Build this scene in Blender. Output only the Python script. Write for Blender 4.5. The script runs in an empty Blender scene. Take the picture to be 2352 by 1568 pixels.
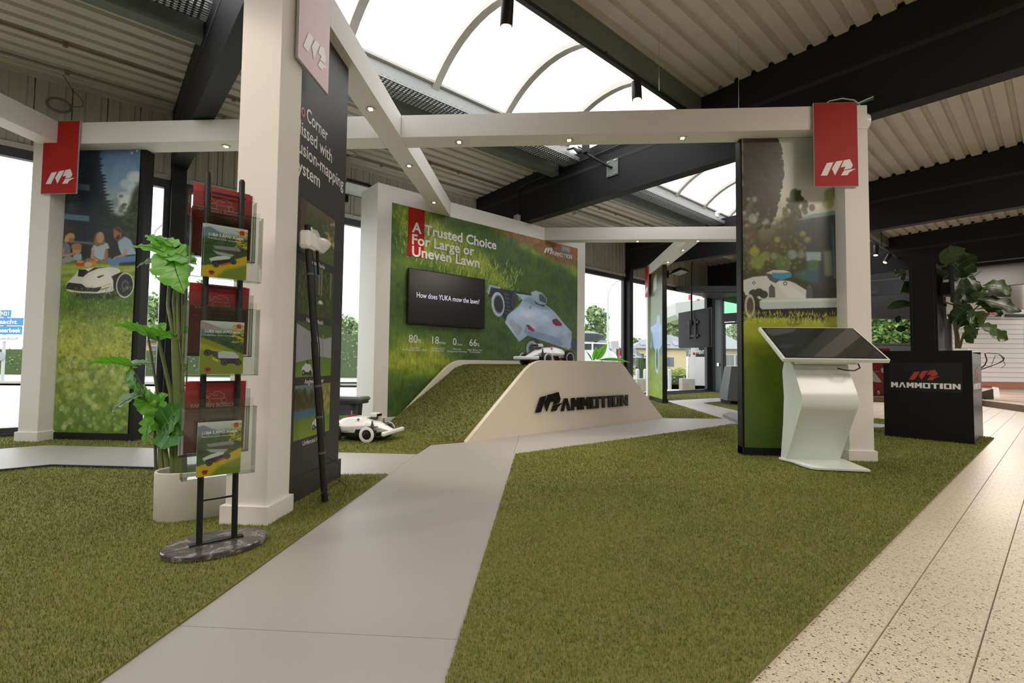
import bpy, bmesh, math, random
import numpy as np
from mathutils import Vector, Matrix
random.seed(7); RNG = np.random.default_rng(7)
S = bpy.context.scene; COL = S.collection
PI = math.pi
# ------------------------------------------------------------------ camera
FPX, CX, CY, CAM_H = 1111.0, 1176.0, 784.0, 0.85
_y, _p, _r = math.radians(3.73), math.radians(2.52), math.radians(0.655)
cf = Vector((0, math.cos(_p), math.sin(_p))); cr = Vector((1, 0, 0)); cu = cr.cross(cf)
cr2 = cr*math.cos(_r)+cu*math.sin(_r); cu2 = -cr*math.sin(_r)+cu*math.cos(_r)
_R = Matrix.Rotation(_y, 3, 'Z'); CR, CU, CF = _R@cr2, _R@cu2, _R@cf
C0 = Vector((0, 0, CAM_H))
cam = bpy.data.cameras.new('camera'); cam.lens = 36*FPX/2352; cam.sensor_width = 36; cam.clip_start = .05; cam.clip_end = 400
camo = bpy.data.objects.new('camera', cam); COL.objects.link(camo)
camo.matrix_world = Matrix((( CR.x, CU.x, -CF.x, 0), (CR.y, CU.y, -CF.y, 0), (CR.z, CU.z, -CF.z, CAM_H), (0, 0, 0, 1)))
S.camera = camo
# ------------------------------------------------------------------ world, lights, exposure
S.view_settings.view_transform = 'Standard'; S.view_settings.look = 'None'
S.view_settings.gamma = 1; S.view_settings.use_curve_mapping = False
S.view_settings.exposure = 1.04
W_STRENGTH = 1.5
wd = bpy.data.worlds.new('overcast_sky'); S.world = wd; wd.use_nodes = True
nt = wd.node_tree; bg = nt.nodes['Background']
tc = nt.nodes.new('ShaderNodeTexCoord'); sx = nt.nodes.new('ShaderNodeSeparateXYZ'); cr_ = nt.nodes.new('ShaderNodeValToRGB')
nt.links.new(tc.outputs['Generated'], sx.inputs[0]); nt.links.new(sx.outputs['Z'], cr_.inputs[0]); nt.links.new(cr_.outputs[0], bg.inputs[0])
cr_.color_ramp.elements[0].position = 0.0; cr_.color_ramp.elements[0].color = (.93, .95, .97, 1)
cr_.color_ramp.elements[1].position = 0.6; cr_.color_ramp.elements[1].color = (1, 1, 1, 1)
bg.inputs[1].default_value = W_STRENGTH
def area_light(name, loc, rot, sx_, sy_, power, color):
    l = bpy.data.lights.new(name, 'AREA'); l.shape = 'RECTANGLE'; l.size = sx_; l.size_y = sy_; l.energy = power; l.color = color
    o = bpy.data.objects.new(name, l); COL.objects.link(o); o.location = loc; o.rotation_euler = rot; return o
def spot_light(name, loc, target, power, color, size=math.radians(60), blend=.6, radius=.04):
    l = bpy.data.lights.new(name, 'SPOT'); l.energy = power; l.color = color; l.spot_size = size; l.spot_blend = blend; l.shadow_soft_size = radius
    o = bpy.data.objects.new(name, l); COL.objects.link(o); o.location = loc
    o.rotation_euler = (Vector(target)-Vector(loc)).to_track_quat('-Z', 'Y').to_euler(); return o
# unseen area lights added overhead to brighten the interior
FILL_LIGHTS = [((1.8, -2.2), 80), ((-2.6, -1.6), 70), ((4.6, 1.6), 60), ((8.0, 4.6), 60), ((12.0, 14.0), 240)]
for (hx, hy), pw in FILL_LIGHTS:
    area_light('added_fill_light', (hx, hy, 3.9), (0, 0, PI/4), 1.6, 1.6, pw, (1.0, .9, .78))
# ------------------------------------------------------------------ geometry helpers
SQ = math.sqrt(.5); UV3 = Vector((SQ, SQ, 0)); WV3 = Vector((-SQ, SQ, 0))
R45 = Matrix.Rotation(PI/4, 4, 'Z'); ID = Matrix.Identity(4)
def uw(u, w, z=0): return UV3*u+WV3*w+Vector((0, 0, z))
def ray(q): return CF+CR*((q[0]-CX)/FPX)-CU*((q[1]-CY)/FPX)
def fl(q, h=0.0):
    d = ray(q); return C0+d*((h-CAM_H)/d.z)
def onp(q, P, N):
    d = ray(q); N = Vector(N); return C0+d*((Vector(P)-C0).dot(N)/d.dot(N))
def onX(q, x): return onp(q, (x, 0, 0), (1, 0, 0))
def onY(q, y): return onp(q, (0, y, 0), (0, 1, 0))
def onW(q, w):
    p = onp(q, WV3*w, WV3); return p.dot(UV3), p.z
def onU(q, u):
    p = onp(q, UV3*u, UV3); return p.dot(WV3), p.z
MAT0 = {}
def frame_of(o):
    while o.parent: o = o.parent
    return MAT0[o.name]
class MB:
    def __init__(s, F=ID): s.v = []; s.f = []; s.m = []; s.F = F; s.uv = None
    def add(s, vs, fs, mi=0, M=None):
        b = len(s.v)
        for p in vs:
            p = Vector(p); s.v.append(tuple(M@p) if M else tuple(p))
        for f in fs: s.f.append(tuple(b+i for i in f)); s.m.append(mi)
        return s
    def box(s, a, b, mi=0, M=None):
        x0, y0, z0 = [min(a[i], b[i]) for i in range(3)]; x1, y1, z1 = [max(a[i], b[i]) for i in range(3)]
        return s.add([(x0,y0,z0),(x1,y0,z0),(x1,y1,z0),(x0,y1,z0),(x0,y0,z1),(x1,y0,z1),(x1,y1,z1),(x0,y1,z1)],
                     [(0,3,2,1),(4,5,6,7),(0,1,5,4),(1,2,6,5),(2,3,7,6),(3,0,4,7)], mi, M)
    def cbox(s, a, b, c=.006, mi=0, M=None):      # box with chamfered vertical edges and top
        x0, y0, z0 = [min(a[i], b[i]) for i in range(3)]; x1, y1, z1 = [max(a[i], b[i]) for i in range(3)]
        ring = lambda k: [(x0+k,y0+0,0),(x1-k,y0,0),(x1,y0+k,0),(x1,y1-k,0),(x1-k,y1,0),(x0+k,y1,0),(x0,y1-k,0),(x0,y0+k,0)]
        vs = [(p[0],p[1],z0+c) for p in ring(c)]+[(p[0],p[1],z1-c) for p in ring(c)]
        ins = lambda z: [(min(max(p[0],x0+c),x1-c), min(max(p[1],y0+c),y1-c), z) for p in ring(c)]
        vs = ins(z0)+vs+ins(z1); fs = [tuple(range(7,-1,-1)), tuple(range(24,32))]
        for L in range(3):
            for i in range(8):
                j = (i+1)%8; fs.append((L*8+i, L*8+j, L*8+8+j, L*8+8+i))
        return s.add(vs, fs, mi, M)
    def prism(s, poly, o, ex, ey, en, d, mi=0, caps=(1,1)):   # 2d poly placed at o with axes ex,ey, extruded d along en
        o, ex, ey, en = Vector(o), Vector(ex), Vector(ey), Vector(en); n = len(poly)
        A = [o+ex*p[0]+ey*p[1] for p in poly]; B = [p+en*d for p in A]
        fs = [(i, (i+1)%n, n+(i+1)%n, n+i) for i in range(n)]
        if caps[0]: fs.append(tuple(range(n-1,-1,-1)))
        if caps[1]: fs.append(tuple(range(n, 2*n)))
        return s.add(A+B, fs, mi)
    def tube(s, pts, r, n=8, mi=0, caps=True):
        pts = [Vector(p) for p in pts]; rr = r if isinstance(r, (list, tuple)) else [r]*len(pts)
        rings = []; prev = None
        for i, p in enumerate(pts):
            t = (pts[min(i+1, len(pts)-1)]-pts[max(i-1, 0)]); t = t.normalized() if t.length > 1e-9 else Vector((0,0,1))
            if prev is None: a = t.cross(Vector((0,0,1)) if abs(t.z) < .95 else Vector((1,0,0))).normalized()
            else:
                a = prev-t*prev.dot(t); a = a.normalized() if a.length > 1e-6 else t.orthogonal().normalized()
            prev = a; b = t.cross(a)
            rings.append([p+(a*math.cos(2*PI*k/n)+b*math.sin(2*PI*k/n))*rr[i] for k in range(n)])
        vs = [v for R_ in rings for v in R_]; fs = []
        for i in range(len(pts)-1):
            for k in range(n): fs.append((i*n+k, i*n+(k+1)%n, (i+1)*n+(k+1)%n, (i+1)*n+k))
        if caps: fs.append(tuple(range(n-1,-1,-1))); fs.append(tuple((len(pts)-1)*n+k for k in range(n)))
        return s.add(vs, fs, mi)
    def lathe(s, prof, n=24, mi=0, M=None, ax='Z'):
        vs = []; fs = []
        for (r, z) in prof:
            for k in range(n):
                c, q = math.cos(2*PI*k/n)*r, math.sin(2*PI*k/n)*r
                vs.append((c, q, z) if ax == 'Z' else ((z, c, q) if ax == 'X' else (c, z, q)))
        for i in range(len(prof)-1):
            for k in range(n): fs.append((i*n+k, i*n+(k+1)%n, (i+1)*n+(k+1)%n, (i+1)*n+k))
        if prof[0][0] > 1e-6: fs.append(tuple(range(n-1,-1,-1)))
        if prof[-1][0] > 1e-6: fs.append(tuple((len(prof)-1)*n+k for k in range(n)))
        return s.add(vs, fs, mi, M)
    def quad(s, a, b, c, d, mi=0): return s.add([a, b, c, d], [(0,1,2,3)], mi)
    def data(s, name, mats, smooth=False, T=ID):
        me = bpy.data.meshes.new(name)
        M = T@s.F
        me.from_pydata([tuple(M@Vector(p)) for p in s.v], [], s.f)
        for m in (mats if isinstance(mats, (list, tuple)) else [mats]): me.materials.append(m)
        if len(me.materials) > 1: me.polygons.foreach_set('material_index', s.m)
        if smooth: me.polygons.foreach_set('use_smooth', [True]*len(me.polygons))
        return me
    def build(s, name, mats, parent=None, smooth=False, bevel=0, local=False, angle=40):
        rot = s.F.to_3x3().to_4x4()
        if parent is not None and not local: T = frame_of(parent).inverted()
        elif parent is None:
            P = [s.F@Vector(p) for p in s.v]
            loc = Vector(((min(p.x for p in P)+max(p.x for p in P))/2, (min(p.y for p in P)+max(p.y for p in P))/2, min(p.z for p in P)))
            Fm = Matrix.Translation(loc)@rot; T = Fm.inverted()
        else: T = ID
        me = s.data(name, mats, smooth, T)
        bm = bmesh.new(); bm.from_mesh(me); bmesh.ops.recalc_face_normals(bm, faces=bm.faces); bm.to_mesh(me); bm.free()
        o = bpy.data.objects.new(name, me); COL.objects.link(o)
        if parent is not None: o.parent = parent
        else: o.matrix_world = Fm; MAT0[o.name] = Fm
        if smooth:
            try: me.set_sharp_from_angle(angle=math.radians(angle))
            except Exception: pass
        if bevel:
            b = o.modifiers.new('b', 'BEVEL'); b.width = bevel; b.segments = 2; b.limit_method = 'ANGLE'; b.angle_limit = math.radians(40)
        return o
def tag(o, label=None, cat=None, group=None, kind=None):
    if label: o['label'] = label
    if cat: o['category'] = cat
    if group: o['group'] = group
    if kind: o['kind'] = kind
    return o
def thing(name, label, cat, loc=(0,0,0), rz=0, group=None, kind=None):
    o = bpy.data.objects.new(name, None); COL.objects.link(o); o.empty_display_size = .1
    M = Matrix.Translation(Vector(loc))@Matrix.Rotation(rz, 4, 'Z'); o.matrix_world = M; MAT0[o.name] = M
    return tag(o, label, cat, group, kind)
def clone(o, loc=None, rz=None, label=None, parent=None):
    c = o.copy(); COL.objects.link(c)
    if parent is not None: c.parent = parent
    for ch in [x for x in bpy.data.objects if x.parent == o]: clone(ch, parent=c)
    if parent is None:
        M = Matrix.Translation(Vector(loc))@Matrix.Rotation(rz or 0, 4, 'Z'); c.matrix_world = M; MAT0[c.name] = M
        if label: c['label'] = label
    return c
# ------------------------------------------------------------------ materials
MATS = {}
def mat(name, col, rough=.5, metal=0, noise=None, bump=0, bscale=200, spec=.5, emit=None, alpha=1):
    if name in MATS: return MATS[name]
    m = bpy.data.materials.new(name); m.use_nodes = True; n = m.node_tree; b = n.nodes['Principled BSDF']
    b.inputs['Base Color'].default_value = (*col, 1); b.inputs['Roughness'].default_value = rough; b.inputs['Metallic'].default_value = metal
    b.inputs['Specular IOR Level'].default_value = spec
    if emit: b.inputs['Emission Color'].default_value = (*emit[0], 1); b.inputs['Emission Strength'].default_value = emit[1]
    if noise or bump:
        t = n.nodes.new('ShaderNodeTexCoord')
    if noise:      # (scale, amount)
        nz = n.nodes.new('ShaderNodeTexNoise'); nz.inputs['Scale'].default_value = noise[0]; nz.inputs['Detail'].default_value = 6
        mx = n.nodes.new('ShaderNodeMix'); mx.data_type = 'RGBA'; n.links.new(t.outputs['Object'], nz.inputs[0]); n.links.new(nz.outputs[0], mx.inputs[0])
        k = noise[1]; mx.inputs[6].default_value = (*[max(0, c*(1-k)) for c in col], 1); mx.inputs[7].default_value = (*[min(1, c*(1+k)) for c in col], 1)
        n.links.new(mx.outputs[2], b.inputs['Base Color'])
    if bump:
        n2 = n.nodes.new('ShaderNodeTexNoise'); n2.inputs['Scale'].default_value = bscale; n2.inputs['Detail'].default_value = 3
        bp = n.nodes.new('ShaderNodeBump'); bp.inputs['Strength'].default_value = bump; bp.inputs['Distance'].default_value = .002
        n.links.new(t.outputs['Object'], n2.inputs[0]); n.links.new(n2.outputs[0], bp.inputs['Height']); n.links.new(bp.outputs[0], b.inputs['Normal'])
    MATS[name] = m; return m
def glassm(name, tint=(1,1,1), refl=.5, rough=0.0):
    m = bpy.data.materials.new(name); m.use_nodes = True; n = m.node_tree; n.nodes.clear()
    o = n.nodes.new('ShaderNodeOutputMaterial'); mx = n.nodes.new('ShaderNodeMixShader'); tr = n.nodes.new('ShaderNodeBsdfTransparent'); g = n.nodes.new('ShaderNodeBsdfGlossy')
    fr = n.nodes.new('ShaderNodeLayerWeight'); fr.inputs[0].default_value = .5; pw_ = n.nodes.new('ShaderNodeMath'); pw_.operation = 'POWER'; pw_.inputs[1].default_value = 5
    ml = n.nodes.new('ShaderNodeMath'); ml.operation = 'MULTIPLY_ADD'; ml.inputs[1].default_value = refl; ml.inputs[2].default_value = .04*refl
    tr.inputs[0].default_value = (*tint, 1); g.inputs['Roughness'].default_value = rough
    n.links.new(fr.outputs['Facing'], pw_.inputs[0]); n.links.new(pw_.outputs[0], ml.inputs[0]); n.links.new(ml.outputs[0], mx.inputs[0]); n.links.new(tr.outputs[0], mx.inputs[1]); n.links.new(g.outputs[0], mx.inputs[2]); n.links.new(mx.outputs[0], o.inputs[0])
    return m
def stonem(name, base, specks, scale, rough=.25, base2=None, bscale=6):
    m = bpy.data.materials.new(name); m.use_nodes = True; n = m.node_tree; b = n.nodes['Principled BSDF']; b.inputs['Roughness'].default_value = rough
    t = n.nodes.new('ShaderNodeTexCoord'); nz = n.nodes.new('ShaderNodeTexNoise'); nz.inputs['Scale'].default_value = bscale; nz.inputs['Detail'].default_value = 5
    n.links.new(t.outputs['Object'], nz.inputs[0]); mx = n.nodes.new('ShaderNodeMix'); mx.data_type = 'RGBA'
    mx.inputs[6].default_value = (*base, 1); mx.inputs[7].default_value = (*(base2 or [c*.85 for c in base]), 1); n.links.new(nz.outputs[0], mx.inputs[0]); cur = mx.outputs[2]
    for i, (c, th, sc) in enumerate(specks):
        v = n.nodes.new('ShaderNodeTexVoronoi'); v.feature = 'F1'; v.inputs['Scale'].default_value = scale*sc; v.inputs['Randomness'].default_value = 1
        mp = n.nodes.new('ShaderNodeMapping'); mp.inputs['Location'].default_value = (i*3.7, i*1.3, 0); n.links.new(t.outputs['Object'], mp.inputs[0])
        n3 = n.nodes.new('ShaderNodeTexNoise'); n3.inputs['Scale'].default_value = scale*1.5; n3.inputs['Detail'].default_value = 1; n.links.new(mp.outputs[0], n3.inputs[0])
        ad = n.nodes.new('ShaderNodeVectorMath'); ad.operation = 'SCALE'; ad.inputs['Scale'].default_value = .012; n.links.new(n3.outputs['Color'], ad.inputs[0])
        a2 = n.nodes.new('ShaderNodeVectorMath'); n.links.new(mp.outputs[0], a2.inputs[0]); n.links.new(ad.outputs[0], a2.inputs[1]); n.links.new(a2.outputs[0], v.inputs[0])
        sp = n.nodes.new('ShaderNodeSeparateColor'); n.links.new(v.outputs['Color'], sp.inputs[0])
        # size of each chip varies with the cell's random value
        mu = n.nodes.new('ShaderNodeMath'); mu.operation = 'MULTIPLY'; mu.inputs[1].default_value = th; n.links.new(sp.outputs[0], mu.inputs[0])
        lt = n.nodes.new('ShaderNodeMath'); lt.operation = 'LESS_THAN'; n.links.new(v.outputs['Distance'], lt.inputs[0]); n.links.new(mu.outputs[0], lt.inputs[1])
        m2 = n.nodes.new('ShaderNodeMix'); m2.data_type = 'RGBA'; n.links.new(lt.outputs[0], m2.inputs[0]); n.links.new(cur, m2.inputs[6]); m2.inputs[7].default_value = (*c, 1); cur = m2.outputs[2]
    n.links.new(cur, b.inputs['Base Color']); MATS[name] = m; return m
def attrm(name, rough=.6, trans=0.0, spec=.3):
    m = bpy.data.materials.new(name); m.use_nodes = True; n = m.node_tree; b = n.nodes['Principled BSDF']; b.inputs['Roughness'].default_value = rough
    b.inputs['Specular IOR Level'].default_value = spec
    a = n.nodes.new('ShaderNodeAttribute'); a.attribute_name = 'col'; n.links.new(a.outputs[0], b.inputs['Base Color']); return m
white = mat('white_paint', (.80,.775,.74), .55, bump=.12, bscale=500)
whiteg = mat('white_gloss', (.74,.80,.765), .28)
whitep = mat('white_plastic', (.86,.86,.87), .22)
black = mat('black_satin', (.012,.012,.013), .45, spec=.3)
blackm = mat('black_matte', (.02,.02,.022), .7)
blackw = mat('black_stained_wood', (.010,.0098,.0115), .55, bump=.5, bscale=40, spec=.3)
rubber = mat('tyre_rubber', (.03,.031,.033), .75, bump=.3)
dgrey = mat('dark_grey_board', (.045,.043,.045), .5, spec=.3)
red = mat('sign_red', (.42,.016,.013), .5, spec=.2)
redl = mat('flyer_red', (.36,.02,.02), .35)
offw = mat('print_white', (.83,.81,.82), .45)
orange = mat('orange_plastic', (.85,.14,.02), .35)
galv = mat('galvanised_steel', (.30,.31,.30), .42, metal=.3, noise=(60,.25))
trimg = mat('painted_trimmer', (.17,.20,.18), .5, noise=(12,.2))
deckm = mat('ceiling_sheet_beige', (.58,.54,.47), .5, noise=(3,.12))
cladm = mat('wall_sheet_grey', (.46,.44,.38), .5, noise=(4,.1))
framel = mat('light_frame', (.50,.48,.43), .5)
winf = mat('anthracite_frame', (.035,.036,.042), .4)
pathm = mat('grey_floor_sheet', (.35,.335,.32), .42, noise=(1.5,.06), bump=.15, bscale=900)
steel = mat('steel', (.55,.55,.55), .3, metal=.9)
chrome = mat('chrome', (.8,.8,.8), .12, metal=1)
glass = glassm('window_glass', (.97,.985,.975), .5)
acryl = glassm('clear_acrylic', (.93,.95,.94), .9, .03)
polyc = glassm('skylight_sheet', (.97,.97,.97), .1, .3)
terr = stonem('terrazzo_chips', (.64,.56,.43), [((.74,.68,.56), .42, 1.0), ((.30,.20,.15), .25, .9), ((.05,.04,.045), .36, .75), ((.10,.07,.07), .30, 1.1)], 120, .38, (.56,.48,.365), 9)
grout = mat('grout', (.20,.16,.14), .7)
def marblem():
    m = bpy.data.materials.new('grey_marble'); m.use_nodes = True; n = m.node_tree; b = n.nodes['Principled BSDF']; b.inputs['Roughness'].default_value = .1
    t = n.nodes.new('ShaderNodeTexCoord'); z = n.nodes.new('ShaderNodeTexNoise'); z.inputs['Scale'].default_value = 10; z.inputs['Detail'].default_value = 9; z.inputs['Distortion'].default_value = 1.6; z.inputs['Roughness'].default_value = .62
    r = n.nodes.new('ShaderNodeValToRGB'); e = r.color_ramp.elements; e[0].position = .36; e[0].color = (.045,.042,.047,1); e[1].position = .54; e[1].color = (.10,.092,.096,1); q = e.new(.60); q.color = (.33,.30,.30,1); q = e.new(.635); q.color = (.15,.135,.14,1)
    n.links.new(t.outputs['Object'], z.inputs[0]); n.links.new(z.outputs[0], r.inputs[0]); n.links.new(r.outputs[0], b.inputs['Base Color']); MATS['grey_marble'] = m
marblem()
asphalt = mat('asphalt', (.34,.34,.35), .8, noise=(3,.1)); paver = mat('concrete_paver', (.42,.40,.38), .8, noise=(2,.12))
def put(parent, name, mats, fn, F=ID, **k):
    m = MB(F); fn(m); return m.build(name, mats, parent, **k)
# ------------------------------------------------------------------ text and marks
def text_data(txt, bold=.0):
    c = bpy.data.curves.new('t', 'FONT'); c.body = txt; c.size = 1; c.resolution_u = 3; c.offset = bold
    o = bpy.data.objects.new('t', c); COL.objects.link(o)
    dg = bpy.context.evaluated_depsgraph_get(); dg.update()
    me = bpy.data.meshes.new_from_object(o.evaluated_get(dg)); bpy.data.objects.remove(o); bpy.data.curves.remove(c)
    vs = [v.co.copy() for v in me.vertices]; fs = [tuple(p.vertices) for p in me.polygons]; bpy.data.meshes.remove(me); return vs, fs
def text_part(txt, o, ex, ey, en, width, m, parent, cap=None, depth=.002, bold=.012, name='lettering', off=.001):
    vs, fs = text_data(txt, bold); ex, ey, en, o = Vector(ex), Vector(ey), Vector(en), Vector(o)
    x0 = min(v.x for v in vs); x1 = max(v.x for v in vs); sx_ = width/(x1-x0); sy_ = (cap/.73) if cap else sx_
    b = MB(); n = len(vs)
    f = [o+ex*((v.x-x0)*sx_)+ey*(v.y*sy_)+en*(off+depth) for v in vs]
    b.add(f, fs)
    return b.build(name, m, parent)
LOGO = [[(543,1272),(603,1145),(668,1136),(605,1272)], [(650,1203),(693,1129),(757,1120),(680,1270)],
        [(768,1118),(825,1108),(852,1170),(834,1203),(765,1216),(782,1183),(736,1190)], [(737,1272),(765,1223),(880,1205),(815,1243),(800,1270)]]
def logo_polys(): return [[((x-543)/337, (1272-y)/337) for x, y in p] for p in LOGO]     # width 1, height .487
GL = {'M': [[(0,0),(0,1),(.34,1),(.5,.62),(.66,1),(1,1),(1,0),(.7,0),(.7,.5),(.58,.28),(.42,.28),(.3,.5),(.3,0)]],
      'A': [[(0,0),(.34,1),(.66,1),(1,0),(.74,0),(.5,.78),(.26,0)]],
      'O': [[(0,0),(0,1),(.30,1),(.30,0)], [(.30,.0),(.30,.2),(.70,.2),(.70,0)], [(.30,.8),(.30,1),(.70,1),(.70,.8)], [(.70,0),(.70,1),(1,1),(1,0)]],
      'T': [[(0,.78),(0,1),(1,1),(1,.78),(.66,.78),(.66,0),(.34,0),(.34,.78)]],
      'I': [[(0,0),(0,1),(1,1),(1,0)]],
      'N': [[(0,0),(0,1),(.3,1),(.7,.45),(.7,1),(1,1),(1,0),(.72,0),(.3,.6),(.3,0)]]}
def wordmark(word, o, ex, ey, en, width, h, depth, m, parent, off=.001, name='letter', each=True):
    ws = [.42 if c == 'I' else 1.0 for c in word]; gap = .12; tot = sum(ws)+gap*(len(word)-1); k = width/tot; x = 0
    ex, ey, en, o = Vector(ex), Vector(ey), Vector(en), Vector(o); b = MB()
    for c, cw in zip(word, ws):
        if each: b = MB()
        for p in GL[c]: b.prism([((x+q[0]*cw)*k, q[1]*h) for q in p], o+en*off, ex, ey, en, depth)
        if each: b.build(name, m, parent)
        x += cw+gap
    if not each: b.build(name, m, parent)
def logo(o, ex, ey, en, width, depth, m, parent, off=.001, hs=1.0, name='logo_shape', each=False):
    b = MB(); ex, ey, en, o = Vector(ex), Vector(ey), Vector(en), Vector(o)
    for p in logo_polys():
        b.prism([(q[0]*width, q[1]*width*hs) for q in p], o+en*off, ex, ey, en, depth)
    return b.build(name, m, parent)
# ------------------------------------------------------------------ printed pictures, painted here in numpy (flat print only)
def vnoise(w, h, sx_, sy_, rng):
    gw, gh = max(2, int(w/sx_)+2), max(2, int(h/sy_)+2); g = rng.random((gh, gw))
    x = np.linspace(0, gw-1.001, w); y = np.linspace(0, gh-1.001, h); xi = x.astype(int); yi = y.astype(int)
    fx = x-xi; fy = y-yi; fx = fx*fx*(3-2*fx); fy = (fy*fy*(3-2*fy))[:, None]
    a = g[yi][:, xi]; b = g[yi][:, xi+1]; c = g[yi+1][:, xi]; d = g[yi+1][:, xi+1]
    return (a*(1-fx)+b*fx)*(1-fy)+(c*(1-fx)+d*fx)*fy
def fnoise(w, h, sx_, sy_, rng, oct=4):
    t = 0; k = 0
    for i in range(oct): a = .6**i; t = t+vnoise(w, h, max(1.5, sx_/2**i), max(1.5, sy_/2**i), rng)*a; k += a
    t = t/k; t = (t-t.min())/(t.max()-t.min()+1e-9); return t
def blur(a, r):
    r = int(r)
    if r < 1: return a
    for _ in range(2):
        for ax in (0, 1):
            p = np.pad(a, [(r, r) if i == ax else (0, 0) for i in range(a.ndim)], mode='edge'); c = np.cumsum(p, axis=ax)
            c = np.insert(c, 0, 0, axis=ax); n = a.shape[ax]
            a = (np.take(c, range(2*r+1, 2*r+1+n), axis=ax)-np.take(c, range(0, n), axis=ax))/(2*r+1)
    return a
def sr(c): return np.array(c, float)/255.
class Img:
    def __init__(s, w, h, base, seed=1): s.w, s.h = w, h; s.a = np.ones((h, w, 3))*sr(base); s.rng = np.random.default_rng(seed)
    def mask(s, pts, soft=0):
        P = [(x*s.w, y*s.h) for x, y in pts]; m = np.zeros((s.h, s.w))
        x0 = max(0, int(min(p[0] for p in P))-1); x1 = min(s.w, int(max(p[0] for p in P))+2); y0 = max(0, int(min(p[1] for p in P))-1); y1 = min(s.h, int(max(p[1] for p in P))+2)
        if x1 <= x0 or y1 <= y0: return None
        X, Y = np.meshgrid(np.arange(x0, x1)+.5, np.arange(y0, y1)+.5); k = np.zeros(X.shape, bool)
        for i in range(len(P)):
            (xa, ya), (xb, yb) = P[i], P[(i+1)%len(P)]
            if ya == yb: continue
            k ^= ((Y < ya) != (Y < yb)) & (X < (xb-xa)*(Y-ya)/(yb-ya)+xa)
        r = int(soft); X0, Y0, X1, Y1 = max(0, x0-2*r-1), max(0, y0-2*r-1), min(s.w, x1+2*r+1), min(s.h, y1+2*r+1)
        m = np.zeros((Y1-Y0, X1-X0)); m[y0-Y0:y1-Y0, x0-X0:x1-X0] = k
        return blur(m, r), (Y0, Y1, X0, X1)
    def poly(s, pts, c, soft=0, al=1.0, tex=None):
        r = s.mask(pts, soft)
        if r is None: return
        m, (a, b, c0, d) = r; m = (m*al)[..., None]; cc = sr(c) if tex is None else tex[a:b, c0:d]
        s.a[a:b, c0:d] = s.a[a:b, c0:d]*(1-m)+cc*m
    def ell(s, cx, cy, rx, ry, c, soft=0, al=1.0, rot=0, n=28):
        co, si = math.cos(rot), math.sin(rot); asp = s.w/s.h
        pts = []
        for k in range(n):
            x, y = math.cos(2*PI*k/n)*rx, math.sin(2*PI*k/n)*ry
            pts.append((cx+x*co-y*si, cy+(x*si+y*co)*asp))
        s.poly(pts, c, soft, al)
    def ramp(s, t, stops):
        xs = [p[0] for p in stops]; return np.stack([np.interp(t, xs, [p[1][i]/255. for p in stops]) for i in range(3)], -1)
    def blades(s, n, x0, x1, y0, y1, ln, wd, cols, lean=.25):
        for _ in range(n):
            x = s.rng.uniform(x0, x1); y = s.rng.uniform(y0, y1); L = ln*s.rng.uniform(.5, 1.3); dx = s.rng.uniform(-lean, lean)*L*s.h/s.w
            s.poly([(x-wd, y), (x+wd, y), (x+dx, y-L)], cols[s.rng.integers(len(cols))], 0, .8)
    def bokeh(s, n, x0, x1, y0, y1, r0, r1, cols, al=.35):
        for _ in range(n): s.ell(s.rng.uniform(x0, x1), s.rng.uniform(y0, y1), (q := s.rng.uniform(r0, r1)), q, cols[s.rng.integers(len(cols))], 2, al, n=10)
    def material(s, name, rough=.4, gain=1.0):
        im = bpy.data.images.new(name, s.w, s.h); A = np.ones((s.h, s.w, 4), np.float32); A[..., :3] = (np.clip(s.a, 0, 1)**(1/gain))[::-1]
        im.pixels.foreach_set(A.ravel()); im.pack()
        m = bpy.data.materials.new(name); m.use_nodes = True; n = m.node_tree; b = n.nodes['Principled BSDF']; b.inputs['Roughness'].default_value = rough
        t = n.nodes.new('ShaderNodeTexImage'); t.image = im; t.interpolation = 'Cubic'; n.links.new(t.outputs[0], b.inputs['Base Color']); return m
GREENS = [(0,(24,34,14)), (.3,(48,66,22)), (.55,(84,108,30)), (.75,(124,138,38)), (1,(180,180,56))]
def print_quad(name, m, parent, a, b, c, d, back=None, th=.0):    # a bottom-left, b bottom-right, c top-right, d top-left (world)
    T = frame_of(parent).inverted(); me = bpy.data.meshes.new(name)
    me.from_pydata([tuple(T@Vector(p)) for p in (a, b, c, d)], [], [(0,1,2,3)]); me.materials.append(m)
    uvl = me.uv_layers.new(name='UV'); 
    for i, t in enumerate([(0,0),(1,0),(1,1),(0,1)]): uvl.data[i].uv = t
    o = bpy.data.objects.new(name, me); COL.objects.link(o); o.parent = parent; return o
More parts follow.
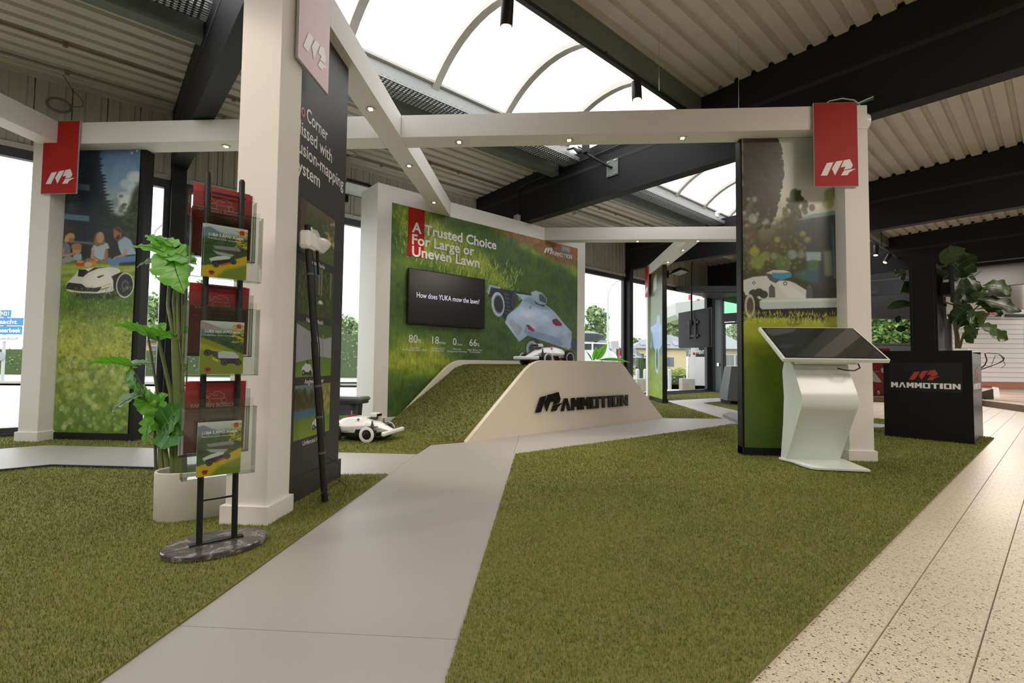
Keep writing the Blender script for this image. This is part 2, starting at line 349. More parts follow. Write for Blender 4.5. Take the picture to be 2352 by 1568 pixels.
def mower_art(I, f, k=1):      # the pale blue mower of the wall picture; f maps zoom coordinates to print coordinates
    P = lambda pts: [f(p) for p in pts]
    def E(c, rx, ry, col, soft=0, rot=0, al=1):
        I.poly(P([(c[0]+math.cos(t)*rx*math.cos(rot)-math.sin(t)*ry*math.sin(rot), c[1]+math.cos(t)*rx*math.sin(rot)+math.sin(t)*ry*math.cos(rot)) for t in [2*PI*i/26 for i in range(26)]]), col, soft, al)
    I.poly(P([(915,812),(1260,878),(1262,905),(1120,900),(905,905)]), (36,38,46), 1)
    I.poly(P([(893,880),(905,800),(918,797),(1008,818),(1004,834),(925,818),(908,882)]), (150,170,196), 1)
    E((1062,980), 62, 135, (30,34,40), 2, -.12); E((1120,940), 22, 60, (44,50,60), 1)
    for i in range(7): E((1058+i*3, 880+i*34), 26, 9, (58,64,74), 1, .3)
    E((985,965), 56, 106, (178,196,222), 1, -.1); E((990,965), 42, 82, (96,104,120), 1, -.1); E((990,965), 37, 70, (38,40,46), 1, -.1)
    I.poly(P([(1118,845),(1140,830),(1146,925),(1120,925)]), (44,58,80), 1)
    I.poly(P([(1135,872),(1200,880),(1275,892),(1330,925),(1395,972),(1470,1030),(1560,1140),(1616,1200),(1614,1240),(1618,1330),(1592,1352),(1500,1322),(1240,1232),(1166,1286),(1046,1120),(1066,1060),(1096,1035),(1160,985),(1195,930)]), (160,184,220), 1)
    I.poly(P([(1096,1035),(1160,985),(1330,1010),(1450,1110),(1300,1170),(1230,1140),(1080,1050)]), (178,200,234), 6)
    E((1250,1050), 70, 34, (206,208,226), 8, .3, .7)
    I.poly(P([(1195,930),(1275,892),(1395,972),(1440,1020),(1330,1000)]), (130,152,186), 3)
    I.poly(P([(1066,1062),(1080,1050),(1225,1142),(1205,1200),(1166,1286),(1046,1120)]), (170,190,220), 1)
    I.poly(P([(1086,1096),(1112,1092),(1196,1172),(1190,1200),(1150,1240),(1078,1130)]), (146,160,180), 2)
    I.poly(P([(1225,1142),(1300,1195),(1500,1250),(1614,1240),(1606,1300),(1500,1322),(1240,1232),(1205,1200)]), (126,150,190), 2)
    I.poly(P([(1500,1250),(1616,1200),(1618,1330),(1592,1352),(1560,1340)]), (150,168,196), 2)
    I.poly(P([(1225,1140),(1252,1142),(1302,1190),(1292,1200),(1248,1182)]), (126,34,40), 1)
    I.poly(P([(1450,1098),(1490,1088),(1532,1132),(1530,1152),(1480,1148),(1455,1128)]), (110,22,36), 1)
    E((1265,992), 8, 13, (40,44,60), 0); E((1266,992), 5, 9, (190,204,230), 0)
    I.poly(P([(1268,862),(1312,848),(1362,866),(1406,922),(1396,966),(1330,972),(1284,934)]), (150,168,190), 1)
    I.poly(P([(1335,880),(1365,880),(1402,925),(1394,958),(1340,935)]), (52,66,96), 1)
    I.poly(P([(1290,930),(1340,965),(1390,968),(1380,990),(1310,965)]), (60,64,74), 1)
    E((1285,1345), 62, 92, (38,40,50), 3, .1); E((1275,1345), 48, 68, (150,162,190), 1); E((1278,1350), 30, 46, (48,50,60), 1)
    E((1640,1310), 30, 60, (30,36,50), 4)
# --- wall mural
MU0, MU1, MZ0, MZ1 = 3.06, 6.90, .10, 3.025
z1 = lambda p: (880+p[0]/3.734, 440+p[1]/3.733)
def mur(p):
    u, z = onW(z1(p), 6.01); return ((u-MU0)/(MU1-MU0), (MZ1-z)/(MZ1-MZ0))
def paint_mural():
    I = Img(1500, 1140, (56,78,26), 3); w, h, r = I.w, I.h, I.rng
    t = fnoise(w, h, 90, 60, r)*.55+fnoise(w, h, 7, 34, r)*.45
    lit = np.zeros((h, w))
    def add(pts, v, soft):
        nonlocal lit
        q = I.mask([mur(p) for p in pts], soft)
        if q: m, (a, b, c, d) = q; lit[a:b, c:d] += m*v
    add([(85,100),(330,150),(560,330),(760,450),(1010,700),(1150,850),(900,790),(520,640),(260,480),(90,230)], .55, 45)
    add([(75,560),(300,610),(200,700),(70,720)], .35, 40); add([(60,1200),(250,1230),(560,1330),(650,1568),(40,1568)], .5, 60)
    add([(930,330),(1200,440),(1500,560),(1667,620),(1667,760),(1540,640),(1200,490)], .4, 18)
    base = .16+.30*t; tt = np.clip(base+lit*(.25+.9*t)-.02, 0, 1); I.a = I.ramp(tt, [(0,(20,34,14)), (.25,(46,70,28)), (.45,(82,112,34)), (.65,(140,154,40)), (.85,(196,200,62)), (1,(222,224,110))])
    q = I.mask([mur(p) for p in [(900,300),(1500,440),(1680,480),(1680,640),(1480,600),(1200,440)]], 14); m, (a, b, c, d) = q
    br = I.ramp(fnoise(w, h, 30, 20, r), [(0,(96,58,26)), (1,(168,120,52))])[a:b, c:d]; I.a[a:b, c:d] = I.a[a:b, c:d]*(1-m[..., None])+br*m[..., None]
    I.poly([mur(p) for p in [(1530,465),(1600,480),(1600,520),(1530,505)]], (150,180,200), 8); I.poly([mur(p) for p in [(1490,450),(1530,465),(1530,510),(1495,490)]], (180,70,40), 8); I.poly([mur(p) for p in [(1610,490),(1667,500),(1667,540),(1610,530)]], (176,66,40), 8)
    for _ in range(900):
        s0 = r.uniform(0, 1); x = 100+1000*s0+r.uniform(-60, 120); y = 240+520*s0+r.uniform(-60, 260); L = r.uniform(25, 70); dx = r.uniform(-22, 30)
        I.poly([mur((x-4, y)), mur((x+4, y)), mur((x+dx, y-L))], [(150,176,50),(206,212,84),(110,140,36),(70,100,30)][r.integers(4)], 0, .75)
    for _ in range(250):
        x = r.uniform(880, 1200); y = 800+(x-880)*1.5+r.uniform(-40, 160); L = r.uniform(30, 90)
        I.poly([mur((x-4, y)), mur((x+4, y)), mur((x+r.uniform(10, 50), y-L))], [(60,100,36),(90,130,50),(40,70,30)][r.integers(3)], 0, .7)
    pre = I.a.copy(); mower_art(I, mur); d_ = np.abs(I.a-pre).sum(-1) > .02; sh = fnoise(w, h, 130, 90, r, 3)[..., None]*.30+.86; I.a = np.where(d_[..., None], np.clip(I.a*sh+.02, 0, 1), I.a)
    return I.material('mural_print', .42, 1.22)
z5 = lambda p: (1660+p[0]/2.9025, 220+p[1]/2.9037)
RX0, RX1, RZ0, RZ1 = 1.885, 2.80, .08, 3.06
def rp(p): v = onY(z5(p), 4.70); return ((v.x-RX0)/(RX1-RX0), (RZ1-v.z)/(RZ1-RZ0))
def paint_right():
    I = Img(620, 2020, (96,120,20), 5); w, h, r = I.w, I.h, I.rng
    yy = np.linspace(0, 1, h)[:, None]*np.ones((1, w)); n = fnoise(w, h, 160, 160, r, 3)
    I.a = I.ramp(np.clip(yy+(n-.5)*.14, 0, 1), [(0,(176,190,186)), (.20,(214,220,212)), (.255,(170,178,164)), (.285,(92,90,56)), (.33,(58,56,28)), (.42,(44,48,26)), (.565,(30,36,26)), (.59,(150,160,40)), (.64,(142,156,28)), (.72,(84,108,18)), (1,(48,74,14))])
    P = lambda pts: [rp(p) for p in pts]
    def tree(x, y0, y1, wd, c, n):
        for _ in range(n):
            y = r.uniform(y0, y1); k = math.sin(PI*min(1, max(.05, (y-y0)/(y1-y0)*.9+.08)))
            cx_, cy_ = rp((x+r.normal(0, wd*.42*k), y)); I.ell(cx_, cy_, r.uniform(.01, .035), r.uniform(.02, .04), (c[0]+r.integers(-10, 14), c[1]+r.integers(-10, 14), c[2]), 3, .8, n=9)
    I.poly(P([(128,262),(330,262),(378,350),(390,560),(340,760),(300,860),(128,900)]), (40,37,32), 8); tree(240, 262, 880, 150, (38,36,30), 300)
    for _ in range(260):
        y = r.uniform(262, 880); e = np.interp(y, [262,350,560,760,880], [330,378,392,345,300]); cx_, cy_ = rp((e+r.uniform(-22, 10), y)); k = r.uniform(.008, .02); I.ell(cx_, cy_, k, k*1.5, (38,36,28), 1, .85, n=8)
    for (x, y, k) in [(150,800,.05),(200,830,.035),(160,870,.03),(230,790,.02),(340,850,.02),(270,850,.02),(170,690,.018),(210,700,.015)]: I.ell(*rp((x, y)), k, k, (150,160,152), 4, .7)
    tree(480, 640, 1000, 110, (44,48,30), 160); tree(180, 700, 1150, 60, (70,66,44), 70)
    I.poly(P([(480,830),(778,770),(790,1270),(640,1290),(560,1240),(520,960)]), (42,46,50), 8)
    I.poly(P([(480,835),(600,790),(778,765),(778,790),(600,815)]), (104,132,140), 3); I.poly(P([(550,1042),(652,1042),(652,1100),(556,1104)]), (120,150,160), 4)
    I.poly(P([(722,860),(736,860),(752,1220),(738,1220)]), (60,84,110), 3); I.poly(P([(668,1040),(720,1030),(730,1200),(680,1200)]), (96,112,96), 8)
    for (x, y, c, k) in [(720,660,(110,120,40),.07),(700,720,(120,128,40),.06),(760,640,(96,104,36),.06),(360,960,(150,150,50),.03),(530,920,(140,142,48),.03),(210,1040,(150,150,50),.05),(280,1070,(120,126,50),.05),(340,1070,(110,126,100),.04),(460,1060,(120,146,140),.05),(520,1060,(120,130,90),.04),(560,960,(140,140,50),.03),(210,690,(120,140,140),.03),(200,820,(150,164,160),.05),(290,840,(150,164,160),.03),(230,1110,(110,140,40),.07),(400,1120,(70,100,40),.08),(600,1130,(60,90,50),.06)]:
        I.ell(*rp((x, y)), k, k, c, 6, .75)
    I.bokeh(60, 0, .7, .24, .34, .006, .016, [(110,106,50),(90,96,40),(130,134,70)], .22); I.bokeh(90, 0, .62, .33, .45, .008, .022, [(130,130,40),(100,110,36),(50,66,30),(150,150,60)], .3)
    # mower
    I.poly(P([(140,1400),(780,1410),(780,1460),(700,1480),(160,1480)]), (26,26,22), 6)
    I.poly(P([(136,1230),(200,1208),(290,1200),(345,1230),(440,1235),(480,1250),(560,1300),(600,1355),(240,1356),(210,1330),(150,1330),(136,1300)]), (196,206,206), 2)
    I.poly(P([(345,1230),(440,1250),(560,1350),(440,1352),(380,1290)]), (212,218,220), 3)
    I.poly(P([(280,1185),(330,1165),(400,1160),(455,1180),(458,1205),(400,1215),(350,1250),(310,1230)]), (60,62,66), 1); I.poly(P([(285,1182),(330,1163),(400,1162),(450,1176),(330,1192)]), (196,190,180), 1)
    I.poly(P([(325,1180),(455,1182),(455,1208),(390,1230),(330,1210)]), (40,120,170), 2); I.poly(P([(460,1195),(560,1150),(640,1150),(640,1250),(560,1240)]), (50,110,140), 10, .4)
    for (x, y, rx) in [(205,1320,.05),(240,1310,.045),(270,1325,.045),(620,1320,.05),(660,1310,.045),(700,1320,.05),(650,1340,.05)]: I.ell(*rp((x, y)), rx, rx*.9, (38,40,42), 2)
    I.poly(P([(305,1280),(322,1255),(345,1280),(348,1345),(305,1345)]), (60,66,72), 1); I.poly(P([(555,1278),(572,1255),(595,1278),(598,1350),(552,1350)]), (60,66,72), 1)
    I.ell(*rp((178,1402)), .052, .125, (170,170,150), 1); I.ell(*rp((180,1402)), .034, .09, (66,52,42), 1)
    I.ell(*rp((205,1248)), .016, .016, (40,44,44), 0); I.ell(*rp((205,1248)), .010, .010, (200,206,206), 0); I.ell(*rp((414,1252)), .02, .02, (40,44,44), 0); I.ell(*rp((414,1252)), .013, .013, (200,206,206), 0)
    I.poly(P([(242,1370),(260,1356),(785,1348),(785,1410),(260,1424),(244,1410)]), (174,192,188), 1); I.poly(P([(250,1372),(262,1358),(785,1349),(785,1366),(270,1378)]), (206,220,216), 2)
    I.blades(420, 0, 1, .575, .61, .012, .004, [(150,160,30),(190,196,50),(90,110,24),(210,206,90)])
    return I.material('right_poster_print', .35, 1.45)
zl = lambda p: (p[0]/2.53, 440+p[1]/2.529)
LX0, LX1, LZ0, LZ1 = -5.125, -4.212, .085, 3.083
def lp(p): v = onY(zl(p), 4.70); return ((v.x-LX0)/(LX1-LX0), (LZ1-v.z)/(LZ1-LZ0))
def paint_left():
    I = Img(640, 2100, (90,120,40), 9); w, h, r = I.w, I.h, I.rng
    yy = np.linspace(0, 1, h)[:, None]*np.ones((1, w)); n = fnoise(w, h, 60, 60, r, 4); n2 = fnoise(w, h, 14, 26, r, 3)
    I.a = I.ramp(np.clip(yy+(n-.5)*.06*(yy < .35), 0, 1), [(0,(52,92,140)), (.12,(104,142,176)), (.19,(140,160,170)), (.26,(40,46,40)), (.40,(28,30,26)), (.425,(120,150,44)), (.5,(74,108,30)), (.56,(60,92,26)), (.64,(128,146,52)), (.72,(150,160,52)), (.82,(120,140,50)), (1,(66,100,24))])
    gm = (yy > .42)[..., None]; I.a = np.where(gm, np.clip(I.a*(.62+.42*n[..., None]+.34*n2[..., None]), 0, 1), I.a)
    P = lambda pts: [lp(p) for p in pts]
    f1 = lambda x, y: ((x)/2.53*2.53/2.8*1.0, 0)
    q = lambda x, y: lp(((x/2.8)*2.53, ((y/2.8)-440)*2.529))      # coordinates of the first zoom
    for _ in range(9): I.ell(*q(815+r.integers(-60,70), 1190+r.integers(-60,170)), .09, .06, (206,214,220), 8, .6)
    I.ell(*q(830,1300), .12, .08, (206,214,218), 10, .8)
    y0, y1, xc = 935, 1560, 600
    for i in range(30):
        y = y0+(y1-y0)*i/30; half = 24+ (y-y0)*.24
        I.poly([q(xc-half-r.integers(0,30), y+46), q(xc-8, y), q(xc+half+r.integers(0, 34), y+26), q(xc+half*.6, y+48)], (34+r.integers(-6,8), 38+r.integers(-5,8), 42), 2, .92)
    I.poly([q(500,935), q(640,935), q(640,1568), q(360,1568), q(370,1240)], (30,36,46), 22, .75)
    I.poly([q(500,1180), q(580,1190), q(580,1230), q(500,1220)], (70,96,120), 3); I.poly([q(370,1370), q(578,1390), q(578,1425), q(370,1405)], (72,106,128), 3)
    I.poly([q(860,1230), q(915,1150), q(915,1568), q(780,1568), q(800,1440)], (38,46,34), 14)
    for _ in range(40): I.ell(*q(r.uniform(780,910), r.uniform(1260,1560)), .03, .02, (56,68,44), 3, .6, n=8)
    for (x, y) in [(840,960),(868,950),(885,972),(852,985),(775,940)]: I.ell(*q(x, y), .014, .014, (210,206,196), 1)
    I.poly([q(880,930), q(884,930), q(872,962), q(866,958)], (60,50,40), 0)
    z7 = lambda x, y: lp((((120+x/7.127))*2.53, ((500+y/7.127)-440)*2.529)); Z = lambda pts: [z7(*p) for p in pts]
    I.poly(Z([(40,800),(1370,790),(1370,820),(40,830)]), (150,170,60), 8)
    for y, c in [(880,(190,190,110)),(960,(70,100,30)),(1080,(160,160,80)),(1000,(180,186,90))]: I.poly(Z([(20,y),(500,y-30),(500,y+14),(20,y+44)]), c, 10, .6); I.poly(Z([(1130,y-30),(1370,y-50),(1370,y-10),(1130,y+14)]), c, 8, .6)
    I.poly(Z([(90,130),(380,140),(370,360),(90,400)]), (60,40,34), 14, .7); I.poly(Z([(360,378),(680,408),(680,440),(340,410)]), (76,100,104), 4)
    sk, sk2 = (176,124,92), (134,90,66)
    # mother
    I.poly(Z([(110,560),(170,430),(250,400),(310,480),(310,590),(150,650),(100,700)]), (92,102,112), 3); I.poly(Z([(150,500),(210,500),(200,600),(290,590),(390,560),(390,590),(280,640),(150,640)]), sk, 3)
    I.poly(Z([(80,720),(270,620),(370,650),(380,700),(200,750),(120,760),(70,740)]), (126,136,140), 4); I.poly(Z([(200,400),(230,300),(290,250),(360,260),(385,320),(340,390),(260,400)]), (178,140,84), 3); I.poly(Z([(290,330),(370,330),(372,390),(310,420),(280,380)]), sk2, 3)
    # boy
    I.poly(Z([(350,620),(420,580),(490,590),(500,680),(460,710),(370,690)]), (130,152,190), 3); I.ell(*z7(415,530), .055, .05, sk, 2); I.ell(*z7(410,475), .065, .04, (150,104,54), 3)
    # girl
    I.poly(Z([(650,520),(690,440),(760,470),(870,410),(920,420),(950,500),(900,520),(880,680),(800,700),(700,640)]), (150,176,186), 3); I.poly(Z([(650,530),(700,530),(690,640),(760,680),(780,710),(740,720),(640,660)]), sk, 3); I.poly(Z([(880,520),(920,520),(930,640),(890,700),(860,640)]), sk2, 3)
    I.poly(Z([(690,450),(700,320),(740,250),(800,235),(860,290),(875,400),(860,440),(760,460)]), (122,80,50), 4); I.ell(*z7(798,325), .045, .065, sk, 3); I.poly(Z([(560,670),(640,660),(700,710),(560,720)]), sk2, 5); I.poly(Z([(800,700),(900,650),(910,740),(800,750)]), sk2, 5)
    # man
    I.poly(Z([(1085,400),(1110,370),(1200,310),(1290,360),(1340,460),(1385,600),(1150,620),(1100,500)]), (134,162,186), 3); I.poly(Z([(1190,520),(1240,520),(1230,610),(1140,660),(1030,690),(970,700),(1040,640),(1160,600)]), sk, 3)
    I.poly(Z([(1010,200),(1040,160),(1110,155),(1140,200),(1140,330),(1100,390),(1060,370),(1020,320)]), sk2, 2); I.poly(Z([(1010,190),(1080,150),(1130,180),(1140,260),(1100,240),(1070,210)]), (66,42,34), 3); I.poly(Z([(1040,330),(1110,270),(1130,330),(1080,380)]), (60,38,32), 3)
    I.poly(Z([(910,670),(960,645),(1000,700),(1060,650),(1140,640),(1380,620),(1380,720),(1120,740),(1050,800),(960,790),(910,710)]), (70,112,160), 3); I.poly(Z([(1120,740),(1380,720),(1370,780),(1090,790)]), (34,32,34), 6)
    I.poly(Z([(390,715),(570,715),(560,795),(400,795)]), (170,60,20), 3); I.poly(Z([(410,712),(520,706),(520,735),(420,740)]), (230,150,20), 3); I.poly(Z([(620,710),(730,700),(740,790),(640,800)]), (200,110,30), 4); I.ell(*z7(600,765), .05, .03, (200,160,120), 3)
    # mower
    I.poly(Z([(380,1220),(1060,1210),(1240,1250),(1000,1330),(600,1345),(350,1290)]), (22,32,16), 12, .85)
    I.poly(Z([(975,960),(1120,895),(1230,915),(1300,1000),(1300,1180),(1200,1265),(1080,1270),(1020,1160)]), (26,27,28), 2)
    I.ell(*z7(1203,1105), .108, .145, (190,190,180), 1); I.ell(*z7(1203,1105), .094, .128, (34,34,36), 1); I.ell(*z7(1205,1105), .045, .06, (70,72,74), 1); I.ell(*z7(1205,1105), .025, .035, (36,36,38), 1)
    I.poly(Z([(236,1110),(260,1060),(370,950),(450,850),(560,835),(720,810),(920,810),(1080,825),(1122,850),(1124,895),(975,962),(1010,1030),(1012,1190),(980,1212),(760,1240),(480,1232),(300,1212),(240,1180)]), (214,212,200), 1)
    I.poly(Z([(540,1000),(700,880),(900,830),(960,900),(1000,1060),(800,1130),(600,1140),(500,1080)]), (232,228,216), 10, .8)
    I.poly(Z([(240,1110),(280,1060),(500,1086),(560,1140),(700,1150),(820,1130),(790,1190),(740,1214),(460,1204),(240,1168)]), (30,30,30), 1); I.poly(Z([(430,960),(520,968),(600,900),(760,830),(930,814),(700,815),(600,880),(560,850),(450,848)]), (32,32,32), 1)
    I.poly(Z([(445,850),(555,850),(560,900),(520,966),(430,960)]), (20,20,20), 1); I.poly(Z([(740,975),(770,955),(855,935),(858,950),(770,990)]), (50,48,46), 1); I.poly(Z([(815,1130),(830,1118),(965,1074),(960,1090),(820,1136)]), (220,180,30), 0); I.poly(Z([(808,1190),(820,1165),(945,1130),(942,1150)]), (90,88,84), 0, .8)
    I.bokeh(420, 0, 1, .60, .78, .005, .016, [(190,196,96),(214,214,180),(60,90,20),(50,84,26),(186,190,60),(100,130,40)], .45); I.bokeh(330, 0, 1, .74, .99, .014, .042, [(180,190,90),(206,210,180),(66,98,20),(60,96,30),(190,196,80),(90,124,34)], .36)
    I.blades(500, 0, 1, .50, .60, .008, .003, [(150,160,60),(180,186,90),(60,90,24)])
    return I.material('left_poster_print', .4, 1.32)
def paint_far():
    I = Img(300, 900, (120,140,70), 11); w, h, r = I.w, I.h, I.rng; yy = np.linspace(0, 1, h)[:, None]*np.ones((1, w)); n = fnoise(w, h, 12, 26, r)
    I.a = I.ramp(yy, [(0,(90,70,30)), (.12,(60,56,20)), (.2,(90,110,60)), (.4,(110,130,100)), (.62,(86,120,60)), (.72,(130,150,60)), (1,(150,176,60))])*(.7+.5*n[..., None]*(yy > .6)[..., None]+.3*(yy <= .6)[..., None])
    I.poly([(.35,.05),(.6,.03),(.6,.15),(.3,.17)], (170,176,170), 5); I.poly([(.1,.44),(.55,.42),(.7,.40),(.85,.42),(.95,.46),(.98,.60),(.6,.66),(.35,.60),(.25,.50)], (158,184,222), 3)
    I.ell(.72, .41, .14, .15, (150,176,210), 2); I.ell(.62, .70, .16, .34, (170,190,220), 2); I.ell(.62, .70, .10, .25, (70,100,90), 2); I.ell(.12, .52, .07, .28, (160,184,214), 2); I.ell(.12, .52, .04, .2, (60,80,70), 2)
    return I.material('far_poster_print', .35)
def white_mower(I, cx, cy, s, flip=1):
    P = lambda pts: [(cx+flip*x*s, cy+y*s*I.w/I.h) for x, y in pts]
    I.poly(P([(-.5,.22),(-.3,-.1),(.1,-.2),(.45,.02),(.5,.25),(.1,.34),(-.4,.32)]), (206,206,206), 1); I.poly(P([(-.35,.25),(.45,.2),(.4,.34),(-.3,.36)]), (40,40,42), 1)
    I.ell(cx+flip*.32*s, cy+.25*s*I.w/I.h, .13*s, .13*s, (36,36,38), 1); I.ell(cx+flip*.32*s, cy+.25*s*I.w/I.h, .07*s, .07*s, (150,150,150), 1); I.ell(cx-flip*.3*s, cy+.27*s*I.w/I.h, .12*s, .12*s, (36,36,38), 1); I.poly(P([(-.1,-.12),(.08,-.16),(.1,-.28),(-.08,-.3)]), (60,60,64), 1)
def paint_small(i):
    I = Img(300, 220, (70,80,40), 20+i); w, h, r = I.w, I.h, I.rng; yy = np.linspace(0, 1, h)[:, None]*np.ones((1, w)); n = fnoise(w, h, 10, 14, r)
    if i == 0:
        I.a = I.ramp(np.clip(yy+(n-.5)*.3, 0, 1), [(0,(96,82,54)), (.3,(86,92,50)), (.5,(62,74,40)), (.75,(84,96,42)), (1,(74,92,36))]); I.poly([(.62,.30),(1,.05),(1,.62),(.8,.5)], (190,170,130), 4); I.poly([(0,0),(.16,0),(.18,.5),(0,.6)], (78,62,46), 4)
        for _ in range(50): I.ell(r.uniform(.2,1), r.uniform(.15,.5), .05, .04, (60,74,36), 3, .6, n=8)
        I.poly([(.05,.5),(.6,.72),(.8,.85),(.5,.9),(.0,.66)], (120,92,64), 6, .6); white_mower(I, .42, .5, .3)
    if i == 1:
        I.a = I.ramp(np.clip(n*.9+.05, 0, 1), [(0,(24,36,18)), (.5,(62,74,30)), (1,(120,124,50))])
        for x in (.55,.62,.9): I.poly([(x,0),(x+.035,0),(x+.04,.55),(x,.55)], (128,126,112), 2)
        I.poly([(.42,0),(.52,0),(.56,.2),(.46,.16)], (60,110,160), 4); white_mower(I, .62, .68, .16)
    if i == 2:
        I.a = I.ramp(np.clip(yy+(n-.5)*.06, 0, 1), [(0,(60,84,40)), (.06,(70,92,44)), (.62,(80,110,30)), (.64,(86,122,28)), (1,(104,140,36))]); I.poly([(0,.05),(.72,.28),(1,.22),(1,.66),(.72,.62),(0,.74)], (158,158,166), 1)
        for k in range(16): x = k/16.*.72; I.poly([(x,.05+.23*x/.72),(x+.005,.05+.23*x/.72),(x+.005,.74-.12*x/.72),(x,.74-.12*x/.72)], (126,126,136), 0)
        I.poly([(.71,.2),(.74,.2),(.74,.66),(.71,.66)], (140,140,150), 0); white_mower(I, .3, .82, .3, -1)
    if i == 3:
        I.a = I.ramp(np.clip(yy+(n-.5)*.1, 0, 1), [(0,(110,130,136)), (.2,(90,104,100)), (.3,(60,76,30)), (.42,(50,70,26)), (.47,(60,104,128)), (.6,(70,112,134)), (.66,(100,130,30)), (1,(118,148,26))])
        for _ in range(60): I.ell(r.uniform(0,.55), r.uniform(.12,.42), .04, .06, [(60,56,20),(80,74,24),(40,52,20)][r.integers(3)], 3, .7, n=8)
        for _ in range(90): I.ell(r.uniform(.78,1), r.uniform(0,.6), .025, .05, [(150,140,50),(110,116,40),(190,180,90)][r.integers(3)], 2, .6, n=8)
        white_mower(I, .62, .74, .3, -1)
    return I.material('panel_photo', .45)
def paint_cover(kind):
    I = Img(300, 424, (80,120,40), 40+kind); w, h, r = I.w, I.h, I.rng; yy = np.linspace(0, 1, h)[:, None]*np.ones((1, w)); n = fnoise(w, h, 14, 12, r)
    I.a = I.ramp(np.clip(yy+(n-.5)*.06, 0, 1), [(0,(196,204,208)), (.12,(170,186,196)), (.2,(90,120,110)), (.26,(56,86,50)), (.5,(44,76,36)), (1,(60,100,30))])
    I.poly([(0,.08),(.12,.05),(.4,.16),(.5,.25),(0,.3)], (96,120,140), 4)
    for _ in range(160): I.ell(r.uniform(0,1), r.uniform(.22,.55), .04, .03, [(40,66,36),(60,86,40),(30,54,34)][r.integers(3)], 2, .7, n=8)
    for _ in range(90): I.ell(r.uniform(.72,1), r.uniform(.06,.4), .03, .02, [(170,160,30),(120,130,40),(200,180,40)][r.integers(3)], 1, .8, n=8)
    if kind == 0:
        I.poly([(.2,.40),(.75,.38),(.85,.42),(.8,.47),(.25,.46)], (120,136,140), 1); I.poly([(.3,.46),(.8,.45),(.8,.54),(.35,.54)], (70,62,50), 1); I.poly([(.2,.50),(.7,.53),(.6,.60),(.3,.56)], (150,166,176), 2)
        I.poly([(0,.80),(.35,.74),(1,.52),(1,1),(0,1)], (196,170,30), 3); I.poly([(.3,1),(.5,.84),(1,.70),(1,1)], (90,120,34), 10, .8); I.poly([(0,.84),(.4,.78),(.9,.6),(.6,.72)], (150,150,30), 6, .6)
        I.poly([(.12,.66),(.3,.60),(.48,.57),(.60,.58),(.60,.66),(.35,.72),(.18,.73)], (206,210,214), 1); I.poly([(.18,.70),(.6,.62),(.62,.68),(.35,.76),(.2,.76)], (36,38,42), 1); I.poly([(.38,.755),(.62,.69),(.62,.71),(.4,.775)], (200,60,20), 0)
        for cx_, cy_ in ((.28,.76),(.68,.665)): I.ell(cx_, cy_, .075, .075, (26,28,30), 1); I.ell(cx_, cy_, .05, .05, (110,112,114), 0); I.ell(cx_, cy_, .04, .04, (36,38,40), 0)
    else:
        I.poly([(0,.30),(.4,.42),(1,.62),(1,1),(0,1)], (120,136,36), 5); I.poly([(0,.42),(.5,.55),(.9,.72),(.5,.7),(0,.52)], (180,170,40), 8, .7); I.poly([(0,0),(.5,.14),(.4,.2),(0,.16)], (150,140,140), 2)
        I.poly([(.36,.62),(.5,.56),(.78,.58),(.9,.66),(.86,.72),(.5,.74),(.38,.7)], (186,194,198), 1); I.poly([(.1,.54),(.4,.58),(.42,.72),(.3,.66)], (60,62,66), 1); I.poly([(.28,.68),(.42,.74),(.42,.78),(.28,.72)], (210,190,40), 1); I.poly([(.4,.70),(.9,.70),(.92,.8),(.6,.8)], (40,42,46), 1)
        for cx_, cy_ in ((.17,.6),(.56,.78),(.88,.78)): I.ell(cx_, cy_, .085, .085, (26,28,30), 1); I.ell(cx_, cy_, .055, .06, (120,124,128), 0); I.ell(cx_, cy_, .045, .05, (36,38,40), 0)
    I.poly([(.82,.04),(.92,.04),(.92,.12),(.82,.12)], (180,30,26), 0); I.poly([(.14,.88),(.24,.88),(.24,.96),(.14,.96)], (170,30,26), 0); I.poly([(.12,.90),(.26,.90),(.26,.92),(.12,.92)], (90,20,20), 0)
    return I.material('booklet_cover', .25, 1.1)
# ================================================================== SETTING
F45 = R45
def struct(o): o['kind'] = 'structure'; return o
fm = MB(F45); fm.box((-7, -9, -.08), (30, 7.3, -.004)); floor = struct(fm.build('floor', grout))
TS = .2145; W0 = .19
tile_me = None
def tile_block(b, u, w, g=.0022): b.box((u+g*.3, w+g, -.004), (u+TS-g*.3, w+TS-g, 0))
b = MB(F45); near = []
for i in range(4, 140):
    for j in range(-42, 16):
        u, w = i*TS, W0+j*TS
        if w > .62 and u < 9.0: continue
        if w > 3.3: continue
        if i < 46 and -4 <= j <= 2: near.append((u, w)); continue
        tile_block(b, u, w)
o = b.build('floor_tile', terr, floor); o['kind'] = 'stuff'
b = MB(F45); tile_block(b, 0, 0); t0 = b.build('floor_tile', terr, floor)
Tinv = MAT0[floor.name].inverted()@F45
for i, (u, w) in enumerate(near[:294]):
    c = t0 if i == 0 else t0.copy()
    if i: COL.objects.link(c); c.parent = floor
    c.location = (Tinv@Vector((u, w, 0)))-(Tinv@Vector((0, 0, 0)))
for (u, w) in near[294:]: pass
